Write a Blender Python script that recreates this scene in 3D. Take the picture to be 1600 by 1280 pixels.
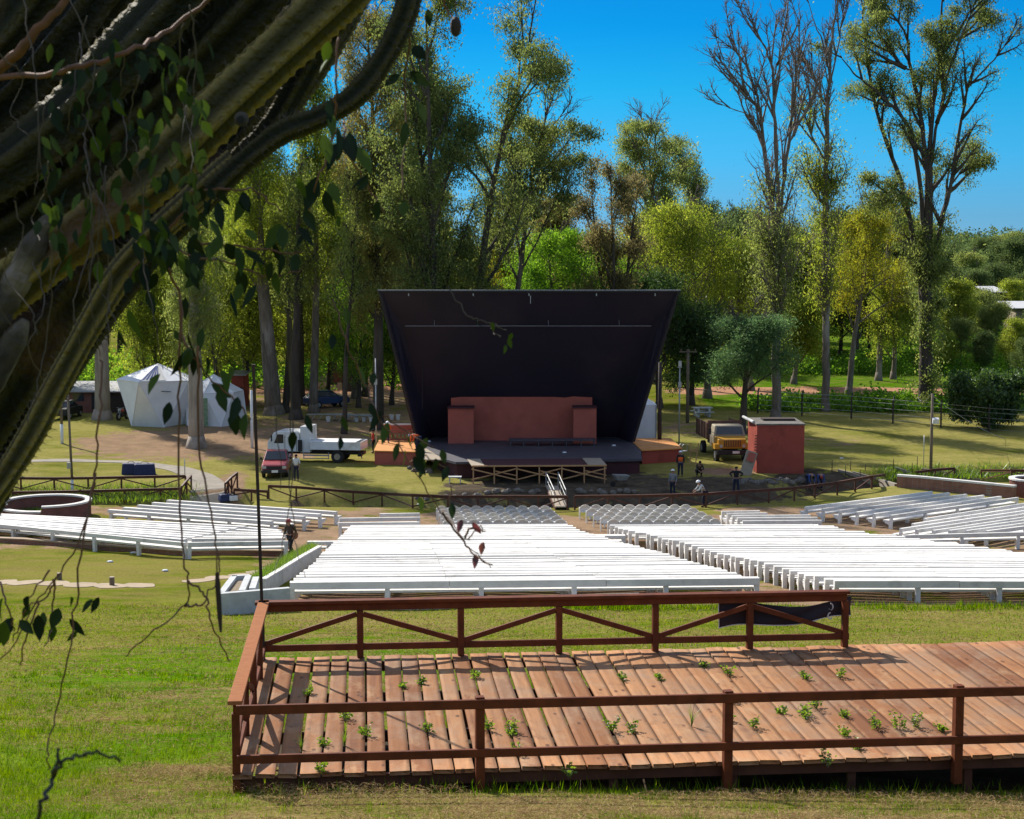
import bpy, bmesh, math, random
import numpy as np
from mathutils import Vector, Matrix, Euler

for o in list(bpy.data.objects):
    bpy.data.objects.remove(o)
scene = bpy.context.scene
COL = scene.collection
R = math.radians
random.seed(7)

# ------------------------------------------------------------------ camera
EYE = 16.0
FPX = 2560.0                       # focal length in pixels of a 1600 px wide picture
PITCH = math.atan(240.0 / FPX)
cam_d = bpy.data.cameras.new("camera")
cam_d.sensor_fit = 'HORIZONTAL'; cam_d.sensor_width = 36.0
cam_d.lens = 36.0 * FPX / 1600.0
cam_d.clip_start = 0.05; cam_d.clip_end = 6000
cam = bpy.data.objects.new("camera", cam_d); COL.objects.link(cam)
cam_d.dof.use_dof = True; cam_d.dof.focus_distance = 55.0; cam_d.dof.aperture_fstop = 13.0   # small phone lens: only the nearest twigs soften
cam.location = (0, 0, EYE)
cam.rotation_euler = (math.pi / 2 - PITCH, 0, 0)
scene.camera = cam

# ------------------------------------------------------------------ sky and sun
SUN_EL, SUN_AZ = R(37), R(36)      # azimuth to the left of the view direction
world = bpy.data.worlds.new("World"); scene.world = world
world.use_nodes = True
wn, wl = world.node_tree.nodes, world.node_tree.links
sky = wn.new('ShaderNodeTexSky'); sky.sky_type = 'NISHITA'; sky.sun_disc = False
sky.sun_elevation = SUN_EL; sky.sun_rotation = -SUN_AZ
sky.altitude = 2500; sky.air_density = 1.0; sky.dust_density = 0.0; sky.ozone_density = 4.0
hsv = wn.new('ShaderNodeHueSaturation'); hsv.inputs['Saturation'].default_value = 0.55
wl.new(sky.outputs[0], hsv.inputs['Color'])
bg = wn['Background']; bg.inputs['Strength'].default_value = 0.15
# clear dry air: the band just above the horizon stays blue instead of whitening
tc_ = wn.new('ShaderNodeTexCoord'); sx_ = wn.new('ShaderNodeSeparateXYZ'); wl.new(tc_.outputs['Generated'], sx_.inputs[0])
rp_ = wn.new('ShaderNodeValToRGB'); e_ = rp_.color_ramp.elements
e_[0].position = 0.0; e_[0].color = (.096, .19, .30, 1); e_[1].position = .42; e_[1].color = (1, 1, 1, 1)
for z_, c_ in ((.02, (0.0766, 0.1958, 0.3132)), (.058, (0.0391, 0.2279, 0.3654)), (.10, (0.0122, 0.2279, 0.3654)), (.135, (0.0035, 0.1897, 0.3741)), (.165, (0.0035, 0.1740, 0.3741)), (.25, (0.2175, 0.3915, 0.5220))):
    k_ = e_.new(z_); k_.color = (*c_, 1)
mx_ = wn.new('ShaderNodeMix'); mx_.data_type = 'RGBA'; mx_.blend_type = 'MULTIPLY'; mx_.inputs[0].default_value = 1
wl.new(sx_.outputs[2], rp_.inputs[0]); wl.new(hsv.outputs[0], mx_.inputs[6]); wl.new(rp_.outputs[0], mx_.inputs[7])
wl.new(mx_.outputs[2], bg.inputs['Color'])

sun_d = bpy.data.lights.new("sun", 'SUN'); sun_d.energy = 4.1; sun_d.angle = R(0.5)
sun_d.color = (1.0, 0.94, 0.84)
sun = bpy.data.objects.new("sun", sun_d); COL.objects.link(sun)
SUN_DIR = Vector((-math.sin(SUN_AZ) * math.cos(SUN_EL), math.cos(SUN_AZ) * math.cos(SUN_EL), math.sin(SUN_EL)))
sun.rotation_euler = (-SUN_DIR).to_track_quat('-Z', 'Y').to_euler()
sun.location = SUN_DIR * 60 + Vector((0, 40, 20))

vs = scene.view_settings
vs.view_transform = 'Standard'; vs.look = 'None'; vs.exposure = 0.9; vs.gamma = 1.0; vs.use_curve_mapping = False
scene.render.engine = 'CYCLES'
scene.cycles.max_bounces = 8; scene.cycles.diffuse_bounces = 5; scene.cycles.transparent_max_bounces = 6
scene.cycles.use_denoising = True

# ------------------------------------------------------------------ ground shape and picture rays
_DY = [-60, -10, 0, 10, 15, 17.2, 19, 22, 30, 45, 55, 58, 77, 92, 97, 105, 112, 125, 145, 170, 250, 400, 700, 2500]
_DD = [-12, 0.4, 1.6, 4.0, 5.3, 5.72, 6.1, 6.55, 8.1, 10.75, 12.1, 12.35, 13.95, 14.85, 14.95, 14.8, 14.6, 14.4, 14.0, 13.5, 12.2, 9.0, 5.0, -6]
_CX = [-80, -45, -25, -12, -5, 3, 11, 17, 22.5, 30, 45, 80]
_CY = [101, 101, 101, 100.5, 100, 100.2, 100.8, 103.4, 107.5, 109.5, 112, 114]

def ditch_y(x): return np.interp(x, _CX, _CY)

def gz_np(X, Y):
    X = np.asarray(X, float); Y = np.asarray(Y, float)
    d = np.interp(Y, _DY, _DD)
    z = EYE - d
    a = np.abs(Y - ditch_y(X))
    dep = np.where((X > -16.5) & (X < -13), .35, 1.25)
    z = z - dep * np.exp(-(a / 2.35) ** 4)
    # ground falls a little towards the right end of the wooden deck
    z = z - 0.13 * np.clip((X - 0.5) / 5.0, 0, 1) * np.exp(-((Y - 18.5) / 4.5) ** 4)
    # soft unevenness
    z = z + 0.05 * np.sin(X * .9 + 1.3 * np.sin(Y * .37)) * np.sin(Y * .71) * np.clip((Y - 24) / 10, 0.25, 1)
    # far hill on the right
    z = z + np.clip((Y - 200) / 300, 0, 1) * np.clip((X - 20) / 120, 0, 1) * 4.5
    return z

def gz(x, y): return float(gz_np(x, y))

def ray(px, py):
    u = (px - 800) / FPX; v = (640 - py) / FPX
    c, s = math.cos(PITCH), math.sin(PITCH)
    return Vector((u, c + v * s, -s + v * c))

def W(px, py, Y):
    """world point at depth Y on the line of sight through a photo pixel"""
    d = ray(px, py)
    return Vector((0, 0, EYE)) + d * (Y / d.y)

def G(px, py, h=0.0, y0=8.0):
    """ground point (raised by h) seen through a photo pixel"""
    d = ray(px, py); y = y0; prev = y0
    def f(y):
        t = y / d.y
        return EYE + d.z * t - (gz(d.x * t, y) + h)
    while y < 900:
        if f(y) < 0:
            a, b = prev, y
            for _ in range(30):
                m = (a + b) / 2
                if f(m) < 0: b = m
                else: a = m
            t = b / d.y
            return Vector((d.x * t, b, EYE + d.z * t - h))
        prev = y; y += max(.25, y * .004)
    t = 300 / d.y
    return Vector((d.x * t, 300, gz(d.x * t, 300)))

def GX(px, Y):
    """ground point at depth Y in photo column px"""
    x = (px - 800) / FPX * Y * 1.004
    return Vector((x, Y, gz(x, Y)))

def pxm(Y): return FPX / Y

# ------------------------------------------------------------------ object helpers
def tag(o, label=None, cat=None, group=None, kind=None):
    if label: o['label'] = label
    if cat: o['category'] = cat
    if group: o['group'] = group
    if kind: o['kind'] = kind
    return o

def thing(name, label, cat, loc=(0, 0, 0), rz=0.0, group=None, rot=None):
    o = bpy.data.objects.new(name, None); COL.objects.link(o)
    o.empty_display_size = .2
    o.location = loc; o.rotation_euler = rot if rot else (0, 0, rz)
    return tag(o, label, cat, group)

class MB:
    """collects shapes for ONE mesh object"""
    def __init__(self): self.v = []; self.f = []; self.m = []; self.mi = 0
    def add(self, vs, fs):
        b = len(self.v); self.v.extend([tuple(v) for v in vs])
        for f in fs: self.f.append([i + b for i in f]); self.m.append(self.mi)
        return self
    def box(self, c, s, rot=None, taper=1.0):
        hx, hy, hz = s[0] / 2, s[1] / 2, s[2] / 2
        vs = [(-hx, -hy, -hz), (hx, -hy, -hz), (hx, hy, -hz), (-hx, hy, -hz),
              (-hx * taper, -hy * taper, hz), (hx * taper, -hy * taper, hz), (hx * taper, hy * taper, hz), (-hx * taper, hy * taper, hz)]
        M = rot.to_3x3() if isinstance(rot, Matrix) else (Euler(rot).to_matrix() if rot else None)
        c = Vector(c)
        vs = [((M @ Vector(v)) if M else Vector(v)) + c for v in vs]
        return self.add(vs, [(0, 3, 2, 1), (4, 5, 6, 7), (0, 1, 5, 4), (1, 2, 6, 5), (2, 3, 7, 6), (3, 0, 4, 7)])
    def bar(self, a, b, w, h, up=(0, 0, 1)):
        """rectangular bar from a to b, w across, h along up"""
        a = Vector(a); b = Vector(b); d = b - a; L = d.length
        if L < 1e-6: return self
        d.normalize(); up = Vector(up)
        s = d.cross(up)
        if s.length < 1e-4: s = d.cross(Vector((0, 1, 0)))
        s.normalize(); u = s.cross(d)
        M = Matrix((s, d, u)).transposed()
        return self.box((a + b) / 2, (w, L, h), M)
    def tube(self, pts, rad, n=6, cap=True, twist=0.0):
        pts = [Vector(p) for p in pts]
        if not hasattr(rad, '__len__'): rad = [rad] * len(pts)
        vs = []; fs = []
        prev = None
        for i, p in enumerate(pts):
            d = (pts[min(i + 1, len(pts) - 1)] - pts[max(i - 1, 0)])
            if d.length < 1e-9: d = Vector((0, 0, 1))
            d.normalize()
            if prev is None:
                x = d.cross(Vector((0.31, 0.2, 0.93)))
                if x.length < .05: x = d.cross(Vector((1, 0, 0)))
            else: x = prev - d * prev.dot(d)
            x.normalize(); prev = x; y = d.cross(x)
            for k in range(n):
                a = 2 * math.pi * k / n + twist * i
                vs.append(p + (x * math.cos(a) + y * math.sin(a)) * rad[i])
        for i in range(len(pts) - 1):
            for k in range(n):
                k2 = (k + 1) % n
                fs.append((i * n + k, i * n + k2, (i + 1) * n + k2, (i + 1) * n + k))
        if cap:
            fs.append(tuple(range(n - 1, -1, -1))); b = (len(pts) - 1) * n
            fs.append(tuple(range(b, b + n)))
        return self.add(vs, fs)
    def cyl(self, c, r, h, n=12, axis='z', r2=None):
        c = Vector(c); ax = {'x': Vector((1, 0, 0)), 'y': Vector((0, 1, 0)), 'z': Vector((0, 0, 1))}[axis]
        return self.tube([c - ax * h / 2, c + ax * h / 2], [r, r if r2 is None else r2], n)
    def loft(self, rings, cap=True, closed=True):
        n = len(rings[0]); vs = [v for r in rings for v in r]; fs = []
        for i in range(len(rings) - 1):
            for k in range(n if closed else n - 1):
                k2 = (k + 1) % n
                fs.append((i * n + k, i * n + k2, (i + 1) * n + k2, (i + 1) * n + k))
        if cap:
            fs.append(tuple(range(n - 1, -1, -1))); b = (len(rings) - 1) * n; fs.append(tuple(range(b, b + n)))
        return self.add(vs, fs)
    def prism(self, poly, a, b):
        """extrude polygon poly (list of 3D points) by vector from a to b offsets"""
        a = Vector(a); b = Vector(b)
        return self.loft([[Vector(p) + a for p in poly], [Vector(p) + b for p in poly]])
    def sphere(self, c, r, nu=10, nv=7, sc=(1, 1, 1), z0=-1.0, z1=1.0):
        c = Vector(c); rings = []
        for j in range(nv + 1):
            zz = z0 + (z1 - z0) * j / nv
            zz = math.sin(math.pi / 2 * zz); rr = math.sqrt(max(0, 1 - zz * zz)) + 1e-4
            rings.append([c + Vector((math.cos(2 * math.pi * k / nu) * rr * r * sc[0], math.sin(2 * math.pi * k / nu) * rr * r * sc[1], zz * r * sc[2])) for k in range(nu)])
        return self.loft(rings)
    def build(self, name, mats, parent=None, smooth=False, bevel=0.0, auto=None):
        me = bpy.data.meshes.new(name)
        me.from_pydata(self.v, [], self.f)
        if not isinstance(mats, (list, tuple)): mats = [mats]
        for m in mats: me.materials.append(m)
        if len(mats) > 1: me.polygons.foreach_set('material_index', self.m)
        bm = bmesh.new(); bm.from_mesh(me); bmesh.ops.recalc_face_normals(bm, faces=bm.faces); bm.to_mesh(me); bm.free()
        if smooth: me.polygons.foreach_set('use_smooth', [True] * len(me.polygons))
        me.update()
        o = bpy.data.objects.new(name, me); COL.objects.link(o)
        if parent: o.parent = parent
        if bevel:
            b = o.modifiers.new('bevel', 'BEVEL'); b.width = bevel; b.segments = 2; b.limit_method = 'ANGLE'; b.angle_limit = R(40)
        if auto and smooth:
            e = o.modifiers.new('edges', 'EDGE_SPLIT'); e.split_angle = R(auto)
        return o

def copy_tree(o, parent=None):
    c = o.copy(); COL.objects.link(c); c.parent = parent
    for ch in list(o.children): copy_tree(ch, c)
    return c

def fast_mesh(name, verts, quads=None, tris=None, mats=(), attr=None, smooth=False):
    """numpy mesh; quads (n,4) or tris (n,3)"""
    idx = quads if quads is not None else tris
    k = idx.shape[1]
    me = bpy.data.meshes.new(name)
    me.vertices.add(len(verts)); me.vertices.foreach_set('co', np.asarray(verts, np.float32).ravel())
    me.loops.add(idx.size); me.loops.foreach_set('vertex_index', np.asarray(idx, np.int32).ravel())
    me.polygons.add(len(idx))
    me.polygons.foreach_set('loop_start', np.arange(0, idx.size, k, dtype=np.int32))
    try: me.polygons.foreach_set('loop_total', np.full(len(idx), k, np.int32))
    except Exception: pass
    for m in mats: me.materials.append(m)
    me.update(calc_edges=True)
    if attr:
        for an, (dom, arr) in attr.items():
            a = me.attributes.new(an, 'FLOAT', dom); a.data.foreach_set('value', np.asarray(arr, np.float32))
    if smooth: me.polygons.foreach_set('use_smooth', [True] * len(idx))
    return me

ORD = ['zeroth', 'first', 'second', 'third', 'fourth', 'fifth', 'sixth', 'seventh', 'eighth', 'ninth', 'tenth', 'eleventh', 'twelfth',
       'thirteenth', 'fourteenth', 'fifteenth', 'sixteenth', 'seventeenth', 'eighteenth', 'nineteenth', 'twentieth']
def ordw(n):
    if n <= 20: return ORD[n]
    t = {2: 'twenty', 3: 'thirty', 4: 'forty'}[n // 10]
    if n % 10 == 0: return {2: 'twentieth', 3: 'thirtieth', 4: 'fortieth'}[n // 10]
    return t + '-' + ORD[n % 10]

# ------------------------------------------------------------------ materials
def new_mat(name):
    m = bpy.data.materials.new(name); m.use_nodes = True
    nt = m.node_tree; nt.nodes.clear()
    out = nt.nodes.new('ShaderNodeOutputMaterial')
    return m, nt, out

def pmat(name, c1, c2=None, scale=3.0, rough=0.7, bump=0.0, bscale=None, metal=0.0, spec=0.3, stretch=(1, 1, 1), detail=5, c3=None, scale3=None, clear=0.0, lo=.35, hi=.68, vary=0):
    """principled material: two colours mixed by noise, an optional third in blotches, optional bump"""
    m, nt, out = new_mat(name); N, L = nt.nodes, nt.links
    b = N.new('ShaderNodeBsdfPrincipled'); L.new(b.outputs[0], out.inputs[0])
    b.inputs['Roughness'].default_value = rough; b.inputs['Metallic'].default_value = metal
    b.inputs['Specular IOR Level'].default_value = spec; b.inputs['Coat Weight'].default_value = clear
    tc = N.new('ShaderNodeTexCoord'); mp = N.new('ShaderNodeMapping'); mp.inputs['Scale'].default_value = stretch
    oi = N.new('ShaderNodeObjectInfo'); vm = N.new('ShaderNodeVectorMath'); vm.operation = 'SCALE'; vm.inputs[0].default_value = (37.0, 23.0, 11.0)
    L.new(oi.outputs['Random'], vm.inputs['Scale']); va = N.new('ShaderNodeVectorMath'); va.operation = 'ADD'
    L.new(tc.outputs['Object'], va.inputs[0]); L.new(vm.outputs[0], va.inputs[1]); L.new(va.outputs[0], mp.inputs[0])
    def noise(sc, det=detail):
        n = N.new('ShaderNodeTexNoise'); n.inputs['Scale'].default_value = sc; n.inputs['Detail'].default_value = det
        n.inputs['Roughness'].default_value = .62
        L.new(mp.outputs[0], n.inputs['Vector']); return n
    def ramp(src, a, c):
        r = N.new('ShaderNodeMapRange'); r.inputs['From Min'].default_value = a; r.inputs['From Max'].default_value = c
        L.new(src, r.inputs['Value']); return r.outputs[0]
    def mix(fac, a, c):
        x = N.new('ShaderNodeMix'); x.data_type = 'RGBA'; L.new(fac, x.inputs[0])
        for sock, val in ((x.inputs[6], a), (x.inputs[7], c)):
            if isinstance(val, tuple): sock.default_value = (*val, 1)
            else: L.new(val, sock)
        return x.outputs[2]
    if c2 is None: c2 = tuple(x * .8 for x in c1)
    n = noise(scale)
    col = mix(ramp(n.outputs[0], lo, hi), tuple(c1), tuple(c2))
    if c3: col = mix(ramp(noise(scale3 or scale * .3).outputs[0], .55, .7), col, tuple(c3))
    if vary:
        hv = N.new('ShaderNodeHueSaturation'); L.new(col, hv.inputs['Color']); L.new(ramp(oi.outputs['Random'], 0, 1), hv.inputs['Fac'])
        hv.inputs['Fac'].default_value = 1; hv.inputs['Value'].default_value = 1 - vary; col = hv.outputs[0]
    L.new(col, b.inputs['Base Color'])
    if bump:
        bp = N.new('ShaderNodeBump'); bp.inputs['Strength'].default_value = bump; bp.inputs['Distance'].default_value = .02
        L.new(noise(bscale or scale * 4).outputs[0], bp.inputs['Height']); L.new(bp.outputs[0], b.inputs['Normal'])
    return m

def leaf_mat(name, dark, mid, light, trans=.42, gloss=.012):
    """leaf: tone attribute picks the leaf's own hue, light also passes through"""
    m, nt, out = new_mat(name); N, L = nt.nodes, nt.links
    at = N.new('ShaderNodeAttribute'); at.attribute_name = 'tone'
    cr = N.new('ShaderNodeValToRGB'); e = cr.color_ramp.elements
    e[0].position = .1; e[0].color = (*dark, 1); e[1].position = .9; e[1].color = (*light, 1)
    k = e.new(.5); k.color = (*mid, 1)
    L.new(at.outputs['Fac'], cr.inputs[0])
    d = N.new('ShaderNodeBsdfDiffuse'); t = N.new('ShaderNodeBsdfTranslucent'); g = N.new('ShaderNodeBsdfGlossy')
    g.inputs['Roughness'].default_value = .42; g.inputs['Color'].default_value = (.8, .85, .8, 1)
    h = N.new('ShaderNodeHueSaturation'); h.inputs['Hue'].default_value = .488; h.inputs['Value'].default_value = 1.9; h.inputs['Saturation'].default_value = 1.1
    L.new(cr.outputs[0], d.inputs[0]); L.new(cr.outputs[0], h.inputs['Color']); L.new(h.outputs[0], t.inputs[0])
    a = N.new('ShaderNodeMixShader'); a.inputs[0].default_value = min(.65, trans + .15)
    L.new(d.outputs[0], a.inputs[1]); L.new(t.outputs[0], a.inputs[2])
    c = N.new('ShaderNodeMixShader'); c.inputs[0].default_value = gloss
    L.new(a.outputs[0], c.inputs[1]); L.new(g.outputs[0], c.inputs[2]); L.new(c.outputs[0], out.inputs[0])
    return m

def glass_mat(name, tint, rough=.08):
    m, nt, out = new_mat(name)
    b = nt.nodes.new('ShaderNodeBsdfPrincipled'); nt.links.new(b.outputs[0], out.inputs[0])
    b.inputs['Base Color'].default_value = (*tint, 1); b.inputs['Roughness'].default_value = rough
    b.inputs['Specular IOR Level'].default_value = .7
    return m

M = {}
M['white'] = pmat('white_painted_concrete', (.80, .775, .73), (.68, .66, .62), 1.7, .75, .25, 30, c3=(.54, .52, .48), scale3=.9, vary=.16, spec=.15)
M['chairwhite'] = pmat('white_plastic', (.72, .72, .69), (.64, .64, .61), 4, .45, spec=.4)
M['concrete'] = pmat('weathered_pale_concrete', (.52, .53, .52), (.40, .41, .40), 2.5, .85, .35, 25, c3=(.30, .31, .29), scale3=.8)
M['deckred'] = pmat('red_brown_stained_timber', (.155, .044, .018), (.095, .028, .013), 5, .6, .2, 30, stretch=(1, 1, 1), spec=.1)
M['fencewood'] = pmat('brown_stained_fence_timber', (.11, .040, .024), (.065, .026, .017), 4, .65, .2, 20)
M['shell'] = pmat('dark_navy_painted_shell', (.024, .018, .032), (.016, .014, .026), .35, .6, .1, 5, c3=(.036, .026, .036), scale3=.15)
M['shellrim'] = pmat('dark_grey_shell_rim', (.035, .030, .032), (.025, .022, .024), 1, .7)
M['stagefloor'] = pmat('dark_grey_stage_boards', (.075, .07, .085), (.05, .048, .06), 1.2, .6, .2, 10, c3=(.10, .09, .095), scale3=.4)
M['stagefront'] = pmat('dark_maroon_stage_front', (.07, .022, .026), (.05, .017, .02), 1.0, .8)
M['terracotta'] = pmat('terracotta_painted_wall', (.40, .115, .082), (.33, .094, .070), .8, .85, .15, 20, spec=.05, c3=(.30, .09, .068), scale3=.35)
M['terracottadark'] = pmat('terracotta_painted_block', (.34, .080, .057), (.27, .064, .048), .9, .8, .2, 18, spec=.05, c3=(.22, .055, .04), scale3=.7)
M['brick'] = None
M['ply'] = pmat('fresh_orange_plywood', (.62, .27, .075), (.52, .21, .055), 1.5, .6, .1, 10, c3=(.46, .19, .06), scale3=.5)
M['lumber'] = pmat('pale_raw_lumber', (.46, .27, .13), (.36, .20, .095), 3, .7, .1, 12)
M['tanboard'] = pmat('grey_tan_board', (.34, .28, .21), (.27, .22, .165), 2, .8)
M['steel'] = pmat('galvanised_steel', (.42, .43, .44), (.34, .35, .36), 4, .45, metal=.6)
M['rust'] = pmat('rusted_dark_steel', (.050, .030, .022), (.028, .02, .017), 12, .75, .3, 40)
M['polewood'] = pmat('weathered_pole_timber', (.20, .155, .11), (.13, .10, .075), 3, .85, .2, 12, stretch=(4, 4, .4))
M['darkpole'] = pmat('dark_brown_pole', (.06, .045, .038), (.04, .03, .027), 3, .8)
M['whitepaint'] = pmat('whitewash', (.74, .75, .76), (.62, .63, .64), 4, .8)
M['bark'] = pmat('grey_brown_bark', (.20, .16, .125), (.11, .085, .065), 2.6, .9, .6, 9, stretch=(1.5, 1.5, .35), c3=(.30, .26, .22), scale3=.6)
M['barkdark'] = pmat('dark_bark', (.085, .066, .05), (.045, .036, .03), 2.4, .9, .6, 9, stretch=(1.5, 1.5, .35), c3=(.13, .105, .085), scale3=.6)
M['barkpale'] = pmat('pale_smooth_bark', (.36, .30, .24), (.22, .18, .14), 1.8, .85, .3, 8, stretch=(1.5, 1.5, .3), c3=(.15, .12, .095), scale3=.5)
M['rubber'] = pmat('black_rubber', (.018, .018, .019), (.03, .029, .028), 8, .85)
M['blackplastic'] = pmat('black_plastic', (.02, .02, .022), (.03, .03, .032), 6, .55)
M['glassdark'] = glass_mat('dark_window_glass', (.02, .028, .035))
M['skin'] = pmat('brown_skin', (.32, .17, .11), (.27, .14, .09), 10, .6)
# ================================================================== GROUND
def ground_material():
    m, nt, out = new_mat('mown_grass_and_soil'); N, L = nt.nodes, nt.links
    b = N.new('ShaderNodeBsdfPrincipled'); L.new(b.outputs[0], out.inputs[0])
    b.inputs['Roughness'].default_value = .95; b.inputs['Specular IOR Level'].default_value = 0
    tc = N.new('ShaderNodeTexCoord')
    def noise(sc, stretch=(1, 1, 1), det=6, rough=.6):
        mp = N.new('ShaderNodeMapping'); mp.inputs['Scale'].default_value = stretch; L.new(tc.outputs['Object'], mp.inputs[0])
        n = N.new('ShaderNodeTexNoise'); n.inputs['Scale'].default_value = sc; n.inputs['Detail'].default_value = det; n.inputs['Roughness'].default_value = rough
        L.new(mp.outputs[0], n.inputs['Vector']); return n.outputs[0]
    def rng(src, a, c, lo=0., hi=1.):
        r = N.new('ShaderNodeMapRange'); r.inputs[1].default_value = a; r.inputs[2].default_value = c; r.inputs[3].default_value = lo; r.inputs[4].default_value = hi
        L.new(src, r.inputs[0]); return r.outputs[0]
    def mix(fac, a, c):
        x = N.new('ShaderNodeMix'); x.data_type = 'RGBA'; L.new(fac, x.inputs[0])
        for sock, val in ((x.inputs[6], a), (x.inputs[7], c)):
            if isinstance(val, tuple): sock.default_value = (*val, 1)
            else: L.new(val, sock)
        return x.outputs[2]
    def math_(op, a, c):
        x = N.new('ShaderNodeMath'); x.operation = op; x.use_clamp = True
        for s, v in zip(x.inputs, (a, c)):
            if isinstance(v, float): s.default_value = v
            else: L.new(v, s)
        return x.outputs[0]
    def attr(n):
        a = N.new('ShaderNodeAttribute'); a.attribute_name = n; return a.outputs['Fac']
    g1 = mix(rng(noise(1.1, (1, 1, 1)), .35, .65), (.068, .110, .005), (.150, .168, .016))
    g2 = mix(rng(noise(.16, (.6, 1.2, 1), 4), .42, .62), g1, (.185, .175, .040))
    fine = rng(noise(14, (1, 1, 1), 3, .7), .3, .7, .62, 1.25)
    lush = mix(attr('lush'), g2, mix(rng(noise(.9), .4, .6), (.048, .135, .003), (.085, .170, .005)))
    hay = mix(rng(noise(9, (1, 1, 1), 4, .75), .35, .65), (.14, .09, .038), (.30, .21, .095))
    haymask = math_('MULTIPLY', rng(noise(.75, (.55, 1.5, 1), 6, .7), .44, .60), attr('dry'))
    c = mix(haymask, lush, hay)
    pm = math_('MULTIPLY', attr('pale'), rng(noise(.28, (.7, 1.3, 1), 6, .68), .30, .55))
    c = mix(pm, c, mix(rng(noise(2.2, (1, 1, 1), 5, .7), .35, .65), (.30, .255, .085), (.21, .20, .055)))
    soil = mix(rng(noise(.7, (1, 1, 1), 6, .7), .35, .65), (.33, .215, .135), (.20, .135, .085))
    soil = mix(rng(noise(6, (1, 1, 1), 4), .45, .7), soil, (.26, .19, .125))
    dm = math_('ADD', attr('dirt'), rng(noise(.55, (1, 1, 1), 6, .72), .3, .7, -.42, .42))
    c = mix(rng(dm, .40, .58), c, soil)
    road = mix(rng(noise(1.3), .35, .65), (.44, .235, .15), (.36, .20, .125))
    rm = math_('ADD', attr('road'), rng(noise(.8), .3, .7, -.25, .25))
    c = mix(rng(rm, .42, .55), c, road)
    mud_and_shade = mix(rng(noise(1.2), .35, .65), (.055, .045, .035), (.11, .085, .06))
    wm = math_('ADD', attr('mud_and_shade'), rng(noise(.9), .3, .7, -.3, .3))  # mask holds real ditch mud plus shade painted dark
    c = mix(rng(wm, .42, .6), c, mud_and_shade)
    mulx = N.new('ShaderNodeMix'); mulx.data_type = 'RGBA'; mulx.blend_type = 'MULTIPLY'; mulx.inputs[0].default_value = 1
    L.new(c, mulx.inputs[6])
    cb = N.new('ShaderNodeCombineColor'); [L.new(fine, cb.inputs[i]) for i in range(3)]
    L.new(cb.outputs[0], mulx.inputs[7]); L.new(mulx.outputs[2], b.inputs['Base Color'])
    bp = N.new('ShaderNodeBump'); bp.inputs['Strength'].default_value = .5; bp.inputs['Distance'].default_value = .06
    L.new(noise(7, (1, 1, 1), 6, .75), bp.inputs['Height']); L.new(bp.outputs[0], b.inputs['Normal'])
    return m

def blob(X, Y, c, rx, ry, soft=1.6):
    d = ((X - c[0]) / rx) ** 2 + ((Y - c[1]) / ry) ** 2
    return np.clip(1.35 - d * .7, 0, 1) if soft else (d < 1) * 1.0

def dry_at(X, Y):
    d = np.clip(1.25 - np.abs(Y - 15.0) / 4.0, 0, 1) * np.clip((X + 5.0) / 2.6, .35, 1)
    d = np.maximum(d, .95 * blob(X, Y, (-2.6, 18), 2.0, 3.2))
    d = np.maximum(d, .8 * blob(X, Y, (-3.6, 27), 4.5, 6))
    d = np.maximum(d, .75 * blob(X, Y, (-5, 47), 5, 7))
    d = np.maximum(d, .6 * np.clip(1 - np.abs(Y - 52) / 9, 0, 1) * (X > -2))
    d = np.maximum(d, .45 * (Y > 24))
    return np.clip(d, .12, 1)

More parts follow.
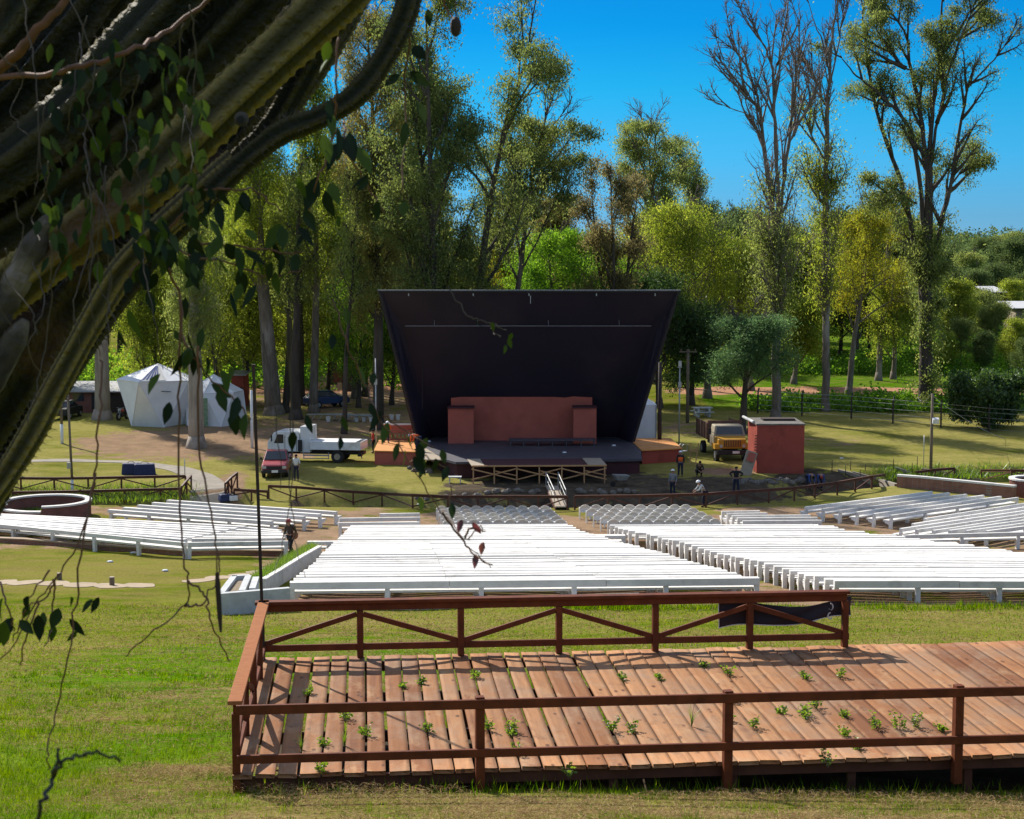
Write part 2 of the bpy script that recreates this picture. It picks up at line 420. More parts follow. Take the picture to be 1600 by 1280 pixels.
def build_ground():
    ys = np.concatenate([np.arange(-20, 12, 1.0), np.arange(12, 30, .3), np.arange(30, 92, .6), np.arange(92, 116, .35),
                         np.arange(116, 200, 1.2), np.geomspace(200, 2400, 40)])
    xp = np.concatenate([np.arange(0, 48, .5), np.geomspace(48, 1400, 34)])
    xs = np.concatenate([-xp[:0:-1], xp])
    X, Y = np.meshgrid(xs, ys); Z = gz_np(X, Y)
    nx, ny = len(xs), len(ys)
    V = np.stack([X.ravel(), Y.ravel(), Z.ravel()], 1)
    i = np.arange(nx * ny).reshape(ny, nx)
    Q = np.stack([i[:-1, :-1].ravel(), i[:-1, 1:].ravel(), i[1:, 1:].ravel(), i[1:, :-1].ravel()], 1)
    dirt = np.zeros_like(X)
    def dirt_blob(px, py, rx, ry, w=1.0):
        nonlocal dirt
        g = G(px, py); dirt = np.maximum(dirt, w * blob(X, Y, g, rx, ry))
    for px, py, rx, ry, w in [(330, 690, 8, 10, .8), (430, 690, 7, 9, .8), (240, 690, 6, 8, .75), (520, 630, 9, 10, .6), (600, 660, 7, 9, .6), (480, 662, 6, 7, .55),
                              (590, 600, 14, 14, .9), (500, 835, 3.2, 11, .75), (545, 810, 2.5, 5, .6), (480, 880, 2, 3, .55), (925, 828, 2.2, 7, .9), (675, 815, 1.8, 5, .7), (1330, 812, 4, 4, .8),
                              (1210, 800, 3.5, 2, .75), (1135, 737, 2.0, 1.5, .95), (1400, 822, 3, 3, .8), (1290, 800, 4, 3, .7),
                              (340, 780, 1.4, 7, .9), (1090, 668, 5, 6, .5), (760, 640, 14, 20, .5), (150, 800, 6, 2, .7), (1300, 690, 4, 3, .42), (1160, 1240, .5, .3, .4)]:
        dirt_blob(px, py, rx, ry, w)
    # trodden earth under and between the bench rows
    under = ((X > -8.6) & (X < 40) & (Y > 57) & (Y < 93.5)) * .62
    dirt = np.maximum(dirt, under)
    dirt = np.maximum(dirt, ((X < -9) & (X > -40) & (Y > 77) & (Y < 93)) * .5)
    road = np.zeros_like(X)
    rc = 163.5 + 2.0 * np.sin(X * .06)
    road = np.clip(1.5 - np.abs(Y - rc) / 3.6, 0, 1) * np.clip((X - 12) / 8, 0, 1)
    road = np.maximum(road, np.clip(1.4 - np.abs(Y - 172 - X * .12) / 7, 0, 1) * (X < -4) * np.clip((X + 60) / 20, 0, 1))
    mud_and_shade = np.exp(-(np.abs(Y - ditch_y(X)) / 2.0) ** 4) * np.where((X > -14) & (X < 21), .85, .1)
    mud_and_shade = np.maximum(mud_and_shade, .55 * blob(X, Y, (12, 99.8), 6, 2.2))
    for px, py, rx, ry, w in ((1020, 765, 9, 4.5, .78), (1110, 770, 6, 4.5, .78), (820, 765, 5.5, 4.5, .72), (930, 755, 6, 5, .72), (1290, 755, 4, 3, .7)):  # dark patches paint the shade before the stage and block building
        mud_and_shade = np.maximum(mud_and_shade, w * blob(X, Y, G(px, py), rx, ry))
    mud_and_shade = np.maximum(mud_and_shade, .7 * blob(X, Y, (3.0, 17.5), 8, .4) * (X > -2.2))  # dark strip paints the shade below the deck front
    lush = np.zeros_like(X)
    lush = np.maximum(lush, .9 * blob(X, Y, (-6, 36), 4.2, 10))
    lush = np.maximum(lush, .6 * blob(X, Y, (-3.6, 22.5), 2, 3))
    lush = np.maximum(lush, .65 * np.clip(1 - np.abs(Y - 33) / 9, 0, 1) * (X > -3))
    lush = np.maximum(lush, .6 * blob(X, Y, (-4.6, 15.8), 1.6, 1.3))
    lush = np.maximum(lush, .75 * blob(X, Y, (-4.6, 21), 2.4, 4))
    lush = np.maximum(lush, 1.0 * ((Y > 148) & (X > 18)) * 1.0)
    lush = np.maximum(lush, .8 * np.exp(-(np.abs(Y - ditch_y(X)) / 2.6) ** 4) * ((X > 21) | (X < -17)))
    pale = np.clip((Y - 94) / 8, 0, 1) * np.clip((152 - Y) / 6, 0, 1) * .95
    # ground painted dark under the wooden deck, as shade seen through its gaps
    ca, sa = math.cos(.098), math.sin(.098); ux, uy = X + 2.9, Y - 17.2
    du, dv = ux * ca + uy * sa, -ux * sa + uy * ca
    mud_and_shade = np.where((du > .1) & (dv > .05) & (dv < 4.7), .9, mud_and_shade)
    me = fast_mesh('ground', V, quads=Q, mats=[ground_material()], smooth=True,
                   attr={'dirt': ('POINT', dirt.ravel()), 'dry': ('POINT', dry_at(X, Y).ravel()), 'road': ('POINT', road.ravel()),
                         'mud_and_shade': ('POINT', mud_and_shade.ravel()), 'lush': ('POINT', lush.ravel()), 'pale': ('POINT', pale.ravel())})
    o = bpy.data.objects.new('ground', me); COL.objects.link(o); tag(o, kind='structure')
build_ground()

# ------------------------------------------------------------------ paved path, a strip that follows the ground
def ribbon(name, pts, widths, mat, lift=.03):
    P = [Vector(p) for p in pts]; dense = []
    for i in range(len(P) - 1):
        n = max(2, int((P[i + 1] - P[i]).length / .6))
        for k in range(n):
            t = k / n; dense.append((P[i].lerp(P[i + 1], t), widths[i] * (1 - t) + widths[i + 1] * t))
    dense.append((P[-1], widths[-1]))
    for _ in range(3):
        q = [dense[0]] + [((dense[j - 1][0] + dense[j][0] * 2 + dense[j + 1][0]) / 4, dense[j][1]) for j in range(1, len(dense) - 1)] + [dense[-1]]
        dense = q
    rings = []
    for j, (p, w) in enumerate(dense):
        d = dense[min(j + 1, len(dense) - 1)][0] - dense[max(j - 1, 0)][0]
        s = Vector((d.y, -d.x, 0)).normalized()
        ring = []
        for t, dz in ((-1, -.12), (-1, lift), (-.33, lift), (.33, lift), (1, lift), (1, -.12)):
            q = p + s * w * .5 * t; ring.append((q.x, q.y, gz(q.x, q.y) + dz))
        rings.append(ring)
    mb = MB(); mb.loft(rings, cap=True, closed=True)
    return tag(mb.build(name, mat), kind='structure')

M['path'] = pmat('pale_worn_concrete_paving', (.27, .235, .19), (.20, .175, .14), 1.2, .9, .2, 12, c3=(.15, .13, .10), scale3=.5)
M['flag'] = pmat('beige_paving_stone', (.36, .27, .18), (.27, .21, .135), 2.5, .9, .25, 14)
ribbon('path', [G(20, 721), G(130, 720), G(200, 722), G(262, 730), G(305, 741), G(326, 755), G(326, 775), G(318, 800)], [1.2, 1.2, 1.3, 1.5, 1.8, 2.1, 2.3, 2.3], M['path'])
# worn stepping path over the left lawn (flagstones are parts of the paving)
def flag_path():
    mb = MB(); rng = random.Random(3)
    centre = [G(-60, 909), G(60, 911), G(150, 916), G(240, 915), G(330, 905), G(400, 897), G(455, 882)]
    for i in range(len(centre) - 1):
        a, b = centre[i], centre[i + 1]; n = max(1, round((b - a).length / 1.25))
        for k in range(n):
            p = a.lerp(b, (k + .5) / n); d = (b - a).normalized(); s = Vector((d.y, -d.x, 0))
            if rng.random() < .12: continue
            w = .5 + rng.random() * .55; l = .66; ring0, ring1 = [], []
            for q in range(9):
                an = 2 * math.pi * q / 9; rr = .85 + rng.random() * .25
                v = p + d * math.cos(an) * l * rr * 1.05 + s * math.sin(an) * w * rr
                ring0.append((v.x, v.y, gz(v.x, v.y) - .05)); ring1.append((v.x, v.y, gz(v.x, v.y) + .02))
            mb.loft([ring0, ring1])
    tag(mb.build('stepping_path', M['flag']), kind='structure')
flag_path()
# ================================================================== WOODEN DECK AND ITS RAILINGS
DECK_Z = EYE - 5.45
def on_deck(px, py):
    d = ray(px, py); t = (DECK_Z - EYE) / d.z
    return Vector((d.x * t, d.y * t, DECK_Z))
DFL, DBL = on_deck(366, 1211), on_deck(404, 1029)
ang = math.atan2(on_deck(1600, 1003).y - DBL.y, on_deck(1600, 1003).x - DBL.x)
EX = Vector((math.cos(ang), math.sin(ang), 0)); EY = Vector((-EX.y, EX.x, 0))
DEPTH = (DBL - DFL).dot(EY)
DO = DFL + EX * 0.0                     # deck origin: front left corner
def D(x, y, z=0.0): return DO + EX * x + EY * y + Vector((0, 0, z))

def deck_wood():
    m, nt, out = new_mat('weathered_red_deck_boards'); N, L = nt.nodes, nt.links
    b = N.new('ShaderNodeBsdfPrincipled'); L.new(b.outputs[0], out.inputs[0]); b.inputs['Roughness'].default_value = .75; b.inputs['Specular IOR Level'].default_value = .06
    at = N.new('ShaderNodeAttribute'); at.attribute_name = 'tone'
    cr = N.new('ShaderNodeValToRGB'); e = cr.color_ramp.elements
    e[0].color = (.20, .085, .040, 1); e[1].color = (.40, .205, .098, 1); k = e.new(.5); k.color = (.315, .145, .064, 1)
    L.new(at.outputs['Fac'], cr.inputs[0])
    tc = N.new('ShaderNodeTexCoord')
    def noise(sc, st, det=6, rough=.65):
        mp = N.new('ShaderNodeMapping'); mp.inputs['Scale'].default_value = st; mp.inputs['Rotation'].default_value = (0, 0, -ang); L.new(tc.outputs['Object'], mp.inputs[0])
        n = N.new('ShaderNodeTexNoise'); n.inputs['Scale'].default_value = sc; n.inputs['Detail'].default_value = det; n.inputs['Roughness'].default_value = rough
        L.new(mp.outputs[0], n.inputs['Vector']); return n.outputs[0]
    def rng(src, a, c, lo=0., hi=1.):
        r = N.new('ShaderNodeMapRange'); r.inputs[1].default_value = a; r.inputs[2].default_value = c; r.inputs[3].default_value = lo; r.inputs[4].default_value = hi
        L.new(src, r.inputs[0]); return r.outputs[0]
    def mixc(fac, a, c, bt='MIX'):
        x = N.new('ShaderNodeMix'); x.data_type = 'RGBA'; x.blend_type = bt
        if isinstance(fac, float): x.inputs[0].default_value = fac
        else: L.new(fac, x.inputs[0])
        for sock, val in ((x.inputs[6], a), (x.inputs[7], c)):
            if isinstance(val, tuple): sock.default_value = (*val, 1)
            else: L.new(val, sock)
        return x.outputs[2]
    grain = rng(noise(9, (3.2, .22, 1), 6), .3, .7)
    c = mixc(grain, mixc(.35, cr.outputs[0], (.11, .048, .027)), cr.outputs[0])
    worn = rng(noise(1.7, (1.6, .7, 1), 6, .7), .52, .70, 0, .7)
    c = mixc(worn, c, (.42, .27, .15))
    stain = rng(noise(2.6, (1.3, .9, 1), 5, .7), .56, .72, 0, .75)
    c = mixc(stain, c, (.12, .062, .042))
    vo = N.new('ShaderNodeTexVoronoi'); vo.inputs['Scale'].default_value = 4.2; mpv = N.new('ShaderNodeMapping'); mpv.inputs['Scale'].default_value = (1.3, .62, 1); mpv.inputs['Rotation'].default_value = (0, 0, -ang)
    L.new(tc.outputs['Object'], mpv.inputs[0]); L.new(mpv.outputs[0], vo.inputs['Vector'])
    c = mixc(rng(vo.outputs['Distance'], .17, .09, 0, .8), c, (.07, .035, .025))      # knots and nail stains
    streak = rng(noise(5, (2.6, .10, 1), 5, .7), .55, .72, 0, .65)
    c = mixc(streak, c, (.16, .075, .045))
    grey = rng(noise(.9, (1.2, .8, 1), 6, .7), .46, .64, 0, .7)
    c = mixc(grey, c, (.27, .18, .12))
    L.new(c, b.inputs['Base Color'])
    bp = N.new('ShaderNodeBump'); bp.inputs['Strength'].default_value = .35; bp.inputs['Distance'].default_value = .008
    L.new(noise(12, (3, .25, 1)), bp.inputs['Height']); L.new(bp.outputs[0], b.inputs['Normal'])
    return m
M['deck'] = deck_wood()

def build_deck():
    root = thing('wooden_deck', 'weathered red-brown plank deck on the grass slope with weeds in its gaps', 'deck', D(4, DEPTH / 2), ang)
    inv = Matrix.Translation(root.location) @ Matrix.Rotation(ang, 4, 'Z'); inv = inv.inverted()
    rng = random.Random(11)
    verts, quads, tone = [], [], []
    x = -0.02; i = 0
    while x < 12.4:
        gap = (.020 + rng.random() * .020) if x < 4.6 else (.010 + rng.random() * .012)
        w = .236 - gap
        y0 = -.05 + rng.random() * .05; y1 = DEPTH + rng.random() * .06
        n = 10; tn = rng.random(); cup = rng.random() * .004; dz = rng.uniform(-.006, .006); sk = rng.uniform(-.010, .010); tw = rng.uniform(-.012, .012)
        base = len(verts)
        for k in range(n + 1):
            t = k / n; y = y0 + (y1 - y0) * t
            bow = math.sin(t * math.pi * 2 + i) * .004
            prof = [(0, -.045), (0, cup), (.25 * w, cup * .25), (.5 * w, 0), (.75 * w, cup * .25), (w, cup), (w, -.045)]
            for (a, h) in prof:
                verts.append(inv @ D(x + a + sk * t + bow, y, h + dz + tw * (a / w - .5)))
        for k in range(n):
            for q in range(7):
                q2 = (q + 1) % 7; s = base + k * 7
                quads.append((s + q, s + q2, s + 7 + q2, s + 7 + q)); tone.append(tn)
        for s, order in ((base, 1), (base + n * 7, -1)):
            quads.append((s, s + 1, s + 2, s + 3)); quads.append((s, s + 3, s + 4, s + 6)); quads.append((s + 4, s + 5, s + 6, s + 6)) if False else None
            tone += [tn, tn]
            quads.append((s + 3, s + 4, s + 5, s + 6)); tone.append(tn)
        x += .236; i += 1
    quads = [q for q in quads if q]
    me = fast_mesh('decking', np.array([tuple(v) for v in verts]), quads=np.array(quads), mats=[M['deck']], attr={'tone': ('FACE', tone)})
    o = bpy.data.objects.new('decking', me); COL.objects.link(o); o.parent = root
    # joists, fascia and stub posts below
    mb = MB()
    for y in (.08, DEPTH * .33, DEPTH * .66, DEPTH - .1):
        mb.bar(inv @ D(0, y, -.115), inv @ D(12.3, y, -.115), .05, .13)
    mb.build('joist', M['fencewood'], root)
    for x in np.arange(.1, 12.3, 1.32):
        for y in (.14, DEPTH - .16):
            p = D(x, y); h = DECK_Z - .05 - gz(p.x, p.y) + .1
            m2 = MB(); q = inv @ p; m2.box((q.x, q.y, -.05 - h / 2), (.09, .07, h)); m2.build('support_post', M['fencewood'], root)
    return root
build_deck()

def railing(name_label, a, b, posts, h, cap, low, brace=None, cap_over=.0, cat='railing', rail_h=.10, post_w=.085, low_h=.09, stickdown=.0, mat=None, name='wooden_railing', ends=True, group=None, zfun=None, cap_w=.15, cap_mat=None):
    """posts: distances along a-b"""
    mat = mat or M['deckred']
    a = Vector(a); b = Vector(b); L = (b - a).length; d = (b - a).normalized()
    root = thing(name, name_label, cat, a.lerp(b, .5), math.atan2(d.y, d.x), group)
    inv = (Matrix.Translation(root.location) @ Matrix.Rotation(root.rotation_euler.z, 4, 'Z')).inverted()
    def P(s, z, side=0.0): return inv @ (a + d * s + Vector((0, 0, z)) + Vector((d.y, -d.x, 0)) * side)
    top = MB()
    if cap:
        top.bar(P(-cap_over, h - .02), P(L + cap_over, h - .02), cap_w, .045)
        top.build('handrail', cap_mat or mat, root, bevel=.006)
        r = MB(); r.bar(P(0, h - .045 - rail_h / 2), P(L, h - .045 - rail_h / 2), .05, rail_h); r.build('top_rail', mat, root, bevel=.004)
    else:
        top.bar(P(0, h - rail_h / 2 - .02, .055), P(L + .04, h - rail_h / 2 - .02, .055), .045, rail_h); top.build('top_rail', mat, root, bevel=.005)
    side = 0 if cap else .055
    lo = MB(); lo.bar(P(0, low, side), P(L + .04, low, side), .045, low_h); lo.build('lower_rail', mat, root, bevel=.005)
    for s in posts:
        p = MB(); p.bar(P(s, -stickdown), P(s, h - (.145 if cap else 0)), post_w, post_w, up=(d.x, d.y, 0)); p.build('post', mat, root, bevel=.006)
    if brace is not None:
        for k in range(len(posts) - 1):
            up = (k + brace) % 2 == 0
            z0, z1 = (low + .06, h - .20) if up else (h - .20, low + .06)
            s0, s1 = posts[k] + .045, posts[k + 1] - .045
            q = MB(); q.bar(P(s0, z0), P(s1, z1), .04, .07); q.build('brace', mat, root, bevel=.004)
    return root

BACK_L = (on_deck(1322, 1011) - DBL).dot(EX)
rail_a = DBL - EY * .06; rail_b = rail_a + EX * BACK_L
bp = [(on_deck(px, 1031 - (px - 405) * .0235) - DBL).dot(EX) for px in (409, 563, 720, 873, 1023, 1170, 1318)]
railing('red-brown cross-braced timber railing along the far edge of the plank deck', rail_a, rail_b, bp, .80, True, .15, 0, rail_h=.10, cap_over=.03)
left_a = D(.02, .02); left_b = D(.02, DEPTH - .02)
railing('short cross-braced railing with tan handrail at the left end of the deck', left_a, left_b, [.03, DEPTH * .28, DEPTH * .54, DEPTH * .78], .80, True, .15, 0, cap_over=.05, stickdown=.25,
        cap_mat=pmat('tan_handrail_timber', (.34, .135, .052), (.25, .092, .038), 6, .7, .15, 20, stretch=(5, 1, 1), spec=.05))  # lighter and tanner than the other rails
fp = [(on_deck(px, 1210 - (px - 366) * .030) - DFL).dot(EX) for px in (743, 1127, 1483, 1850)]
fr_a = D(.04, -.06); fr_b = D(fp[-1] + .3, -.06)
railing('two-rail brown timber railing in front of the plank deck', fr_a, fr_b, fp, .80, False, .20, None, stickdown=.3, rail_h=.10, post_w=.095)

# steel rod standing at the far left deck corner
def rod():
    p = D(.02, DEPTH - .10); p.z = DECK_Z - .3
    top = W(396, 573, p.y)
    t = thing('steel_rod', 'thin tall rusty rod standing upright at the far left corner of the deck', 'pole', p)
    mb = MB(); mb.tube([(0, 0, 0), (top.x - p.x, 0, top.z - p.z)], .023, 8); mb.build('shaft', M['rust'], t)
    m2 = MB(); v = Vector((top.x - p.x, 0, top.z - p.z)); m2.tube([v, v + Vector((0, 0, .03))], .03, 8); m2.build('end_cap', M['rust'], t)
rod()

# dark banner tied behind the far railing
def banner():
    M['bannercloth'] = pmat('black_banner_cloth', (.018, .014, .022), (.026, .02, .03), 2.5, .7, .35, 6)
    M['bannertrim'] = pmat('pale_banner_print', (.62, .62, .64), (.55, .55, .57), 4, .7)
    s0 = bp[5] - .42; s1 = BACK_L + .09
    root = thing('cloth_banner', 'dark cloth banner sagging behind the right end of the far deck railing', 'banner', rail_a + EX * ((s0 + s1) / 2) + EY * .09, ang)
    n, mrow = 26, 6; vs = []; fs = []; L = s1 - s0
    def pt(i, j):
        u = i / n; x = (u - .5) * L
        topz = .70 - .13 * math.sin(math.pi * min(1, max(0, (u - .12) / .88))) * (1 if u > .12 else 0)
        botz = .285 + .13 * u ** 1.5 + .03 * math.sin(u * 9)
        z = topz + (botz - topz) * j / mrow
        return (x, .02 * math.sin(u * 17 + j) + .025 * math.sin(u * 7), z)
    for i in range(n + 1):
        for j in range(mrow + 1): vs.append(pt(i, j))
    for i in range(n):
        for j in range(mrow):
            a = i * (mrow + 1) + j; fs.append((a, a + mrow + 1, a + mrow + 2, a + 1))
    mb = MB(); mb.add(vs, fs); o = mb.build('cloth', M['bannercloth'], root, smooth=True)
    so = o.modifiers.new('thick', 'SOLIDIFY'); so.thickness = .004
    # pale hem along the bottom and the print at the right end
    h = MB()
    h.tube([Vector(pt(i, mrow)) + Vector((0, -.005, 0)) for i in range(n + 1)], .007, 5); h.build('hem', M['bannertrim'], root)
    h = MB(); h.tube([Vector(pt(0, j)) + Vector((0, -.005, 0)) for j in range(mrow + 1)], .006, 5); h.build('hem', M['bannertrim'], root)
    pr = MB()
    for zc, flip in ((.56, 1), (.43, -1)):
        pts = [Vector((L / 2 - .30 + .035 * math.cos(a) * flip, -.022, zc + .045 * math.sin(a))) for a in np.linspace(-2.4, 1.6, 9)]
        pr.tube(pts, .011, 5)
    pr.build('printed_mark', M['bannertrim'], root)
banner()
# ================================================================== SEATING
BH = .76
_legs = {}
rb = random.Random(5)
def leg_mesh(kind):
    if kind in _legs: return _legs[kind]
    mb = MB(); w = .17
    prof = [(-.06, -.35), (.07, -.35), (.09, .22), (.34, .30), (.34, .37), (.075, .37), (.06, BH - .19), (-.06, BH - .19)] if kind == 'slim' else \
           [(-.13, -.35), (.03, -.35), (.05, .22), (.32, .30), (.32, .36), (.05, .36), (.06, BH - .15), (-.13, BH - .15)]
    mb.prism([(-w / 2, y, z) for y, z in prof], (0, 0, 0), (w, 0, 0))
    o = mb.build('leg', M['white']); _legs[kind] = o.data; bpy.data.objects.remove(o)
    return _legs[kind]

def bench(label, a, b, group, kind='slim', dz=0.0, spacing=3.1, tilt=0.0, back_h=None, thick=.15):
    a, b = Vector(a), Vector(b)
    if a.x > b.x: a, b = b, a
    d = b - a; L = d.length; d.normalize()
    fwd = Vector((-d.y, d.x, 0)).normalized(); up = d.cross(fwd).normalized()
    rot = Matrix((d, fwd, up)).transposed().to_euler()
    root = thing('concrete_bench', label, 'bench', (a + b) / 2 + Vector((0, 0, dz)), group=group, rot=rot)
    s = MB(); s.box((0, .26, .415), (L - .02, .40, .085)); s.build('seat', M['white'], root)
    bk = MB()
    ns = max(1, round(L / 5.2)); sl = L / ns
    for q in range(ns):
        jx, jy, jz = -L / 2 + sl * (q + .5), rb.uniform(-.012, .012), rb.uniform(-.010, .010)
        if kind == 'slim': bk.box((jx, -thick / 2 + .07 + jy, BH - .085 + jz), (sl - .018, thick, .17), (tilt, rb.uniform(-.002, .002), rb.uniform(-.003, .003)))
        else: bk.box((jx, -.02 + jy, BH - .075 + jz), (sl - .018, .30, back_h or .15), (tilt + rb.uniform(-.02, .02), rb.uniform(-.002, .002), rb.uniform(-.003, .003)))
    bk.build('backrest', M['white'], root)
    n = max(1, round(L / spacing))
    for k in range(n + 1):
        o = bpy.data.objects.new('leg', leg_mesh(kind)); COL.objects.link(o); o.parent = root
        o.location = (-L / 2 + .09 + (L - .18) * k / n, 0, 0)
    return root

def GP(x, y): return Vector((x, y, gz(x, y)))
rb = random.Random(5)
# --- centre block and right block (long rows)
rowsY = [57.7 + .72 * i for i in range(34)]
for i, y in enumerate(rowsY):
    if 25 < i < 28 and False: continue
    t = i / 33
    # centre block, rows turn slightly
    sl = .105 * (1 - t) ** 1.2
    xl = -7.85 - .25 * t; xr = 2.94 + (81 - y) * .257
    if i in (23, 24): xl -= 1.3 if i == 23 else 0
    if i == 26: xr += 1.2
    yc = y
    a = (xl + rb.uniform(-.05, .05), yc + (xl - 1) * sl + .35 * sl * 10 * .3); b = (xr + rb.uniform(-.05, .05), yc + (xr - 1) * sl + .35 * sl * 10 * .3)
    last = i == 0
    bench(f"long white bench, {ordw(i + 1)} row of the centre seating block counting from the wooden deck", GP(*a), GP(*b),
          'white benches of the centre block', 'wide', rb.uniform(-.018, .018), tilt=rb.uniform(-.05, .05), back_h=.25 if i < 1 else None)
    # right block
    xl = 6.5 + (76.7 - y) * .26 + (0 if y < 77.2 else -.35); xr = min(15.3 + (81.7 - y) * .5, .3125 * y + 2.2)
    if y > 77.2: xr = 15.3 + (81.7 - y) * .52
    j = .012 * (t - .3)
    bench(f"long white bench, {ordw(i + 1)} row of the right seating block counting from the lawn", GP(xl + rb.uniform(-.06, .06), y), GP(xr + rb.uniform(-.3, .3), y + (xr - xl) * j),
          'white benches of the right block', 'wide', rb.uniform(-.018, .018), tilt=rb.uniform(-.05, .05), back_h=.25 if i < 1 else None)
# short bench ends that stick out beside the centre block
def bpx(label, p, q, group, **k):
    return bench(label, G(*p, h=BH), G(*q, h=BH), group, **k)
bpx('short white bench jutting out beside the grassy planter at the left of the centre block', (512, 846), (552, 846), 'small white benches by the aisle')
for k, (p, q) in enumerate([((529, 809.5), (656, 808)), ((529, 816.5), (656, 815.5)), ((593, 802.5), (656, 801.5))]):
    bpx(['white bench behind the aisle left of the chairs, second of three', 'white bench touching the centre block left of the chairs, nearest of three',
         'shortest white bench left of the chairs, nearest the stage'][k], p, q, 'small white benches by the aisle')
for k, (p, q) in enumerate([((1127, 799), (1187, 798)), ((1135, 802.5), (1197, 801.5)), ((1143, 805.5), (1266, 804.5)), ((1151, 809), (1277, 808)), ((1160, 813.5), (1284, 812.5))]):
    bpx(f'white bench right of the chairs, {ordw(k + 1)} of its group counting from the ditch fence', p, q, 'white benches right of the chairs')

def wing(first, last, n, text, group, spacing=3.1, thick=.15):
    for k in range(n):
        t = k / (n - 1)
        f = lambda i: (first[i][0] + (last[i][0] - first[i][0]) * t, first[i][1] + (last[i][1] - first[i][1]) * t)
        bpx(text.format(ordw(k + 1)), f(0), f(1), group, spacing=spacing, thick=thick)
wing(((263, 781), (527, 799)), ((172, 796), (427, 814.5)), 5, 'slanting white bench of the upper left wing, {} row counting from the stage', 'benches of the upper left wing', thick=.24)
wing(((-90, 798), (385, 822)), ((-90, 811), (292, 842)), 8, 'slanting white bench of the lower left wing, {} row counting from the round planter', 'benches of the lower left wing', thick=.30)
wing(((388, 823), (440, 828)), ((300, 841), (446, 840)), 6, 'short white bench behind the walking man, {} from the aisle', 'short benches behind the walking man', thick=.28)
bpx('long white bench along the low brick retaining wall of the left wing', (-40, 815.5), (291, 847.5), 'front benches of the left wing')
bpx('white bench ending beside the walking man, above the brick retaining wall', (292, 847.5), (449, 845), 'front benches of the left wing')
wing(((1258, 792), (1456, 768)), ((1391, 805), (1590, 777)), 6, 'slanting white bench of the upper right wing, {} row counting from the ditch fence', 'benches of the upper right wing')
for k, (p, q) in enumerate([((1444, 810), (1660, 777)), ((1425, 818), (1660, 783)), ((1406, 826), (1660, 789)), ((1431, 827.5), (1660, 794)), ((1457, 828.5), (1660, 799)), ((1483, 828.8), (1660, 804)),
                            ((1509, 829), (1660, 809)), ((1540, 829), (1660, 814))]):
    bpx(f'slanting white bench of the lower right wing, {ordw(k + 1)} row counting from the brick wall', p, q, 'benches of the lower right wing')
bpx('level white bench closing the near side of the lower right wing', (1410, 836), (1680, 829), 'benches of the lower right wing')

# --- chairs with rounded backs, in front of the bridge
def make_chair(loc, rz):
    root = thing('shell_chair', 'x', 'chair', loc, rz)
    s = MB(); s.box((0, .22, .43), (.46, .44, .05)); s.build('seat', M['chairwhite'], root, bevel=.015)
    b = MB(); W_, H0, H1 = .56, .40, .86
    rings = []
    prof = [(-W_ / 2, H0), (-W_ / 2, H0 + .24)] + [(-W_ / 2 * math.cos(a), H0 + .24 + (H1 - H0 - .24) * math.sin(a)) for a in np.linspace(.25, math.pi - .25, 7)] + [(W_ / 2, H0 + .24), (W_ / 2, H0)]
    def curve(x): return .16 * (abs(x) / (W_ / 2)) ** 2
    r0 = [(x, -.02 + curve(x) - (z - H0) * .10, z) for x, z in prof]; r1 = [(x, .03 + curve(x) - (z - H0) * .10, z) for x, z in prof]
    b.loft([r0, r1]); b.build('backrest', M['chairwhite'], root)
    for sx in (-1, 1):
        a = MB(); a.bar((sx * .29, .10, .66), (sx * .29, .42, .64), .05, .05); a.bar((sx * .29, .40, -.1), (sx * .29, .40, .66), .05, .05); a.bar((sx * .29, .06, -.1), (sx * .29, .10, .68), .05, .05)
        a.build('arm_frame', M['white'], root)
    return root
proto = make_chair((0, 0, 0), 0); used = False
def chairs(rows, side, where):
    global used
    n = 10
    for r, (l, rr) in enumerate(rows):
        for c in range(n):
            t = c / (n - 1)
            p = G(l[0] + (rr[0] - l[0]) * t, l[1] + (rr[1] - l[1]) * t, h=.84)
            o = proto if not used else copy_tree(proto); used = True
            o.location = p + Vector((rb.uniform(-.02, .02), rb.uniform(-.03, .03), 0)); o.rotation_euler = (0, 0, rb.uniform(-.05, .05) + side)
            o['label'] = f'round-backed chair {where}, row {r + 1} from the ditch fence, {ordw(c + 1)} from the left'
            o['group'] = 'white chairs facing the stage'
rowsL = [((690 + 3 * k, 790.5 + k * 5.3), (852 + 5.8 * k, 790.5 + k * 5.3)) for k in range(5)]
rowsR = [((914 + 11.5 * k, 789 + k * 5.6), (1072 + 11.5 * k, 788.5 + k * 5.6)) for k in range(5)]
chairs(rowsL, -.05, 'left of the bridge')
chairs(rowsR, .05, 'right of the bridge')

# --- planters and low walls round the benches
def wall_strip(name, label, cat, pts, h, thick, mats, cap=True, cap_h=.08, group=None, base=.5):
    """low wall along ground points; cap is its own part"""
    c = pts[len(pts) // 2]
    root = thing(name, label, cat, c, group=group)
    def ring(p, d, w, z0, z1):
        s = Vector((d.y, -d.x, 0)).normalized() * w / 2; q = Vector(p) - c
        return [q - s + Vector((0, 0, z0)), q + s + Vector((0, 0, z0)), q + s + Vector((0, 0, z1)), q - s + Vector((0, 0, z1))]
    def strip(nm, w, z0, z1, mat):
        rings = []
        for i, p in enumerate(pts):
            d = pts[min(i + 1, len(pts) - 1)] - pts[max(i - 1, 0)]
            rings.append(ring(p, d, w, z0, z1))
        mb = MB(); mb.loft(rings); return mb.build(nm, mat, root)
    strip('wall', thick, -base, h - (cap_h if cap else 0), mats[0])
    if cap: strip('coping', thick + .07, h - cap_h + .002, h, mats[1])
    return root

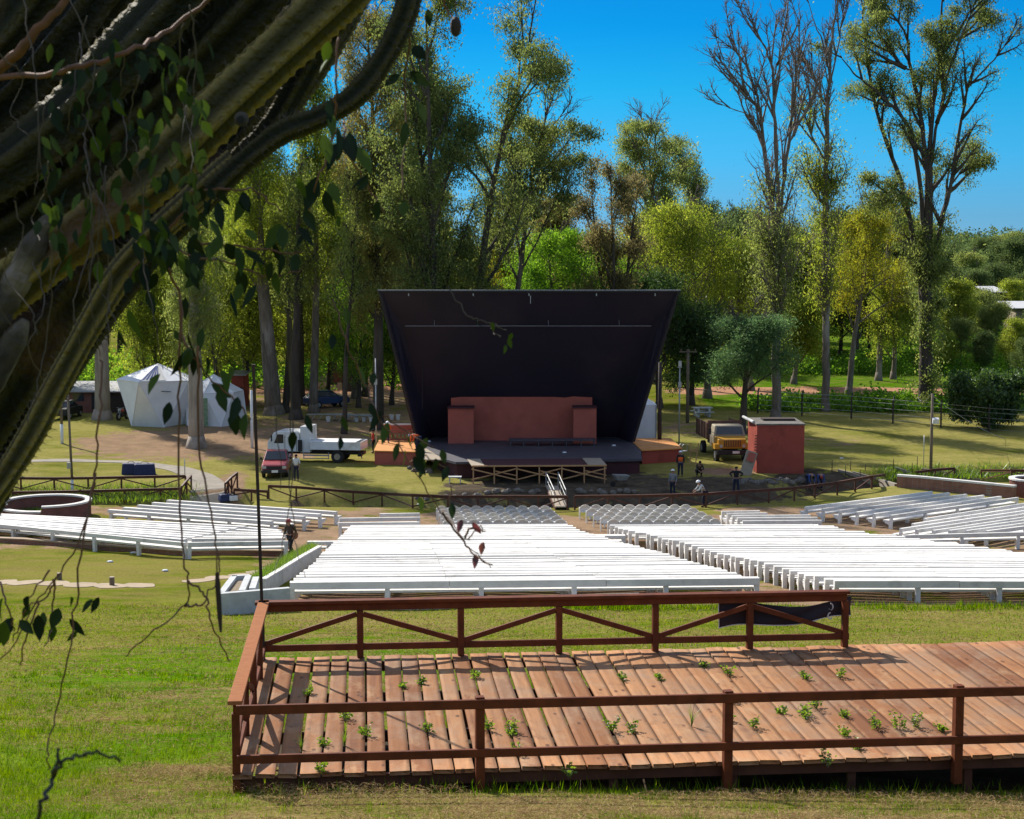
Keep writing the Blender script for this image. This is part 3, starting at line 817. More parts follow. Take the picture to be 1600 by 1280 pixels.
def brick_mat(name, c1, c2, mortar, sc=1.0):
    m, nt, out = new_mat(name); N, L = nt.nodes, nt.links
    b = N.new('ShaderNodeBsdfPrincipled'); L.new(b.outputs[0], out.inputs[0]); b.inputs['Roughness'].default_value = .9; b.inputs['Specular IOR Level'].default_value = .15
    tc = N.new('ShaderNodeTexCoord'); sp = N.new('ShaderNodeSeparateXYZ'); L.new(tc.outputs['Object'], sp.inputs[0])
    ad = N.new('ShaderNodeMath'); ad.operation = 'ADD'; L.new(sp.outputs[0], ad.inputs[0]); L.new(sp.outputs[1], ad.inputs[1])
    cb = N.new('ShaderNodeCombineXYZ'); L.new(ad.outputs[0], cb.inputs[0]); L.new(sp.outputs[2], cb.inputs[1])
    br = N.new('ShaderNodeTexBrick'); br.inputs['Color1'].default_value = (*c1, 1); br.inputs['Color2'].default_value = (*c2, 1); br.inputs['Mortar'].default_value = (*mortar, 1)
    br.inputs['Scale'].default_value = sc; br.inputs['Brick Width'].default_value = .24; br.inputs['Row Height'].default_value = .075; br.inputs['Mortar Size'].default_value = .010
    L.new(cb.outputs[0], br.inputs['Vector'])
    n = N.new('ShaderNodeTexNoise'); n.inputs['Scale'].default_value = 1.6; n.inputs['Detail'].default_value = 6; L.new(tc.outputs['Object'], n.inputs['Vector'])
    mx = N.new('ShaderNodeMix'); mx.data_type = 'RGBA'; mx.blend_type = 'MULTIPLY'; mx.inputs[0].default_value = .6
    L.new(br.outputs[0], mx.inputs[6]); L.new(n.outputs[0], mx.inputs[7]); L.new(mx.outputs[2], b.inputs['Base Color'])
    return m
M['brick'] = brick_mat('weathered_red_brick', (.42, .17, .10), (.34, .13, .08), (.36, .30, .25))
M['brickdark'] = brick_mat('dark_red_brick', (.30, .10, .075), (.24, .085, .065), (.22, .16, .14))
# left retaining wall below the benches
wall_strip('brick_retaining_wall', 'low brown brick retaining wall under the left bench wing', 'wall',
           [G(-60, 846), G(40, 850), G(165, 860), G(290, 868.5), G(375, 867.5), G(452, 869)], .28, .3, (M['brick'], pmat('earthy_concrete_coping', (.40, .30, .20), (.30, .22, .15), 2, .9)), cap_h=.06)
# white planter box and its long grassy arm
def frame_planter():
    c = G(372, 948)
    base = c.z
    top = W(372, 905, c.y).z
    P = [G(343, 950), G(505, 943), G(470, 920), G(378, 921)]
    root = thing('concrete_planter', 'low white concrete planter with a framed soil bed at the near bench corner', 'planter', c)
    def at(px, py):
        d = ray(px, py); t = (top - EYE) / d.z; return Vector((d.x * t, d.y * t, top)) - c
    def bar(name, p, q, w=.22, h=1.2, mat='concrete'):
        mb = MB(); a, b = at(*p), at(*q); mb.bar(a - Vector((0, 0, h / 2)), b - Vector((0, 0, h / 2)), w, h); return mb.build(name, M[mat], root)
    bar('front_wall', (342, 927), (452, 918), .24, 1.25)
    bar('side_wall', (346, 925), (366, 899), .22, .9)
    bar('back_wall', (362, 899.5), (390, 898), .22, .9)
    bar('side_wall', (378, 922), (388, 899), .22, .9)
    bar('cross_wall', (394, 919), (400, 901), .22, .9)
    mb = MB(); mb.add([at(350, 922) - Vector((0, 0, .12)), at(374, 920) - Vector((0, 0, .12)), at(384, 902) - Vector((0, 0, .12)), at(366, 903) - Vector((0, 0, .12))], [(0, 1, 2, 3)])
    mb.build('soil', pmat('dry_leafy_soil', (.16, .12, .08), (.26, .21, .14), 9, .95, .5, 20), root)
    # the white wall continues under the first bench rows
    mb = MB(); a, b = at(452, 918), at(1000, 902); mb.bar(a - Vector((0, -.2, .75)), b - Vector((0, -.2, .85)), .2, .45); mb.build('plinth', M['concrete'], root)
frame_planter()
def arm_planter():
    pts = [G(412, 930), G(440, 912), G(470, 892), G(500, 873.5)]
    w = wall_strip('white_planter_wall', 'sloping white wall of the grassy planter along the left edge of the centre benches', 'wall', pts, .62, .14, (M['concrete'], M['white']), cap_h=.05)
    return pts
ARM = arm_planter()
# round brick planters
def round_planter(label, c, r, h, gap=None):
    root = thing('round_brick_planter', label, 'planter', c)
    def arc(name, r0, r1, z0, z1, mat, a0, a1):
        n = 36; rings = []
        for k in range(n + 1):
            a = a0 + (a1 - a0) * k / n; ca, sa = math.cos(a), math.sin(a)
            rings.append([(r0 * ca, r0 * sa, z0), (r1 * ca, r1 * sa, z0), (r1 * ca, r1 * sa, z1), (r0 * ca, r0 * sa, z1)])
        mb = MB(); mb.loft(rings); return mb.build(name, mat, root)
    g0, g1 = gap if gap else (0, 0)
    a0, a1 = g1, g0 + 2 * math.pi
    arc('brick_wall', r - .22, r, -.6, h - .1, M['brickdark'], a0, a1)
    arc('coping', r - .30, r + .06, h - .098, h, M['white'], a0, a1)
    if gap:
        arc('step_wall', r - .22, r, -.6, h - .38, M['brickdark'], g0 + .02, g1 - .02)
        arc('step_coping', r - .30, r + .06, h - .378, h - .28, M['white'], g0 + .02, g1 - .02)
    mb = MB(); mb.cyl((0, 0, -.15), r - .2, .2, 30); mb.build('soil', pmat('planter_soil', (.13, .09, .06), (.2, .15, .09), 6, .95, .4), root)
rp = G(70, 801, h=0)
PL = W(72, 783, 93); PL.z = gz(PL.x, PL.y)
round_planter('round dark brick planter with white coping left of the bench wing', PL, 2.5, .95, gap=(R(215), R(280)))
PR = W(1612, 772, 101); PR.z = gz(PR.x, PR.y)
round_planter('round brick planter with white rim at the right picture edge', PR, 1.35, 1.15)
wall_strip('brick_garden_wall', 'long brick wall with white coping behind the upper right benches', 'wall', [G(1402, 761), G(1440, 764), G(1500, 770), G(1586, 779)], .82, .3, (M['brick'], M['white']), cap_h=.12)
# kerbs of the ditch on the right
for pts, lab in (([G(1332, 740), G(1350, 745), G(1375, 752), G(1401, 760)], 'pale concrete kerb between the ditch fence and the brick wall'),
                 ([G(1440, 735), G(1470, 739), G(1500, 746), G(1535, 753)], 'pale concrete kerb right of the lamp pole'),
                 ([G(1310, 737), G(1330, 741.5), G(1348, 748), G(1362, 756)], 'pale concrete kerb nearest the dark ditch mouth'),
                 ([G(1398, 733), G(1412, 737), G(1425, 742)], 'short pale kerb left of the lamp pole')):
    wall_strip('concrete_kerb', lab, 'kerb', pts, .16, .28, (M['path'], M['path']), cap=False, base=.3, group='pale kerbs by the ditch')
# dark bollards on the lawn path
for (px, py, hh), lab in zip(((93, 906, 10), (175, 915, 13)), ('dark short wooden stump post left on the lawn path', 'taller dark stump post beside the lawn flagstones')):
    p = G(px, py); t = thing('stump_post', lab, 'bollard', p, group='stump posts on the lawn')
    h = hh / pxm(p.y); mb = MB(); mb.cyl((0, 0, h / 2 - .1), .10, h + .2, 10); mb.build('stump', M['polewood'], t)
    mb = MB(); mb.cyl((0, 0, h + .012), .102, .024, 10); mb.build('cut_top', M['tanboard'], t)
# ================================================================== FENCES ALONG THE DITCH
def fence_run(label, px_pts, posts_px, h=.85, first_up=True, double=False, group='brown fences along the ditch'):
    """px_pts: points of the fence foot in the picture; posts at picture columns"""
    foot = [G(*p) for p in px_pts]
    c = foot[len(foot) // 2]
    root = thing('timber_fence', label, 'fence', c, group=group)
    # dense polyline
    xs = [p[0] for p in px_pts]; ys = [p[1] for p in px_pts]
    def at(px, z=0.0):
        py = np.interp(px, xs, ys); return G(px, py) - c + Vector((0, 0, z))
    P = [at(px) for px in posts_px]
    mb = MB()
    for a, b in zip(P[:-1], P[1:]): mb.bar(a + Vector((0, 0, h)), b + Vector((0, 0, h)), .14, .05); mb.bar(a + Vector((0, 0, h - .09)), b + Vector((0, 0, h - .09)), .045, .12)
    mb.build('rail', M['fencewood'], root)
    for p in P:
        m2 = MB(); m2.bar(p + Vector((0, 0, -.25)), p + Vector((0, 0, h - .03)), .10, .10, up=(0, 1, 0)); m2.build('post', M['fencewood'], root)
    for k, (a, b) in enumerate(zip(P[:-1], P[1:])):
        up = (k % 2 == 0) == first_up
        z0, z1 = (.12, h - .14) if up else (h - .14, .12)
        m3 = MB(); m3.bar(a + Vector((0, 0, z0)), b + Vector((0, 0, z1)), .05, .075); m3.build('brace', M['fencewood'], root)
    return root
fence_run('brown cross-braced fence on the far bank of the left channel, behind the round planter', [(-20, 766), (100, 767), (300, 763)], [-20, 33, 85, 138, 190, 242, 290], first_up=False)
fence_run('brown cross-braced fence on the near bank of the left channel', [(20, 789), (100, 788), (283, 783)], [20, 80, 138, 195, 251, 283], first_up=False)
fence_run('short brown fence closing the left channel beside the paved path', [(284, 783), (300, 764)], [284, 292, 299], h=.95)
fence_run('short brown fence on the right side of the paved path', [(352, 779), (362, 769), (371, 762)], [352, 357, 362, 371], h=1.0)
fence_run('long sagging brown fence left of the bridge, along the ditch', [(360, 777), (420, 779), (465, 781), (552, 788), (600, 791), (650, 795), (700, 797), (888, 797)], [420, 463, 507, 552, 597, 645, 700, 747, 794, 841, 886], first_up=False)
fence_run('brown fence right of the bridge, rising along the ditch bank', [(898, 797), (1000, 796), (1100, 793), (1152, 789), (1200, 786), (1240, 783), (1272, 779), (1308, 774), (1335, 769), (1362, 764), (1383, 760)],
          [898, 950, 1000, 1050, 1103, 1152, 1201, 1241, 1273, 1308, 1336, 1362, 1382], first_up=True)
fence_run('brown fence piece behind the lamp pole, right of the ditch', [(1430, 756), (1461, 752), (1491, 750)], [1430, 1461, 1491], first_up=False)
fence_run('brown fence piece at the far right beside the round planter', [(1533, 753), (1580, 754), (1640, 755)], [1533, 1580, 1630], first_up=True)
fence_run('low brown rail across the ditch foot right of the paved path', [(366, 776), (420, 779)], [366, 393, 418], h=.5)

# ================================================================== STAGE
FZ = EYE - 13.62                    # stage floor level
def on_floor(px, py, z=FZ):
    d = ray(px, py); t = (z - EYE) / d.z; return Vector((d.x * t, d.y * t, z))

def panel(mb, quad, thick):
    q = [Vector(p) for p in quad]; n = (q[1] - q[0]).cross(q[3] - q[0]).normalized() * thick
    mb.loft([q, [p + n for p in q]])

M['pipegrey'] = pmat('dull_grey_pipe', (.20, .19, .21), (.14, .13, .15), 3, .7)
def build_stage():
    root = thing('open_air_stage', 'big dark trapezoid stage shell with red back wall beyond the rows of benches', 'stage', on_floor(800, 700))
    o = root.location.copy()
    def loc(v): return Vector(v) - o
    yb, yt = 119.6, 115.6           # front rim: bottom and top depth
    BL, BR = W(657, 700, yb), W(984, 700, yb); BL.z = BR.z = FZ - .3
    TL, TR = W(597, 456.5, yt), W(1056, 456.5, yt)
    kL, kR = W(628, 509, 117.4), W(1022, 509, 117.4)      # knee between back panel and roof slope
    cL, cR = W(680, 700, 123.2), W(960, 700, 123.2); cL.z = cR.z = FZ - .3
    T = .28
    mb = MB(); panel(mb, [loc(cL), loc(cR), loc(kR), loc(kL)], -T); mb.build('back_panel', M['shell'], root)
    mb = MB(); panel(mb, [loc(kL), loc(kR), loc(TR), loc(TL)], -T); mb.build('roof_panel', M['shell'], root)
    for a, b, c, d, sg in ((BL, cL, kL, TL, -1), (BR, cR, kR, TR, 1)):
        mb = MB()
        q = [loc(p) for p in (a, b, c, d)]; off = Vector((sg * T, 0, 0))
        mb.loft([q, [p + off for p in q]]); mb.build('side_wall', M['shell'], root)
    # rim trim round the opening
    mb = MB()
    mb.bar(loc(TL) + Vector((-.3, -.05, .06)), loc(TR) + Vector((.3, -.05, .06)), .22, .12)
    mb.bar(loc(BL) + Vector((-.16, -.06, 0)), loc(TL) + Vector((-.2, -.06, .1)), .14, .16, up=(0, 1, 0)); mb.bar(loc(BR) + Vector((.16, -.06, 0)), loc(TR) + Vector((.2, -.06, .1)), .14, .16, up=(0, 1, 0))
    mb.build('rim', M['shellrim'], root)
    mb = MB(); mb.bar(loc(TL) + Vector((-.3, -.05, .14)), loc(TR) + Vector((.3, -.05, .14)), .3, .03); mb.build('roof_edge', M['steel'], root)
    # pipe across the knee with its hangers, small lamps under the rim
    mb = MB(); mb.tube([loc(kL) + Vector((.25, -.5, .0)), loc(kR) + Vector((-.25, -.5, .0))], .03, 6)
    for t in (.13, .3, .58, .86): mb.tube([loc(kL.lerp(kR, t)) + Vector((0, -.5, .0)), loc(kL.lerp(kR, t)) + Vector((0, -.25, .5))], .02, 4)
    mb.build('lighting_pipe', M['pipegrey'], root)
    for t in (.09, .31, .50, .73, .93):
        p = loc(TL.lerp(TR, t)); mb = MB(); mb.cyl((p.x, p.y + .1, p.z - .18), .05, .18, 6); mb.build('rim_lamp', M['steel'], root)
    p = loc(W(829, 462, 113.3)); mb = MB(); mb.tube([p, p - Vector((0, 0, .55))], .025, 5); mb.build('hanging_pipe', M['steel'], root)
    p = loc(W(660, 552, 119)); q = loc(W(660, 640, 119.5)); mb = MB(); mb.tube([p, q], .025, 5); mb.build('wall_conduit', M['shellrim'], root)
    # red back wall with its two wings
    mb = MB(); a, b = W(705, 690, 120.7), W(925, 690, 120.7); top = W(815, 620.5, 120.7).z
    rag = [Vector((a.x + (b.x - a.x) * t, 120.7, top + (.06 * math.sin(t * 37) * (t > .78)) + (.0 if t > .05 else -.08))) for t in np.linspace(0, 1, 16)]
    poly = [Vector((a.x, 120.7, FZ - .2))] + rag + [Vector((b.x, 120.7, FZ - .2))]
    mb.prism([loc(p) for p in poly], (0, 0, 0), (0, .3, 0)); mb.build('red_back_wall', M['terracotta'], root)
    for x0, x1, y1 in ((700, 740, 638.5), (896, 932, 638)):
        p, q = W(x0, y1, 118.7), W(x1, y1, 118.7); mb = MB()
        mb.box(loc(((p.x + q.x) / 2, 119.4, (p.z + FZ - .2) / 2)), (q.x - p.x, 1.4, p.z - FZ + .2)); mb.build('wing_wall', M['terracotta'], root)
        mb = MB(); mb.box(loc(((p.x + q.x) / 2, 119.35, p.z + .05)), (q.x - p.x + .1, 1.55, .10)); mb.build('wing_cap', M['stagefront'], root)
    # floor slab: outline in plan
    out = [on_floor(x, y) for x, y in ((648, 689), (693, 717), (712, 722), (1003, 717), (1001, 700), (990, 686), (930, 676), (700, 676))]
    mb = MB(); mb.prism([loc(p) for p in out], (0, 0, -.16), (0, 0, 0)); mb.build('floor', M['stagefloor'], root)
    inn = [Vector((p.x * .985 + .0, p.y + .22, FZ - .16)) for p in out]
    mb = MB(); mb.prism([loc(p) for p in inn], (0, 0, -1.5), (0, 0, -.002)); mb.build('base_wall', M['stagefront'], root)
    # riser bench on the floor
    a, b = on_floor(795, 697), on_floor(931, 697)
    mb = MB(); mb.box(loc((a + b) / 2 + Vector((0, .5, .42))), (b.x - a.x, 1.2, .08)); mb.build('riser_top', M['stagefloor'], root)
    for t in (0.02, .17, .34, .5, .66, .83, .98):
        for dy in (.0, 1.0):
            p = loc(a.lerp(b, t)); mb = MB(); mb.box((p.x, p.y + dy, .19), (.07, .07, .38)); mb.build('riser_leg', M['stagefloor'], root)
    return root
build_stage()

# small pale things left lying on the stage floor
for k, (px, py, s, lab) in enumerate(((790, 682, .30, 'crumpled pale sheet lying on the stage in front of the red wall'), (669, 691, .16, 'small white bag at the left foot of the stage shell'),
                                      (882, 708, .12, 'small white scrap at the middle of the stage floor'), (959, 697, .12, 'white scrap on the right half of the stage floor'))):
    p = on_floor(px, py); t = thing('scrap', lab, 'litter', p)
    mb = MB(); mb.sphere((0, 0, s * .35), s, 8, 5, (1.3, .8, .5)); mb.build('crumpled_sheet', M['whitepaint'], t)

def platform(label, top_px, z, h, front_mat, top_mat, name='plywood_platform', legs=()):
    pts = [on_floor(*p, z) for p in top_px]
    c = sum(pts, Vector()) / len(pts); c.z = z - h
    root = thing(name, label, 'platform', c)
    L = [p - c for p in pts]
    mb = MB(); mb.prism(L, (0, 0, -.07), (0, 0, 0)); mb.build('deck_sheet', M[top_mat], root)
    ctr = sum(L, Vector()) / len(L); inn = [ctr + (p - ctr) * .965 for p in L]
    for p in inn: p.z = h - .072
    if front_mat:
        mb = MB(); mb.prism(inn, (0, 0, -h - .3), (0, 0, 0)); mb.build('side_panel', M[front_mat], root)
    return root
platform('orange plywood side platform with red-brown front at the left of the stage', [(584, 704), (653, 706), (645, 687.5), (592, 687.5)], FZ + .06, 1.35, 'terracotta', 'ply')
platform('grey-tan board ramp between the left platform and the stage floor', [(655, 718), (711, 718.2), (690, 705), (657, 691), (650, 704)], FZ - .02, .25, None, 'tanboard', name='board_ramp')
platform('orange plywood side platform with dark red front at the right of the stage', [(1002.5, 703.5), (1066, 700.5), (1048, 684.5), (986, 684.5), (989, 691)], FZ + .05, 1.3, 'terracottadark', 'ply')

# raw lumber forestage on trestles
def forestage():
    z = FZ + .03
    c4 = [on_floor(737, 728, z), on_floor(948, 727, z), on_floor(938, 716, z), on_floor(730, 717.5, z)]
    c = sum(c4, Vector()) / 4; root = thing('timber_forestage', 'raw lumber forestage frame on trestle legs in front of the stage', 'platform', c)
    A, B, C, Dd = [p - c for p in c4]
    gl = gz(c4[0].x, c4[0].y) - z - .3
    for name, t0, t1 in (('end_board', 0, .095), ('end_board', .865, 1.0)):
        mb = MB(); q = [A.lerp(B, t0), A.lerp(B, t1), Dd.lerp(C, t1), Dd.lerp(C, t0)]; mb.prism(q, (0, 0, -.03), (0, 0, .02)); mb.build(name, M['tanboard'], root)
    mb = MB(); q = [A.lerp(B, .10) , A.lerp(B, .86), Dd.lerp(C, .86), Dd.lerp(C, .10)]; mb.prism([p + (Vector((0, .12, 0)) if i < 2 else Vector()) for i, p in enumerate(q)], (0, 0, -.06), (0, 0, -.01)); mb.build('dark_decking', M['stagefront'], root)
    mb = MB(); mb.bar(A + Vector((0, 0, -.02)), B + Vector((0, 0, -.02)), .06, .10); mb.build('front_rail', M['lumber'], root)
    mb = MB(); mb.bar(Dd + Vector((0, 0, -.09)), C + Vector((0, 0, -.09)), .05, .12); mb.build('rear_rail', M['lumber'], root)
    n = 6
    for row, (p0, p1) in enumerate(((A, B), (Dd, C))):
        for k in range(n + 1):
            t = min(.985, max(.012, k / n)); p = p0.lerp(p1, t)
            mb = MB(); mb.bar(p + Vector((0, 0, -.1)), p + Vector((0, 0, gl)), .09, .09, up=(0, 1, 0)); mb.build('trestle_leg', M['lumber'], root)
        for k in range(n):
            a, b = p0.lerp(p1, k / n), p0.lerp(p1, (k + 1) / n)
            e = (p0.lerp(p1, (k + 2) / n) if k + 2 <= n else b)
            mb = MB()
            if k % 2 == 0: mb.bar(a + Vector((0, -.06, -.2)), e + Vector((0, -.06, gl + .55)), .04, .08); mb.bar(a + Vector((0, .06, gl + .55)), e + Vector((0, .06, -.2)), .04, .08)
            else: mb.bar(a + Vector((0, .1, -.35)), b + Vector((0, .1, gl + .8)), .04, .07)
            mb.build('diagonal_brace', M['lumber'], root)
forestage()

# ramp bridge over the ditch
def bridge():
    a1, a2 = G(868, 797), G(886, 797); b1, b2 = G(853, 762), G(872, 762)
    a1.z += .2; a2.z += .2; b1.z = b2.z = gz(b1.x, b1.y) + .12
    c = (a1 + a2 + b1 + b2) / 4; root = thing('footbridge', 'narrow plank footbridge with steel handrails over the ditch before the stage', 'bridge', c)
    for (t0, t1) in ((0, .48), (.52, 1)):
        mb = MB(); q = [a1.lerp(a2, t0) - c, a1.lerp(a2, t1) - c, b1.lerp(b2, t1) - c, b1.lerp(b2, t0) - c]; mb.prism(q, (0, 0, -.05), (0, 0, .02)); mb.build('plank_deck', M['tanboard'], root)
    for p, q in ((a1, b1), (a2, b2)):
        mb = MB(); mb.bar(p - c - Vector((0, 0, .14)), q - c - Vector((0, 0, .14)), .07, .18); mb.build('side_beam', M['fencewood'], root)
    for p, q in ((a1, b1), (a2, b2)):
        p2, q2 = p - c, q - c; p2 = p2.lerp(q2, .12)
        mb = MB(); mb.tube([p2 + Vector((0, 0, .85)), q2 + Vector((0, 0, .9))], .03, 6); mb.tube([p2 + Vector((0, 0, .45)), q2 + Vector((0, 0, .5))], .02, 6)
        for t in (0, .33, .66, 1): mb.tube([p2.lerp(q2, t) - Vector((0, 0, .1)), p2.lerp(q2, t) + Vector((0, 0, .85 + .05 * t))], .022, 6)
        mb.build('handrail', M['steel'], root)
bridge()

# stones along the far bank of the ditch
def rock(label, p, s, seed, group):
    rg = random.Random(seed); mb = MB(); n, m = 8, 5; rings = []
    for j in range(m + 1):
        zz = math.sin(math.pi / 2 * (-1 + 2 * j / m)); rr = math.sqrt(max(0, 1 - zz * zz)) + .02
        rings.append([(math.cos(2 * math.pi * k / n) * rr * s * rg.uniform(.8, 1.15), math.sin(2 * math.pi * k / n) * rr * s * rg.uniform(.7, 1.0), zz * s * .72 * rg.uniform(.85, 1.1)) for k in range(n)])
    mb.loft(rings); o = mb.build('rock', M['stone'], None, smooth=False); o.location = p; o.rotation_euler = (0, 0, rg.uniform(0, 6))
    tag(o, label, 'rock', group)
M['stone'] = pmat('grey_field_stone', (.17, .15, .13), (.10, .09, .08), 2.5, .9, .4, 10)
rg = random.Random(21)
for k in range(22):
    px = 765 + k * 10.6 + rg.uniform(-4, 4)
    if 848 < px < 890: continue
    p = G(px, 770 + rg.uniform(-2, 2.5)); p.z += .05
    rock('grey stone in the row of stones lining the ditch before the stage', p, rg.uniform(.16, .33), k, 'stones lining the ditch')
for k in range(26):
    px = 1150 + k * 4.2 + rg.uniform(-2, 2); p = G(px, 752 + 2 * math.sin(k) + rg.uniform(-2, 2))
    rock('brown stone in the ditch bank below the red block building', p, rg.uniform(.14, .32), 100 + k, 'stones below the red block building')
for k in range(16):
    px = 655 + k * 6.5 + rg.uniform(-3, 3); p = G(px, 776 - (k - 8) * .2 + rg.uniform(-2, 2))
    rock('pale stone at the grassy ditch edge left of the forestage', p, rg.uniform(.10, .26), 200 + k, 'stones left of the forestage')
# ================================================================== TREES
LM = {
    'euc':   leaf_mat('eucalyptus_leaf', (.075, .110, .035), (.145, .185, .055), (.25, .27, .08), .44),
    'dark':  leaf_mat('dark_eucalyptus_leaf', (.060, .088, .030), (.115, .150, .045), (.21, .235, .068), .42),
    'olive': leaf_mat('olive_brown_leaf', (.09, .095, .034), (.175, .165, .050), (.27, .23, .075), .42),
    'lime':  leaf_mat('lime_green_leaf', (.060, .100, .018), (.165, .215, .036), (.30, .325, .06), .48),
    'yellow': leaf_mat('yellowing_leaf', (.085, .105, .018), (.160, .172, .026), (.26, .25, .034), .46),
    'bright': leaf_mat('bright_green_leaf', (0.058, 0.137, 0.021), (0.104, 0.215, 0.029), (0.182, 0.299, 0.046), .45),
    'acacia': leaf_mat('feathery_blue_green_leaf', (0.043, 0.095, 0.043), (0.081, 0.149, 0.061), (0.135, 0.209, 0.081), .38),
    'rust':  leaf_mat('brown_olive_leaf', (.088, .084, .038), (.15, .135, .058), (.21, .18, .075), .38),
    'far':   leaf_mat('far_wood_leaf', (.034, .058, .028), (.068, .10, .038), (.125, .16, .05), .36, 0.0),
    'bush':  leaf_mat('glossy_bush_leaf', (.020, .046, .015), (.040, .080, .022), (.080, .13, .03), .3, .03),
}

def nrm(v): return v / (np.linalg.norm(v, axis=-1, keepdims=True) + 1e-9)

class Skel:
    def __init__(s, seed): s.rng = np.random.default_rng(seed); s.mb = MB(); s.sites = []; s.bare = []
    def limb(s, p, d, L, r0, r1, wob=.12, up=.0, n=None, sides=6):
        n = n or max(3, int(L / .9) + 1); pts = [np.array(p, float)]; d = nrm(np.array(d, float))
        for i in range(n):
            d = nrm(d + s.rng.normal(0, wob, 3) + np.array([0, 0, up / n])); pts.append(pts[-1] + d * L / n)
        s.mb.tube([tuple(q) for q in pts], list(np.linspace(r0, r1, len(pts))), sides)
        return np.array(pts)

def along(pts, t):
    f = t * (len(pts) - 1); i = min(int(f), len(pts) - 2); a = f - i
    return pts[i] * (1 - a) + pts[i + 1] * a, nrm(pts[i + 1] - pts[i])

def rot_dir(rng, d, ang, az=None):
    d = nrm(d); x = np.cross(d, [0.13, .22, .97]);
    if np.linalg.norm(x) < .1: x = np.cross(d, [1, 0, 0])
    x = nrm(x); y = np.cross(d, x); az = rng.uniform(0, 2 * math.pi) if az is None else az
    return nrm(d * math.cos(ang) + (x * math.cos(az) + y * math.sin(az)) * math.sin(ang))

def leaves(rng, sites, n, size, wid, sigma, weep, flat=.0):
    """diamond leaves scattered round twig sites; sites (m,4): position and weight"""
    S = np.asarray(sites); w = S[:, 3] / S[:, 3].sum(); idx = rng.choice(len(S), n, p=w)
    stone = rng.uniform(0, 1, len(S))
    c = S[idx, :3] + rng.normal(0, 1, (n, 3)) * np.array([sigma, sigma, sigma * (.75 - .35 * flat)])
    if weep > 0: c[:, 2] -= rng.uniform(0, 1, n) ** 1.2 * weep
    a = rng.normal(0, 1, (n, 3)); a[:, 2] = a[:, 2] * (1 - .5 * flat) - (1.5 if weep > 0 else .3) * (1 - flat); a = nrm(a)
    wv = nrm(np.cross(a, rng.normal(0, 1, (n, 3))))
    l = size * rng.uniform(.6, 1.3, n)[:, None]; wd = wid * rng.uniform(.7, 1.3, n)[:, None]
    V = np.stack([c - a * l / 2, c + wv * wd / 2, c + a * l / 2, c - wv * wd / 2], 1).reshape(-1, 3)
    Q = np.arange(4 * n).reshape(n, 4)
    tone = np.clip(.55 * stone[idx] + .45 * rng.uniform(0, 1, n), 0, 1)
    return V, Q, tone

def smooth_poly(pts, n):
    P = [Vector(p) for p in pts]; out = []
    for i in range(len(P) - 1):
        p0, p1, p2, p3 = P[max(i - 1, 0)], P[i], P[i + 1], P[min(i + 2, len(P) - 1)]
        for k in range(n):
            t = k / n; out.append(.5 * ((2 * p1) + (p2 - p0) * t + (2 * p0 - 5 * p1 + 4 * p2 - p3) * t * t + (3 * p1 - p0 - 3 * p2 + p3) * t ** 3))
    out.append(P[-1]); return out

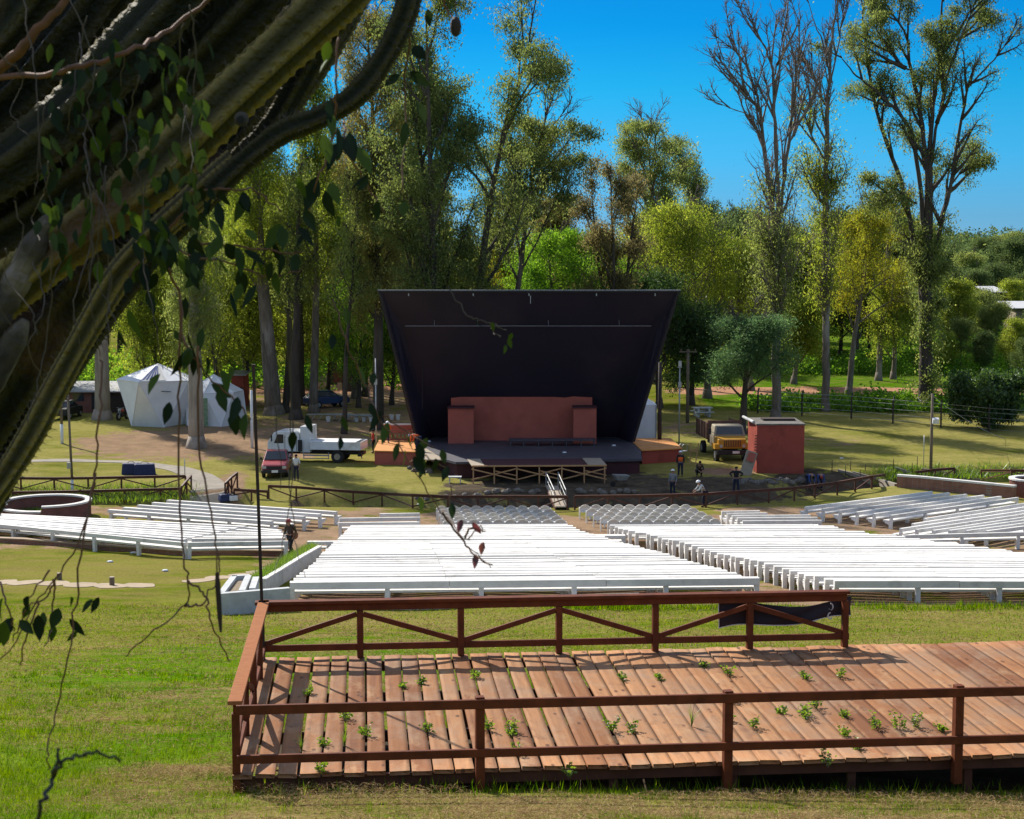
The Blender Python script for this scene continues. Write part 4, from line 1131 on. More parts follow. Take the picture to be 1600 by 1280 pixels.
def make_tree(name, label, cat, loc, H, seed, leaf='euc', bark='bark', trunk_r=.45, stems=1, stem_spread=.12, lean=(0, 0), first=.3, limbs=14, limb_len=.28, limb_up=.75, sub=6, twig=3,
              leafy=(0.0, 1.0), leaf_n=20000, size=.26, wid=.09, sigma=.55, weep=.9, top_bare=None, flat=0., group=None, trunk_leaf=0, wob=.03, limb_fall=.55, bare_twigs=0, twig_len=1.0, fork=0.0, ivy=0, ivy_h=.35, ivy_leaf='bright', dirs=None, low_limbs=0, stems_pts=None, gam=.75, spread_k=1.0):
    limb_len *= spread_k; sub = int(sub * 1.25) + 1; twig += 1; sigma *= .78; weep *= .6; leaf_n = int(leaf_n * 1.3)
    S = Skel(seed); rng = S.rng
    trunks = []
    for k in range(0 if stems_pts else stems):
        az = 2 * math.pi * k / stems + rng.uniform(-.4, .4)
        if stems == 1: d = np.array([lean[0], lean[1], 1.0]); base = np.zeros(3); L = H
        else:
            d = np.array([lean[0] + stem_spread * math.cos(az), lean[1] + stem_spread * math.sin(az), 1.0]); base = np.array([.25 * trunk_r * math.cos(az) * 2, .25 * trunk_r * math.sin(az) * 2, 0]); L = H * rng.uniform(.86, 1.0)
        if dirs: d = np.array([dirs[k][0], dirs[k][1], 1.0])
        base[2] = -.4
        if fork and stems > 1:
            base = np.array([base[0], base[1], H * fork * (.8 + .12 * k)]); L = L * (1 - fork * (.8 + .12 * k))
        pts = S.limb(base, d, L, trunk_r * (1.0 if stems == 1 else .42 if fork else .75), trunk_r * .09, wob=wob, up=.25, n=14, sides=9)
        trunks.append(pts)
    tleaf = [1.0] * len(trunks)
    if stems_pts:
        trunks, tleaf = [], []
        for pts_, r0_, r1_, lf_ in stems_pts:
            Q = [np.array(q) for q in smooth_poly(pts_, 5)]; Q = [q + rng.normal(0, .05, 3) for q in Q]
            S.mb.tube([tuple(q) for q in Q], list(np.linspace(r0_, r1_, len(Q))), 8); trunks.append(np.array(Q)); tleaf.append(lf_)
        lens = np.array([np.linalg.norm(t_[1:] - t_[:-1], axis=1).sum() for t_ in trunks[1:]]); order = list(rng.choice(len(lens), 400, p=lens / lens.sum()) + 1)
        stems = 1
    if stems > 1:  # common butt
        ft = max(.08, fork * 1.25)
        S.mb.tube([(0, 0, -.4), (0, 0, .5), (.0, 0, H * ft * .5), (0, 0, H * ft)], [trunk_r * 1.6, trunk_r * 1.25, trunk_r * 1.05, trunk_r * .8], 9)
    else: S.mb.tube([(0, 0, -.4), (0, 0, .25), (0, 0, .9)], [trunk_r * 1.55, trunk_r * 1.28, trunk_r * .98], 9)
    tsite, tw = [], []
    lo, hi = leafy
    def site(p, w=1.0):
        h = p[2] / H
        if lo <= h <= hi: tsite.append((p[0], p[1], p[2], w))
        elif h > hi: tsite.append((p[0], p[1], p[2], w * .0015))
    nl = limbs
    low = [trunks[0]] if stems_pts else [np.array([(0, 0, H * fork * q) for q in np.linspace(.0, 1.1, 8)])] if fork else []
    for k in range(nl + low_limbs):
        ti = order[k] if stems_pts else k % len(trunks); tr = trunks[ti]; isl = k >= nl; lw = tleaf[ti]
        if isl: lw = 1.0
        t = first + (1 - first) * ((k + rng.uniform(.1, .9)) / nl); t = min(t, .97)
        if isl: tr = low[0]; t = rng.uniform(.42, .98)
        p, d = along(tr, t)
        ang = (1.05 - .55 * limb_up) * rng.uniform(.75, 1.2)
        dd = rot_dir(rng, d, ang, 2.4 * k + rng.uniform(-.5, .5))
        L = H * limb_len * (1.08 - limb_fall * (t - first) / (1 - first + 1e-6)) * rng.uniform(.7, 1.2)
        if isl: L = H * limb_len * rng.uniform(.3, 1.5)
        r = max(.035, trunk_r * (.36 if not fork else .2) * (1.15 - .8 * t))
        if isl: r = .05
        lp = S.limb(p, dd, L, r, .03, wob=.10 if not stems_pts else .07, up=.45 * limb_up, sides=5)
        for q in np.linspace(.45, 1, 4): site(along(lp, q)[0], .7 * lw)
        for j in range(sub):
            u = rng.uniform(.3, 1); p2, d2 = along(lp, u)
            dd2 = rot_dir(rng, d2, rng.uniform(.4, .95)); L2 = L * rng.uniform(.22, .48) * (1.1 - .4 * u)
            sp = S.limb(p2, dd2, L2, .04, .016, wob=.15, up=.35 * limb_up, n=4, sides=4)
            for q in (.5, .8, 1.0): site(along(sp, q)[0], lw)
            hh = p2[2] / H
            ntw = twig if hh <= hi else twig + bare_twigs
            for _ in range(ntw):
                p3, d3 = along(sp, rng.uniform(.3, 1)); dd3 = rot_dir(rng, d3, rng.uniform(.3, .9)); L3 = L2 * rng.uniform(.3, .6) * twig_len
                e = p3 + dd3 * L3
                S.mb.tube([tuple(p3), tuple(p3 + dd3 * L3 * .5 + rng.normal(0, .06, 3)), tuple(e)], [.016, .013, .008], 3, cap=False)
                site(e, lw)
    for tr in trunks:
        for t in np.linspace(max(lo, .12), min(hi, 1.0), 10 + trunk_leaf):
            if trunk_leaf: site(along(tr, min(1, t))[0] + rng.normal(0, .5, 3), 1.2)
        if hi >= 1: site(tr[-1], 2)
    root = thing(name, label, cat, loc, group=group)
    if tsite:
        ts = np.array(tsite); ts[:, 3] *= rng.gamma(gam, 1.0, len(ts)) + .01; tsite = ts
    if ivy:
        iv = []
        for _ in range(ivy):
            az = rng.uniform(0, 6.28); hh = rng.uniform(.0, 1) ** 1.2 * ivy_h * H; rr = trunk_r * (.9 + rng.gamma(1.5, .38)) * (1.5 - .8 * hh / (ivy_h * H))
            iv.append((rr * math.cos(az), rr * math.sin(az), hh, rng.gamma(1.2, 1)))
        V, Q, tone = leaves(rng, iv, ivy * 55, .24, .14, .38, .9); V[:, 2] = np.maximum(V[:, 2], .1)
        me = fast_mesh('ivy', V, quads=Q, mats=[LM[ivy_leaf]], attr={'tone': ('FACE', tone)}); c = bpy.data.objects.new('ivy', me); COL.objects.link(c); c.parent = root
    S.mb.build('trunk', M[bark], root, smooth=True)
    if not len(tsite): tsite = [(0, 0, H * .5, 1)]
    V, Q, tone = leaves(rng, tsite, leaf_n, size, wid, sigma, weep, flat)
    keep = None
    V[:, 2] = np.maximum(V[:, 2], .25)
    me = fast_mesh('crown', V, quads=Q, mats=[LM[leaf]], attr={'tone': ('FACE', tone)})
    c = bpy.data.objects.new('crown', me); COL.objects.link(c); c.parent = root
    return root

def T(px, base_py, top_py, Y=None, **k):
    """tree whose foot stands at photo column px / row base_py (or depth Y) and whose top reaches row top_py"""
    p = G(px, base_py) if Y is None else GX(px, Y)
    H = W(px, top_py, p.y).z - p.z
    name = k.pop('name', 'eucalyptus_tree'); label = k.pop('label'); cat = k.pop('cat', 'tree')
    spx = k.pop('stems_px', None)
    if spx:
        rz_ = random.Random(k['seed']); st_ = []
        for pts_, r0_, r1_, lf_ in spx:
            dy = rz_.uniform(-2.2, 2.2) if len(st_) else 0.0
            st_.append(([W(x, y, p.y + dy * i / max(1, len(pts_) - 1)) - p for i, (x, y) in enumerate(pts_)], r0_, r1_, lf_))
        k['stems_pts'] = st_
    return make_tree(name, label, cat, p, H, k.pop('seed'), **k)

# ---- right of the stage
T(1212, 655, 30, seed=101, label='tall half-dead eucalyptus with bare forked top behind the yellow truck', leaf='euc', bark='bark', trunk_r=.40, limbs=70, limb_len=.16, limb_up=1.25, first=.10,
  stems_px=[([(1212, 657), (1213, 560), (1212, 470), (1212, 400)], .42, .30, 1), ([(1210, 470), (1209, 343), (1194, 235), (1186, 162), (1174, 122), (1142, 59)], .24, .03, .8), ([(1214, 400), (1216, 343), (1211, 196), (1208, 113), (1194, 73), (1169, 34)], .22, .03, .8),
            ([(1215, 420), (1221, 318), (1235, 206), (1247, 98), (1250, 30)], .20, .03, .8), ([(1196, 245), (1185, 205), (1162, 176), (1113, 160)], .11, .02, .5), ([(1187, 170), (1165, 145), (1147, 127), (1128, 90)], .10, .02, .5),
            ([(1233, 225), (1250, 190), (1265, 162), (1270, 110)], .10, .02, .5), ([(1209, 120), (1220, 70), (1222, 20)], .07, .02, .4)],
  sub=7, twig=2, leafy=(.10, .62), leaf_n=8500, sigma=.8, weep=1.4, bare_twigs=1, low_limbs=40)
T(1290, 643, -60, seed=102, label='very tall thin eucalyptus with hanging yellow-green foliage, bare towards its top', leaf='lime', bark='bark', trunk_r=.34, limbs=54, limb_len=.10, limb_up=1.2, first=.10,
  stems_px=[([(1290, 645), (1290, 540), (1290, 440), (1291, 300)], .36, .26, 1), ([(1291, 320), (1292, 220), (1294, 150), (1301, 60), (1315, -30)], .25, .06, .7), ([(1288, 165), (1278, 130), (1265, 108), (1230, 49)], .10, .02, .4), ([(1294, 105), (1285, 65), (1274, 39), (1256, -20)], .09, .02, .4),
            ([(1291, 250), (1275, 225), (1255, 172), (1243, 110)], .10, .02, .6), ([(1292, 330), (1272, 290), (1262, 240)], .10, .02, 1.2), ([(1297, 130), (1312, 60), (1318, -10)], .09, .02, .4)],
  sub=6, twig=2, leafy=(.12, .70), leaf_n=8500, sigma=.8, weep=1.6, bare_twigs=1, low_limbs=44)
T(1446, 640, -70, seed=103, label='huge many-stemmed eucalyptus with thick ivy-clad butt beside the dirt road', leaf='dark', bark='barkdark', trunk_r=.62, limbs=96, limb_len=.10, limb_up=.8, first=.12,
  stems_px=[([(1446, 642), (1446, 560), (1446, 470), (1447, 400)], .66, .50, 1), ([(1443, 480), (1431, 392), (1407, 284), (1377, 196), (1358, 118), (1350, 49), (1344, -30)], .28, .05, .45), ([(1448, 392), (1431, 245), (1412, 186), (1368, 142), (1333, 113), (1312, 86)], .22, .03, 1.0),
            ([(1446, 441), (1448, 294), (1441, 196), (1421, 98), (1412, 49), (1366, -20)], .30, .05, 1.1), ([(1453, 392), (1453, 245), (1460, 147), (1470, 73), (1474, -30)], .28, .06, 1.0), ([(1456, 245), (1480, 122), (1505, 49), (1536, -20)], .16, .03, .6),
            ([(1460, 392), (1480, 314), (1500, 206), (1514, 137), (1554, 93), (1583, 51)], .20, .03, .18), ([(1465, 353), (1495, 274), (1539, 255)], .13, .03, 2.2), ([(1431, 318), (1402, 304), (1370, 299)], .12, .03, 2.0), ([(1420, 110), (1398, 90), (1372, 60)], .09, .02, 1.3), ([(1470, 80), (1498, 60), (1515, 35)], .08, .02, 1.3)],
  sub=6, twig=3, leafy=(.10, 1.0), leaf_n=44000, sigma=.52, weep=.5, bare_twigs=1, gam=.5, low_limbs=16, ivy=120, ivy_h=.42, ivy_leaf='euc')
T(1326, 618, 322, seed=104, label='yellowing tree with leaning trunk between the two tall bare eucalyptuses', leaf='yellow', bark='bark', trunk_r=.34, lean=(.05, 0), first=.32, limbs=15, limb_len=.30, limb_up=.8, leaf_n=15000, sigma=.6, weep=.6, name='yellow_tree')
T(1372, 600, 300, Y=176, seed=105, label='broad golden-yellow tree just left of the huge many-stemmed eucalyptus', leaf='yellow', bark='bark', trunk_r=.34, first=.25, limbs=16, limb_len=0.3, limb_up=.7, leaf_n=12000, sigma=0.55, weep=.6, name='yellow_tree')
T(1158, 678, 500, seed=106, label='dark feathery acacia standing behind the yellow dump truck', leaf='acacia', bark='barkdark', trunk_r=.36, lean=(.06, 0), first=.34, limbs=16, limb_len=.50, limb_up=.55, sub=8, twig=4, leaf_n=30000, size=.16, wid=.07,
  sigma=0.7, weep=0, flat=.55, name='acacia_tree', limb_fall=.4)
# ---- behind the stage
T(700, 640, -25, Y=128, seed=110, gam=0.5, label='towering dark eucalyptus rising behind the left half of the stage shell', leaf='dark', bark='barkdark', trunk_r=.62, stems=3, stem_spread=.12, first=.22, limbs=40, limb_len=0.23, limb_up=.95, sub=7, twig=4,
  leafy=(.2, 1.0), leaf_n=66000, sigma=.55, weep=1.0, limb_fall=.35, trunk_leaf=10)
T(775, 640, 150, Y=142, seed=111, gam=0.5, label='dark eucalyptus with a long bare limb leaning right above the stage shell', leaf='dark', bark='barkdark', trunk_r=.40, lean=(.16, 0), first=.42, limbs=18, limb_len=0.29, limb_up=.95, sub=6, twig=3,
  leafy=(.35, .93), leaf_n=30000, sigma=.5, weep=.8, bare_twigs=3)
T(590, 642, 10, Y=134, seed=112, label='olive-brown weeping eucalyptus left of the stage shell, hanging in long curtains', leaf='olive', bark='barkdark', trunk_r=.50, first=.25, limbs=34, limb_len=0.095, limb_up=.6, sub=7, twig=4, leafy=(.2, 1.0), leaf_n=46000,
  sigma=.55, weep=3.4, limb_fall=.2, wid=.07)
T(648, 630, 120, Y=150, seed=113, gam=0.5, label='grey-green eucalyptus between the weeping tree and the towering dark one', leaf='euc', bark='bark', trunk_r=.45, first=.3, limbs=24, limb_len=0.19, limb_up=.7, leaf_n=40000, sigma=.6, weep=1.5)
T(490, 610, 60, Y=146, seed=114, gam=0.55, label='slim eucalyptus with hanging leaves above the trestle tables', leaf='lime', bark='bark', trunk_r=.42, first=.3, limbs=24, limb_len=0.14, limb_up=.7, leaf_n=30000, sigma=.55, weep=2.0)
T(428, 648, 90, seed=115, gam=0.55, label='thick-trunked eucalyptus standing right of the white dome tent', leaf='lime', bark='bark', trunk_r=.78, first=.34, limbs=24, limb_len=0.14, limb_up=.7, leaf_n=32000, sigma=.6, weep=2.0)
T(307, 700, -30, seed=116, label='pale-trunked weeping eucalyptus standing right in front of the white dome tent', leaf='euc', bark='barkpale', trunk_r=.62, first=.20, limbs=30, limb_len=0.07, limb_up=.5, leafy=(.10, 1), leaf_n=26000, sigma=.45, weep=4.0, wid=.07, limb_fall=0., wob=.02)
T(160, 655, 120, seed=117, label='grey-trunked eucalyptus at the brick hut left of the dome tent', leaf='euc', bark='barkpale', trunk_r=.72, first=.35, limbs=22, limb_len=0.1, limb_up=.7, leaf_n=24000, sigma=.6, weep=1.6)
T(838, 640, 232, Y=165, seed=120, gam=0.55, label='yellow-green tree with dead twigs on top, right of the towering dark eucalyptus', leaf='olive', bark='bark', trunk_r=.36, first=.35, limbs=24, limb_len=0.22, limb_up=1.0, leafy=(.2, .80), leaf_n=26000, sigma=.6, weep=.8, bare_twigs=3, name='yellow_tree')
T(800, 640, 335, Y=160, seed=121, label='golden-green leafy tree behind the top left half of the stage shell', leaf='yellow', bark='bark', trunk_r=.32, first=.3, limbs=18, limb_len=0.24, leaf_n=16000, sigma=.7, weep=.6, name='yellow_tree')
T(868, 640, 365, Y=150, seed=122, label='bright green leafy tree just above the middle of the stage shell', leaf='bright', bark='bark', trunk_r=.35, first=.3, limbs=20, limb_len=0.42, limb_up=.5, leaf_n=26000, sigma=.7, weep=.4, flat=.3, name='broadleaf_tree')
T(955, 640, 232, Y=146, seed=123, label='brownish sparse tree with dark stems behind the right of the stage shell', leaf='rust', bark='barkdark', trunk_r=.42, stems=3, stem_spread=.10, first=.32, limbs=26, limb_len=0.2, limb_up=1.0, leafy=(.3, 1), leaf_n=17000, sigma=.5, weep=.8, bare_twigs=2, name='casuarina_tree')
T(1022, 640, 190, Y=172, seed=124, gam=0.5, label='grey-green round-topped eucalyptus showing above the right end of the stage shell', leaf='euc', bark='bark', trunk_r=.42, first=.45, limbs=22, limb_len=0.28, limb_up=.95, leafy=(.4, 1), leaf_n=22000, sigma=.5, weep=.6)
T(1126, 640, 218, Y=185, seed=125, label='dark narrow eucalyptus crown left of the half-dead bare tree', leaf='dark', bark='barkdark', trunk_r=.4, first=.45, limbs=20, limb_len=.18, limb_up=.9, leafy=(.4, 1), leaf_n=15000, sigma=.55, weep=.7)
T(1105, 640, 322, Y=158, seed=126, gam=0.5, sub=8, label='pale green drooping eucalyptus right of the stage shell', leaf='lime', bark='bark', trunk_r=.4, first=.25, limbs=24, limb_len=0.36, limb_up=0.45, leaf_n=26000, sigma=0.8, weep=1.5)
T(1172, 640, 372, Y=166, seed=127, gam=0.5, sub=8, label='pale green wide eucalyptus behind the half-dead bare tree', leaf='lime', bark='bark', trunk_r=.38, first=.25, limbs=22, limb_len=0.38, limb_up=0.45, leaf_n=22000, sigma=0.8, weep=1.4)
T(920, 640, 400, Y=152, seed=128, label='grey-brown twiggy tree low behind the stage shell', leaf='rust', bark='barkdark', trunk_r=.3, stems=3, stem_spread=.15, first=.3, limbs=20, limb_len=.25, limb_up=.9, leaf_n=9000, sigma=.6, weep=.9, bare_twigs=2, name='casuarina_tree')
T(1030, 640, 430, Y=150, seed=129, label='dark green leafy tree hugging the right upper corner of the stage shell', leaf='bush', bark='barkdark', trunk_r=.3, first=.2, limbs=20, limb_len=.38, limb_up=.5, leaf_n=22000, sigma=.7, weep=.3, name='broadleaf_tree')
T(1080, 640, 480, Y=152, seed=130, label='dark shaded leafy tree behind the white box beside the stage', leaf='bush', bark='barkdark', trunk_r=.3, first=.12, limbs=20, limb_len=.42, limb_up=.45, leafy=(.05, 1), leaf_n=22000, sigma=.8, weep=.3, name='broadleaf_tree')
T(1240, 640, 470, Y=172, seed=131, label='lime green leafy tree over the dirt road behind the acacia', leaf='lime', bark='bark', trunk_r=.3, first=.2, limbs=18, limb_len=.36, limb_up=.5, leaf_n=20000, sigma=.8, weep=1.0, name='broadleaf_tree')
T(1395, 640, 430, Y=178, seed=132, label='mid-green rounded tree across the dirt road left of the ivy-clad eucalyptus', leaf='lime', bark='bark', trunk_r=.3, first=.2, limbs=18, limb_len=.36, limb_up=.5, leaf_n=18000, sigma=.8, weep=.8, name='broadleaf_tree')
# dark glossy bush by the fence
T(1543, 668, 585, seed=140, label='big dark glossy bush growing over the wire fence at the right', cat='bush', name='dark_bush', leaf='bush', bark='barkdark', trunk_r=.18, stems=4, stem_spread=.5, first=.10, limbs=26, limb_len=.62, limb_up=.3,
  sub=6, leafy=(0, 1), leaf_n=20000, size=.26, wid=.16, sigma=.5, weep=.2)

# ---- left grove, more trunks among the back-lit leaves
for i, (px, Y, top, leaf, lab) in enumerate([
        (225, 152, 150, 'lime', 'back-lit lime eucalyptus behind the left point of the dome tent'), (270, 165, 200, 'yellow', 'back-lit yellow-green tree behind the dome tent top'),
        (345, 158, 170, 'lime', 'back-lit pale green tree right behind the dome tent'), (385, 170, 120, 'lime', 'back-lit drooping lime tree behind the thick trunk'),
        (455, 168, 190, 'lime', 'back-lit lime tree between the two thick trunks'), (520, 172, 180, 'lime', 'back-lit lime tree above the parked blue car'),
        (555, 158, 140, 'euc', 'eucalyptus with slim dark trunk left of the weeping tree'), (100, 150, 250, 'euc', 'green tree behind the brick hut roof'),
        (615, 176, 250, 'euc', 'green tree far behind the left edge of the stage shell')]):
    T(px, 640, top + 115, Y=Y, seed=200 + i, label=lab, leaf=leaf, bark='barkdark' if i % 2 else 'bark', trunk_r=.36, first=.22, limbs=24, limb_len=.17, limb_up=.5, leaf_n=17000, sigma=.9, weep=1.6, leafy=(.10, 1), group='grove left of the stage')
for i, (px, Y, r) in enumerate([(462, 141, .50), (445, 146, .36), (472, 152, .30), (537, 131, .22), (545, 165, .30), (570, 160, .35), (610, 170, .35)]):
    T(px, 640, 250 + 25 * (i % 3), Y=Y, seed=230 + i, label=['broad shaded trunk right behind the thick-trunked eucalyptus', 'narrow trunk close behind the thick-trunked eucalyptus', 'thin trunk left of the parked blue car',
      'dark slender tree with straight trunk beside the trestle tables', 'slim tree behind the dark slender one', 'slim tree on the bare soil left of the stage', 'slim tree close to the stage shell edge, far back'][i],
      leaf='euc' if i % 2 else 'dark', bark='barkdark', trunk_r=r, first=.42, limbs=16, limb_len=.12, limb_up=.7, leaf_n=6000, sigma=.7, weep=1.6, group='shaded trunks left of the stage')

for i, (px, Y, top, leaf, lab) in enumerate([(338, 147, 330, 'lime', 'low bright lime tree right above the dome tent roof'), (385, 153, 380, 'lime', 'low bright tree filling the gap left of the thick trunk'), (458, 156, 360, 'lime', 'low sunlit lime tree right of the thick trunk'),
        (512, 160, 330, 'lime', 'sunlit lime tree above the trestle tables'), (560, 150, 400, 'bright', 'low bright green tree left of the stage shell corner'), (612, 152, 420, 'lime', 'low lime tree touching the left edge of the stage shell'), (250, 150, 420, 'lime', 'low lime tree behind the dome tent peak')]):
    T(px, 640, top, Y=Y, seed=260 + i, label=lab, leaf=leaf, bark='barkdark', trunk_r=.22, first=.15, limbs=22, limb_len=.30, limb_up=.4, leaf_n=14000, sigma=1.0, weep=1.6, leafy=(.10, 1), name='broadleaf_tree', group='low sunlit trees of the grove')

# ---- woods behind: copies of a few trees, each a thing of its own
wood = []
for i, leaf in enumerate(('far', 'lime', 'euc', 'far')):
    wood.append(make_tree('wood_tree', 'tall leafy tree of the dense wood far behind the stage', 'tree', (0, 0, -100), 20, 300 + i, leaf=leaf, bark='barkdark', trunk_r=.35, first=.15, limbs=26, limb_len=.36, limb_up=.45, leaf_n=19000,
                          size=.42, wid=.20, sigma=1.15, weep=.9, leafy=(.06, 1), group='trees of the wood behind the stage'))
rw = random.Random(9); first_used = [False] * 4
def place_wood(px, Y, top, k, label=None, group=None):
    p = GX(px, Y); H = W(px, top, Y).z - p.z
    o = wood[k] if not first_used[k] else copy_tree(wood[k]); first_used[k] = True
    s = H / 20; o.location = p; o.scale = (s * rw.uniform(.9, 1.2), s * rw.uniform(.9, 1.2), s); o.rotation_euler = (0, 0, rw.uniform(0, 6.3))
    if label: o['label'] = label
    if group: o['group'] = group
for i in range(30):
    px = -120 + i * 40 + rw.uniform(-12, 12); Y = 190 + (i * 37 % 40)
    top = 330 + rw.uniform(-60, 50) if px < 640 else 395 + rw.uniform(-35, 35)
    place_wood(px, Y, top, i % 4)
for i in range(15):
    px = 1040 + i * 27 + rw.uniform(-8, 8); Y = 196 + (i * 23 % 36)
    place_wood(px, Y, 360 + rw.uniform(-30, 45), (1, 0, 2, 3)[i % 4])
for i in range(16):
    px = -60 + i * 44 + rw.uniform(-12, 12); place_wood(px, 176 + (i * 29 % 20), 520 + rw.uniform(-40, 40), (0, 1, 1, 3)[i % 4], 'low leafy tree at the foot of the wood left of the stage', 'low trees at the foot of the wood')
# hillside on the right
hr = [(1450, 232, 452), (1478, 250, 420), (1492, 205, 440), (1512, 240, 425), (1535, 215, 455), (1560, 255, 415), (1585, 225, 440), (1610, 240, 430), (1500, 190, 500), (1530, 182, 520), (1575, 186, 500), (1600, 176, 530), (1548, 200, 475), (1625, 200, 460), (1470, 184, 520), (1420, 214, 450), (1660, 190, 500), (1680, 220, 440), (1720, 200, 470), (1760, 230, 430)]
for i, (px, Y, top) in enumerate(hr):
    place_wood(px, Y, top, (2, 3, 1, 0)[i % 4], 'rounded green tree on the hillside beyond the dirt road at the right', 'trees on the right hillside')

for i, (px, Y, top) in enumerate([(1462, 300, 392), (1490, 330, 384), (1510, 280, 398), (1528, 345, 374), (1552, 310, 380), (1566, 350, 366), (1582, 300, 378), (1602, 340, 368), (1440, 320, 400), (1260, 260, 372), (1235, 240, 385)]):
    place_wood(px, Y, top, (0, 3, 2)[i % 3], 'far tree standing up from the skyline ridge at the right', 'far trees on the skyline')

# far wooded ridge that reads as one mass
def far_woods():
    rng = np.random.default_rng(77); n = 2600
    X = rng.uniform(20, 260, n); Y = rng.uniform(300, 620, n)
    keep = (X / Y > .20); X, Y = X[keep], Y[keep]; Z = gz_np(X, Y)
    sites = np.stack([X, Y, Z, np.ones_like(X)], 1)
    pts = []
    for x, y, z, _ in sites:
        h = rng.uniform(4, 12); r = rng.uniform(2.5, 5.5)
        u = rng.normal(0, 1, (34, 3)); u = nrm(u); u[:, 2] = np.abs(u[:, 2])
        q = np.array([x, y, z + h * .45]) + u * np.array([r, r, h * .55]) * rng.uniform(.75, 1.05, (34, 1)); pts.append(np.c_[q, np.ones(34)])
    S = np.concatenate(pts); m = 130000
    V, Q, tone = leaves(rng, S, m, .95, .6, .7, 0)
    me = fast_mesh('far_woods', V, quads=Q, mats=[LM['far']], attr={'tone': ('FACE', tone)})
    o = bpy.data.objects.new('far_woods', me); COL.objects.link(o); tag(o, 'distant wooded ridge under the sky at the right', 'woods', kind='stuff')
far_woods()

# undergrowth along the wire fence and the road
def undergrowth():
    rng = np.random.default_rng(5); pts = []
    for px in np.arange(1175, 1640, 3.0):
        for Y, h, w in ((148, 1.6, 1.6), (151, 1.1, 1.5), (185, 3.0, 3.5), (195, 4.0, 4)):
            if Y < 150 and (px < 1300 and rng.random() < .5): continue
            if Y > 180 and rng.random() < .45: continue
            p = GX(px + rng.uniform(-3, 3), Y + rng.uniform(-1.5, 1.5)); hh = h * rng.uniform(.4, 1.2) * (.7 + .5 * math.sin(px * .045 + Y))
            for _ in range(9): pts.append((p.x + rng.normal(0, w * .35), p.y + rng.normal(0, w * .3), p.z + rng.uniform(.05, max(.15, hh)), 1))
    for px in np.arange(-40, 640, 5.0):
        for Y in (168, 176, 184):
            p = GX(px + rng.uniform(-3, 3), Y + rng.uniform(-2, 2)); hh = rng.uniform(.8, 3.2)
            if 500 < px < 600 and Y < 180: continue
            for _ in range(7): pts.append((p.x + rng.normal(0, 1), p.y + rng.normal(0, .8), p.z + rng.uniform(.1, hh), 1))
    V, Q, tone = leaves(rng, np.array(pts), 70000, .36, .20, .32, 0)
    me = fast_mesh('undergrowth', V, quads=Q, mats=[LM['bright']], attr={'tone': ('FACE', tone)})
    o = bpy.data.objects.new('undergrowth', me); COL.objects.link(o); tag(o, 'leafy undergrowth along the wire fence and under the trees', 'undergrowth', kind='stuff')
undergrowth()
# ================================================================== SMALL BUILDINGS, TENT, POLES, FENCE
def corrug(name, c): return pmat(name, c, tuple(x * .75 for x in c), 3, .6, .2, 14)
M['canvas'] = pmat('white_tent_canvas', (.78, .78, .79), (.68, .68, .69), .8, .8, .1, 8)
M['blue'] = pmat('blue_cloth', (.03, .06, .22), (.04, .08, .28), 5, .8)
M['navy'] = pmat('dark_blue_plastic', (.012, .022, .075), (.02, .03, .10), 4, .5)

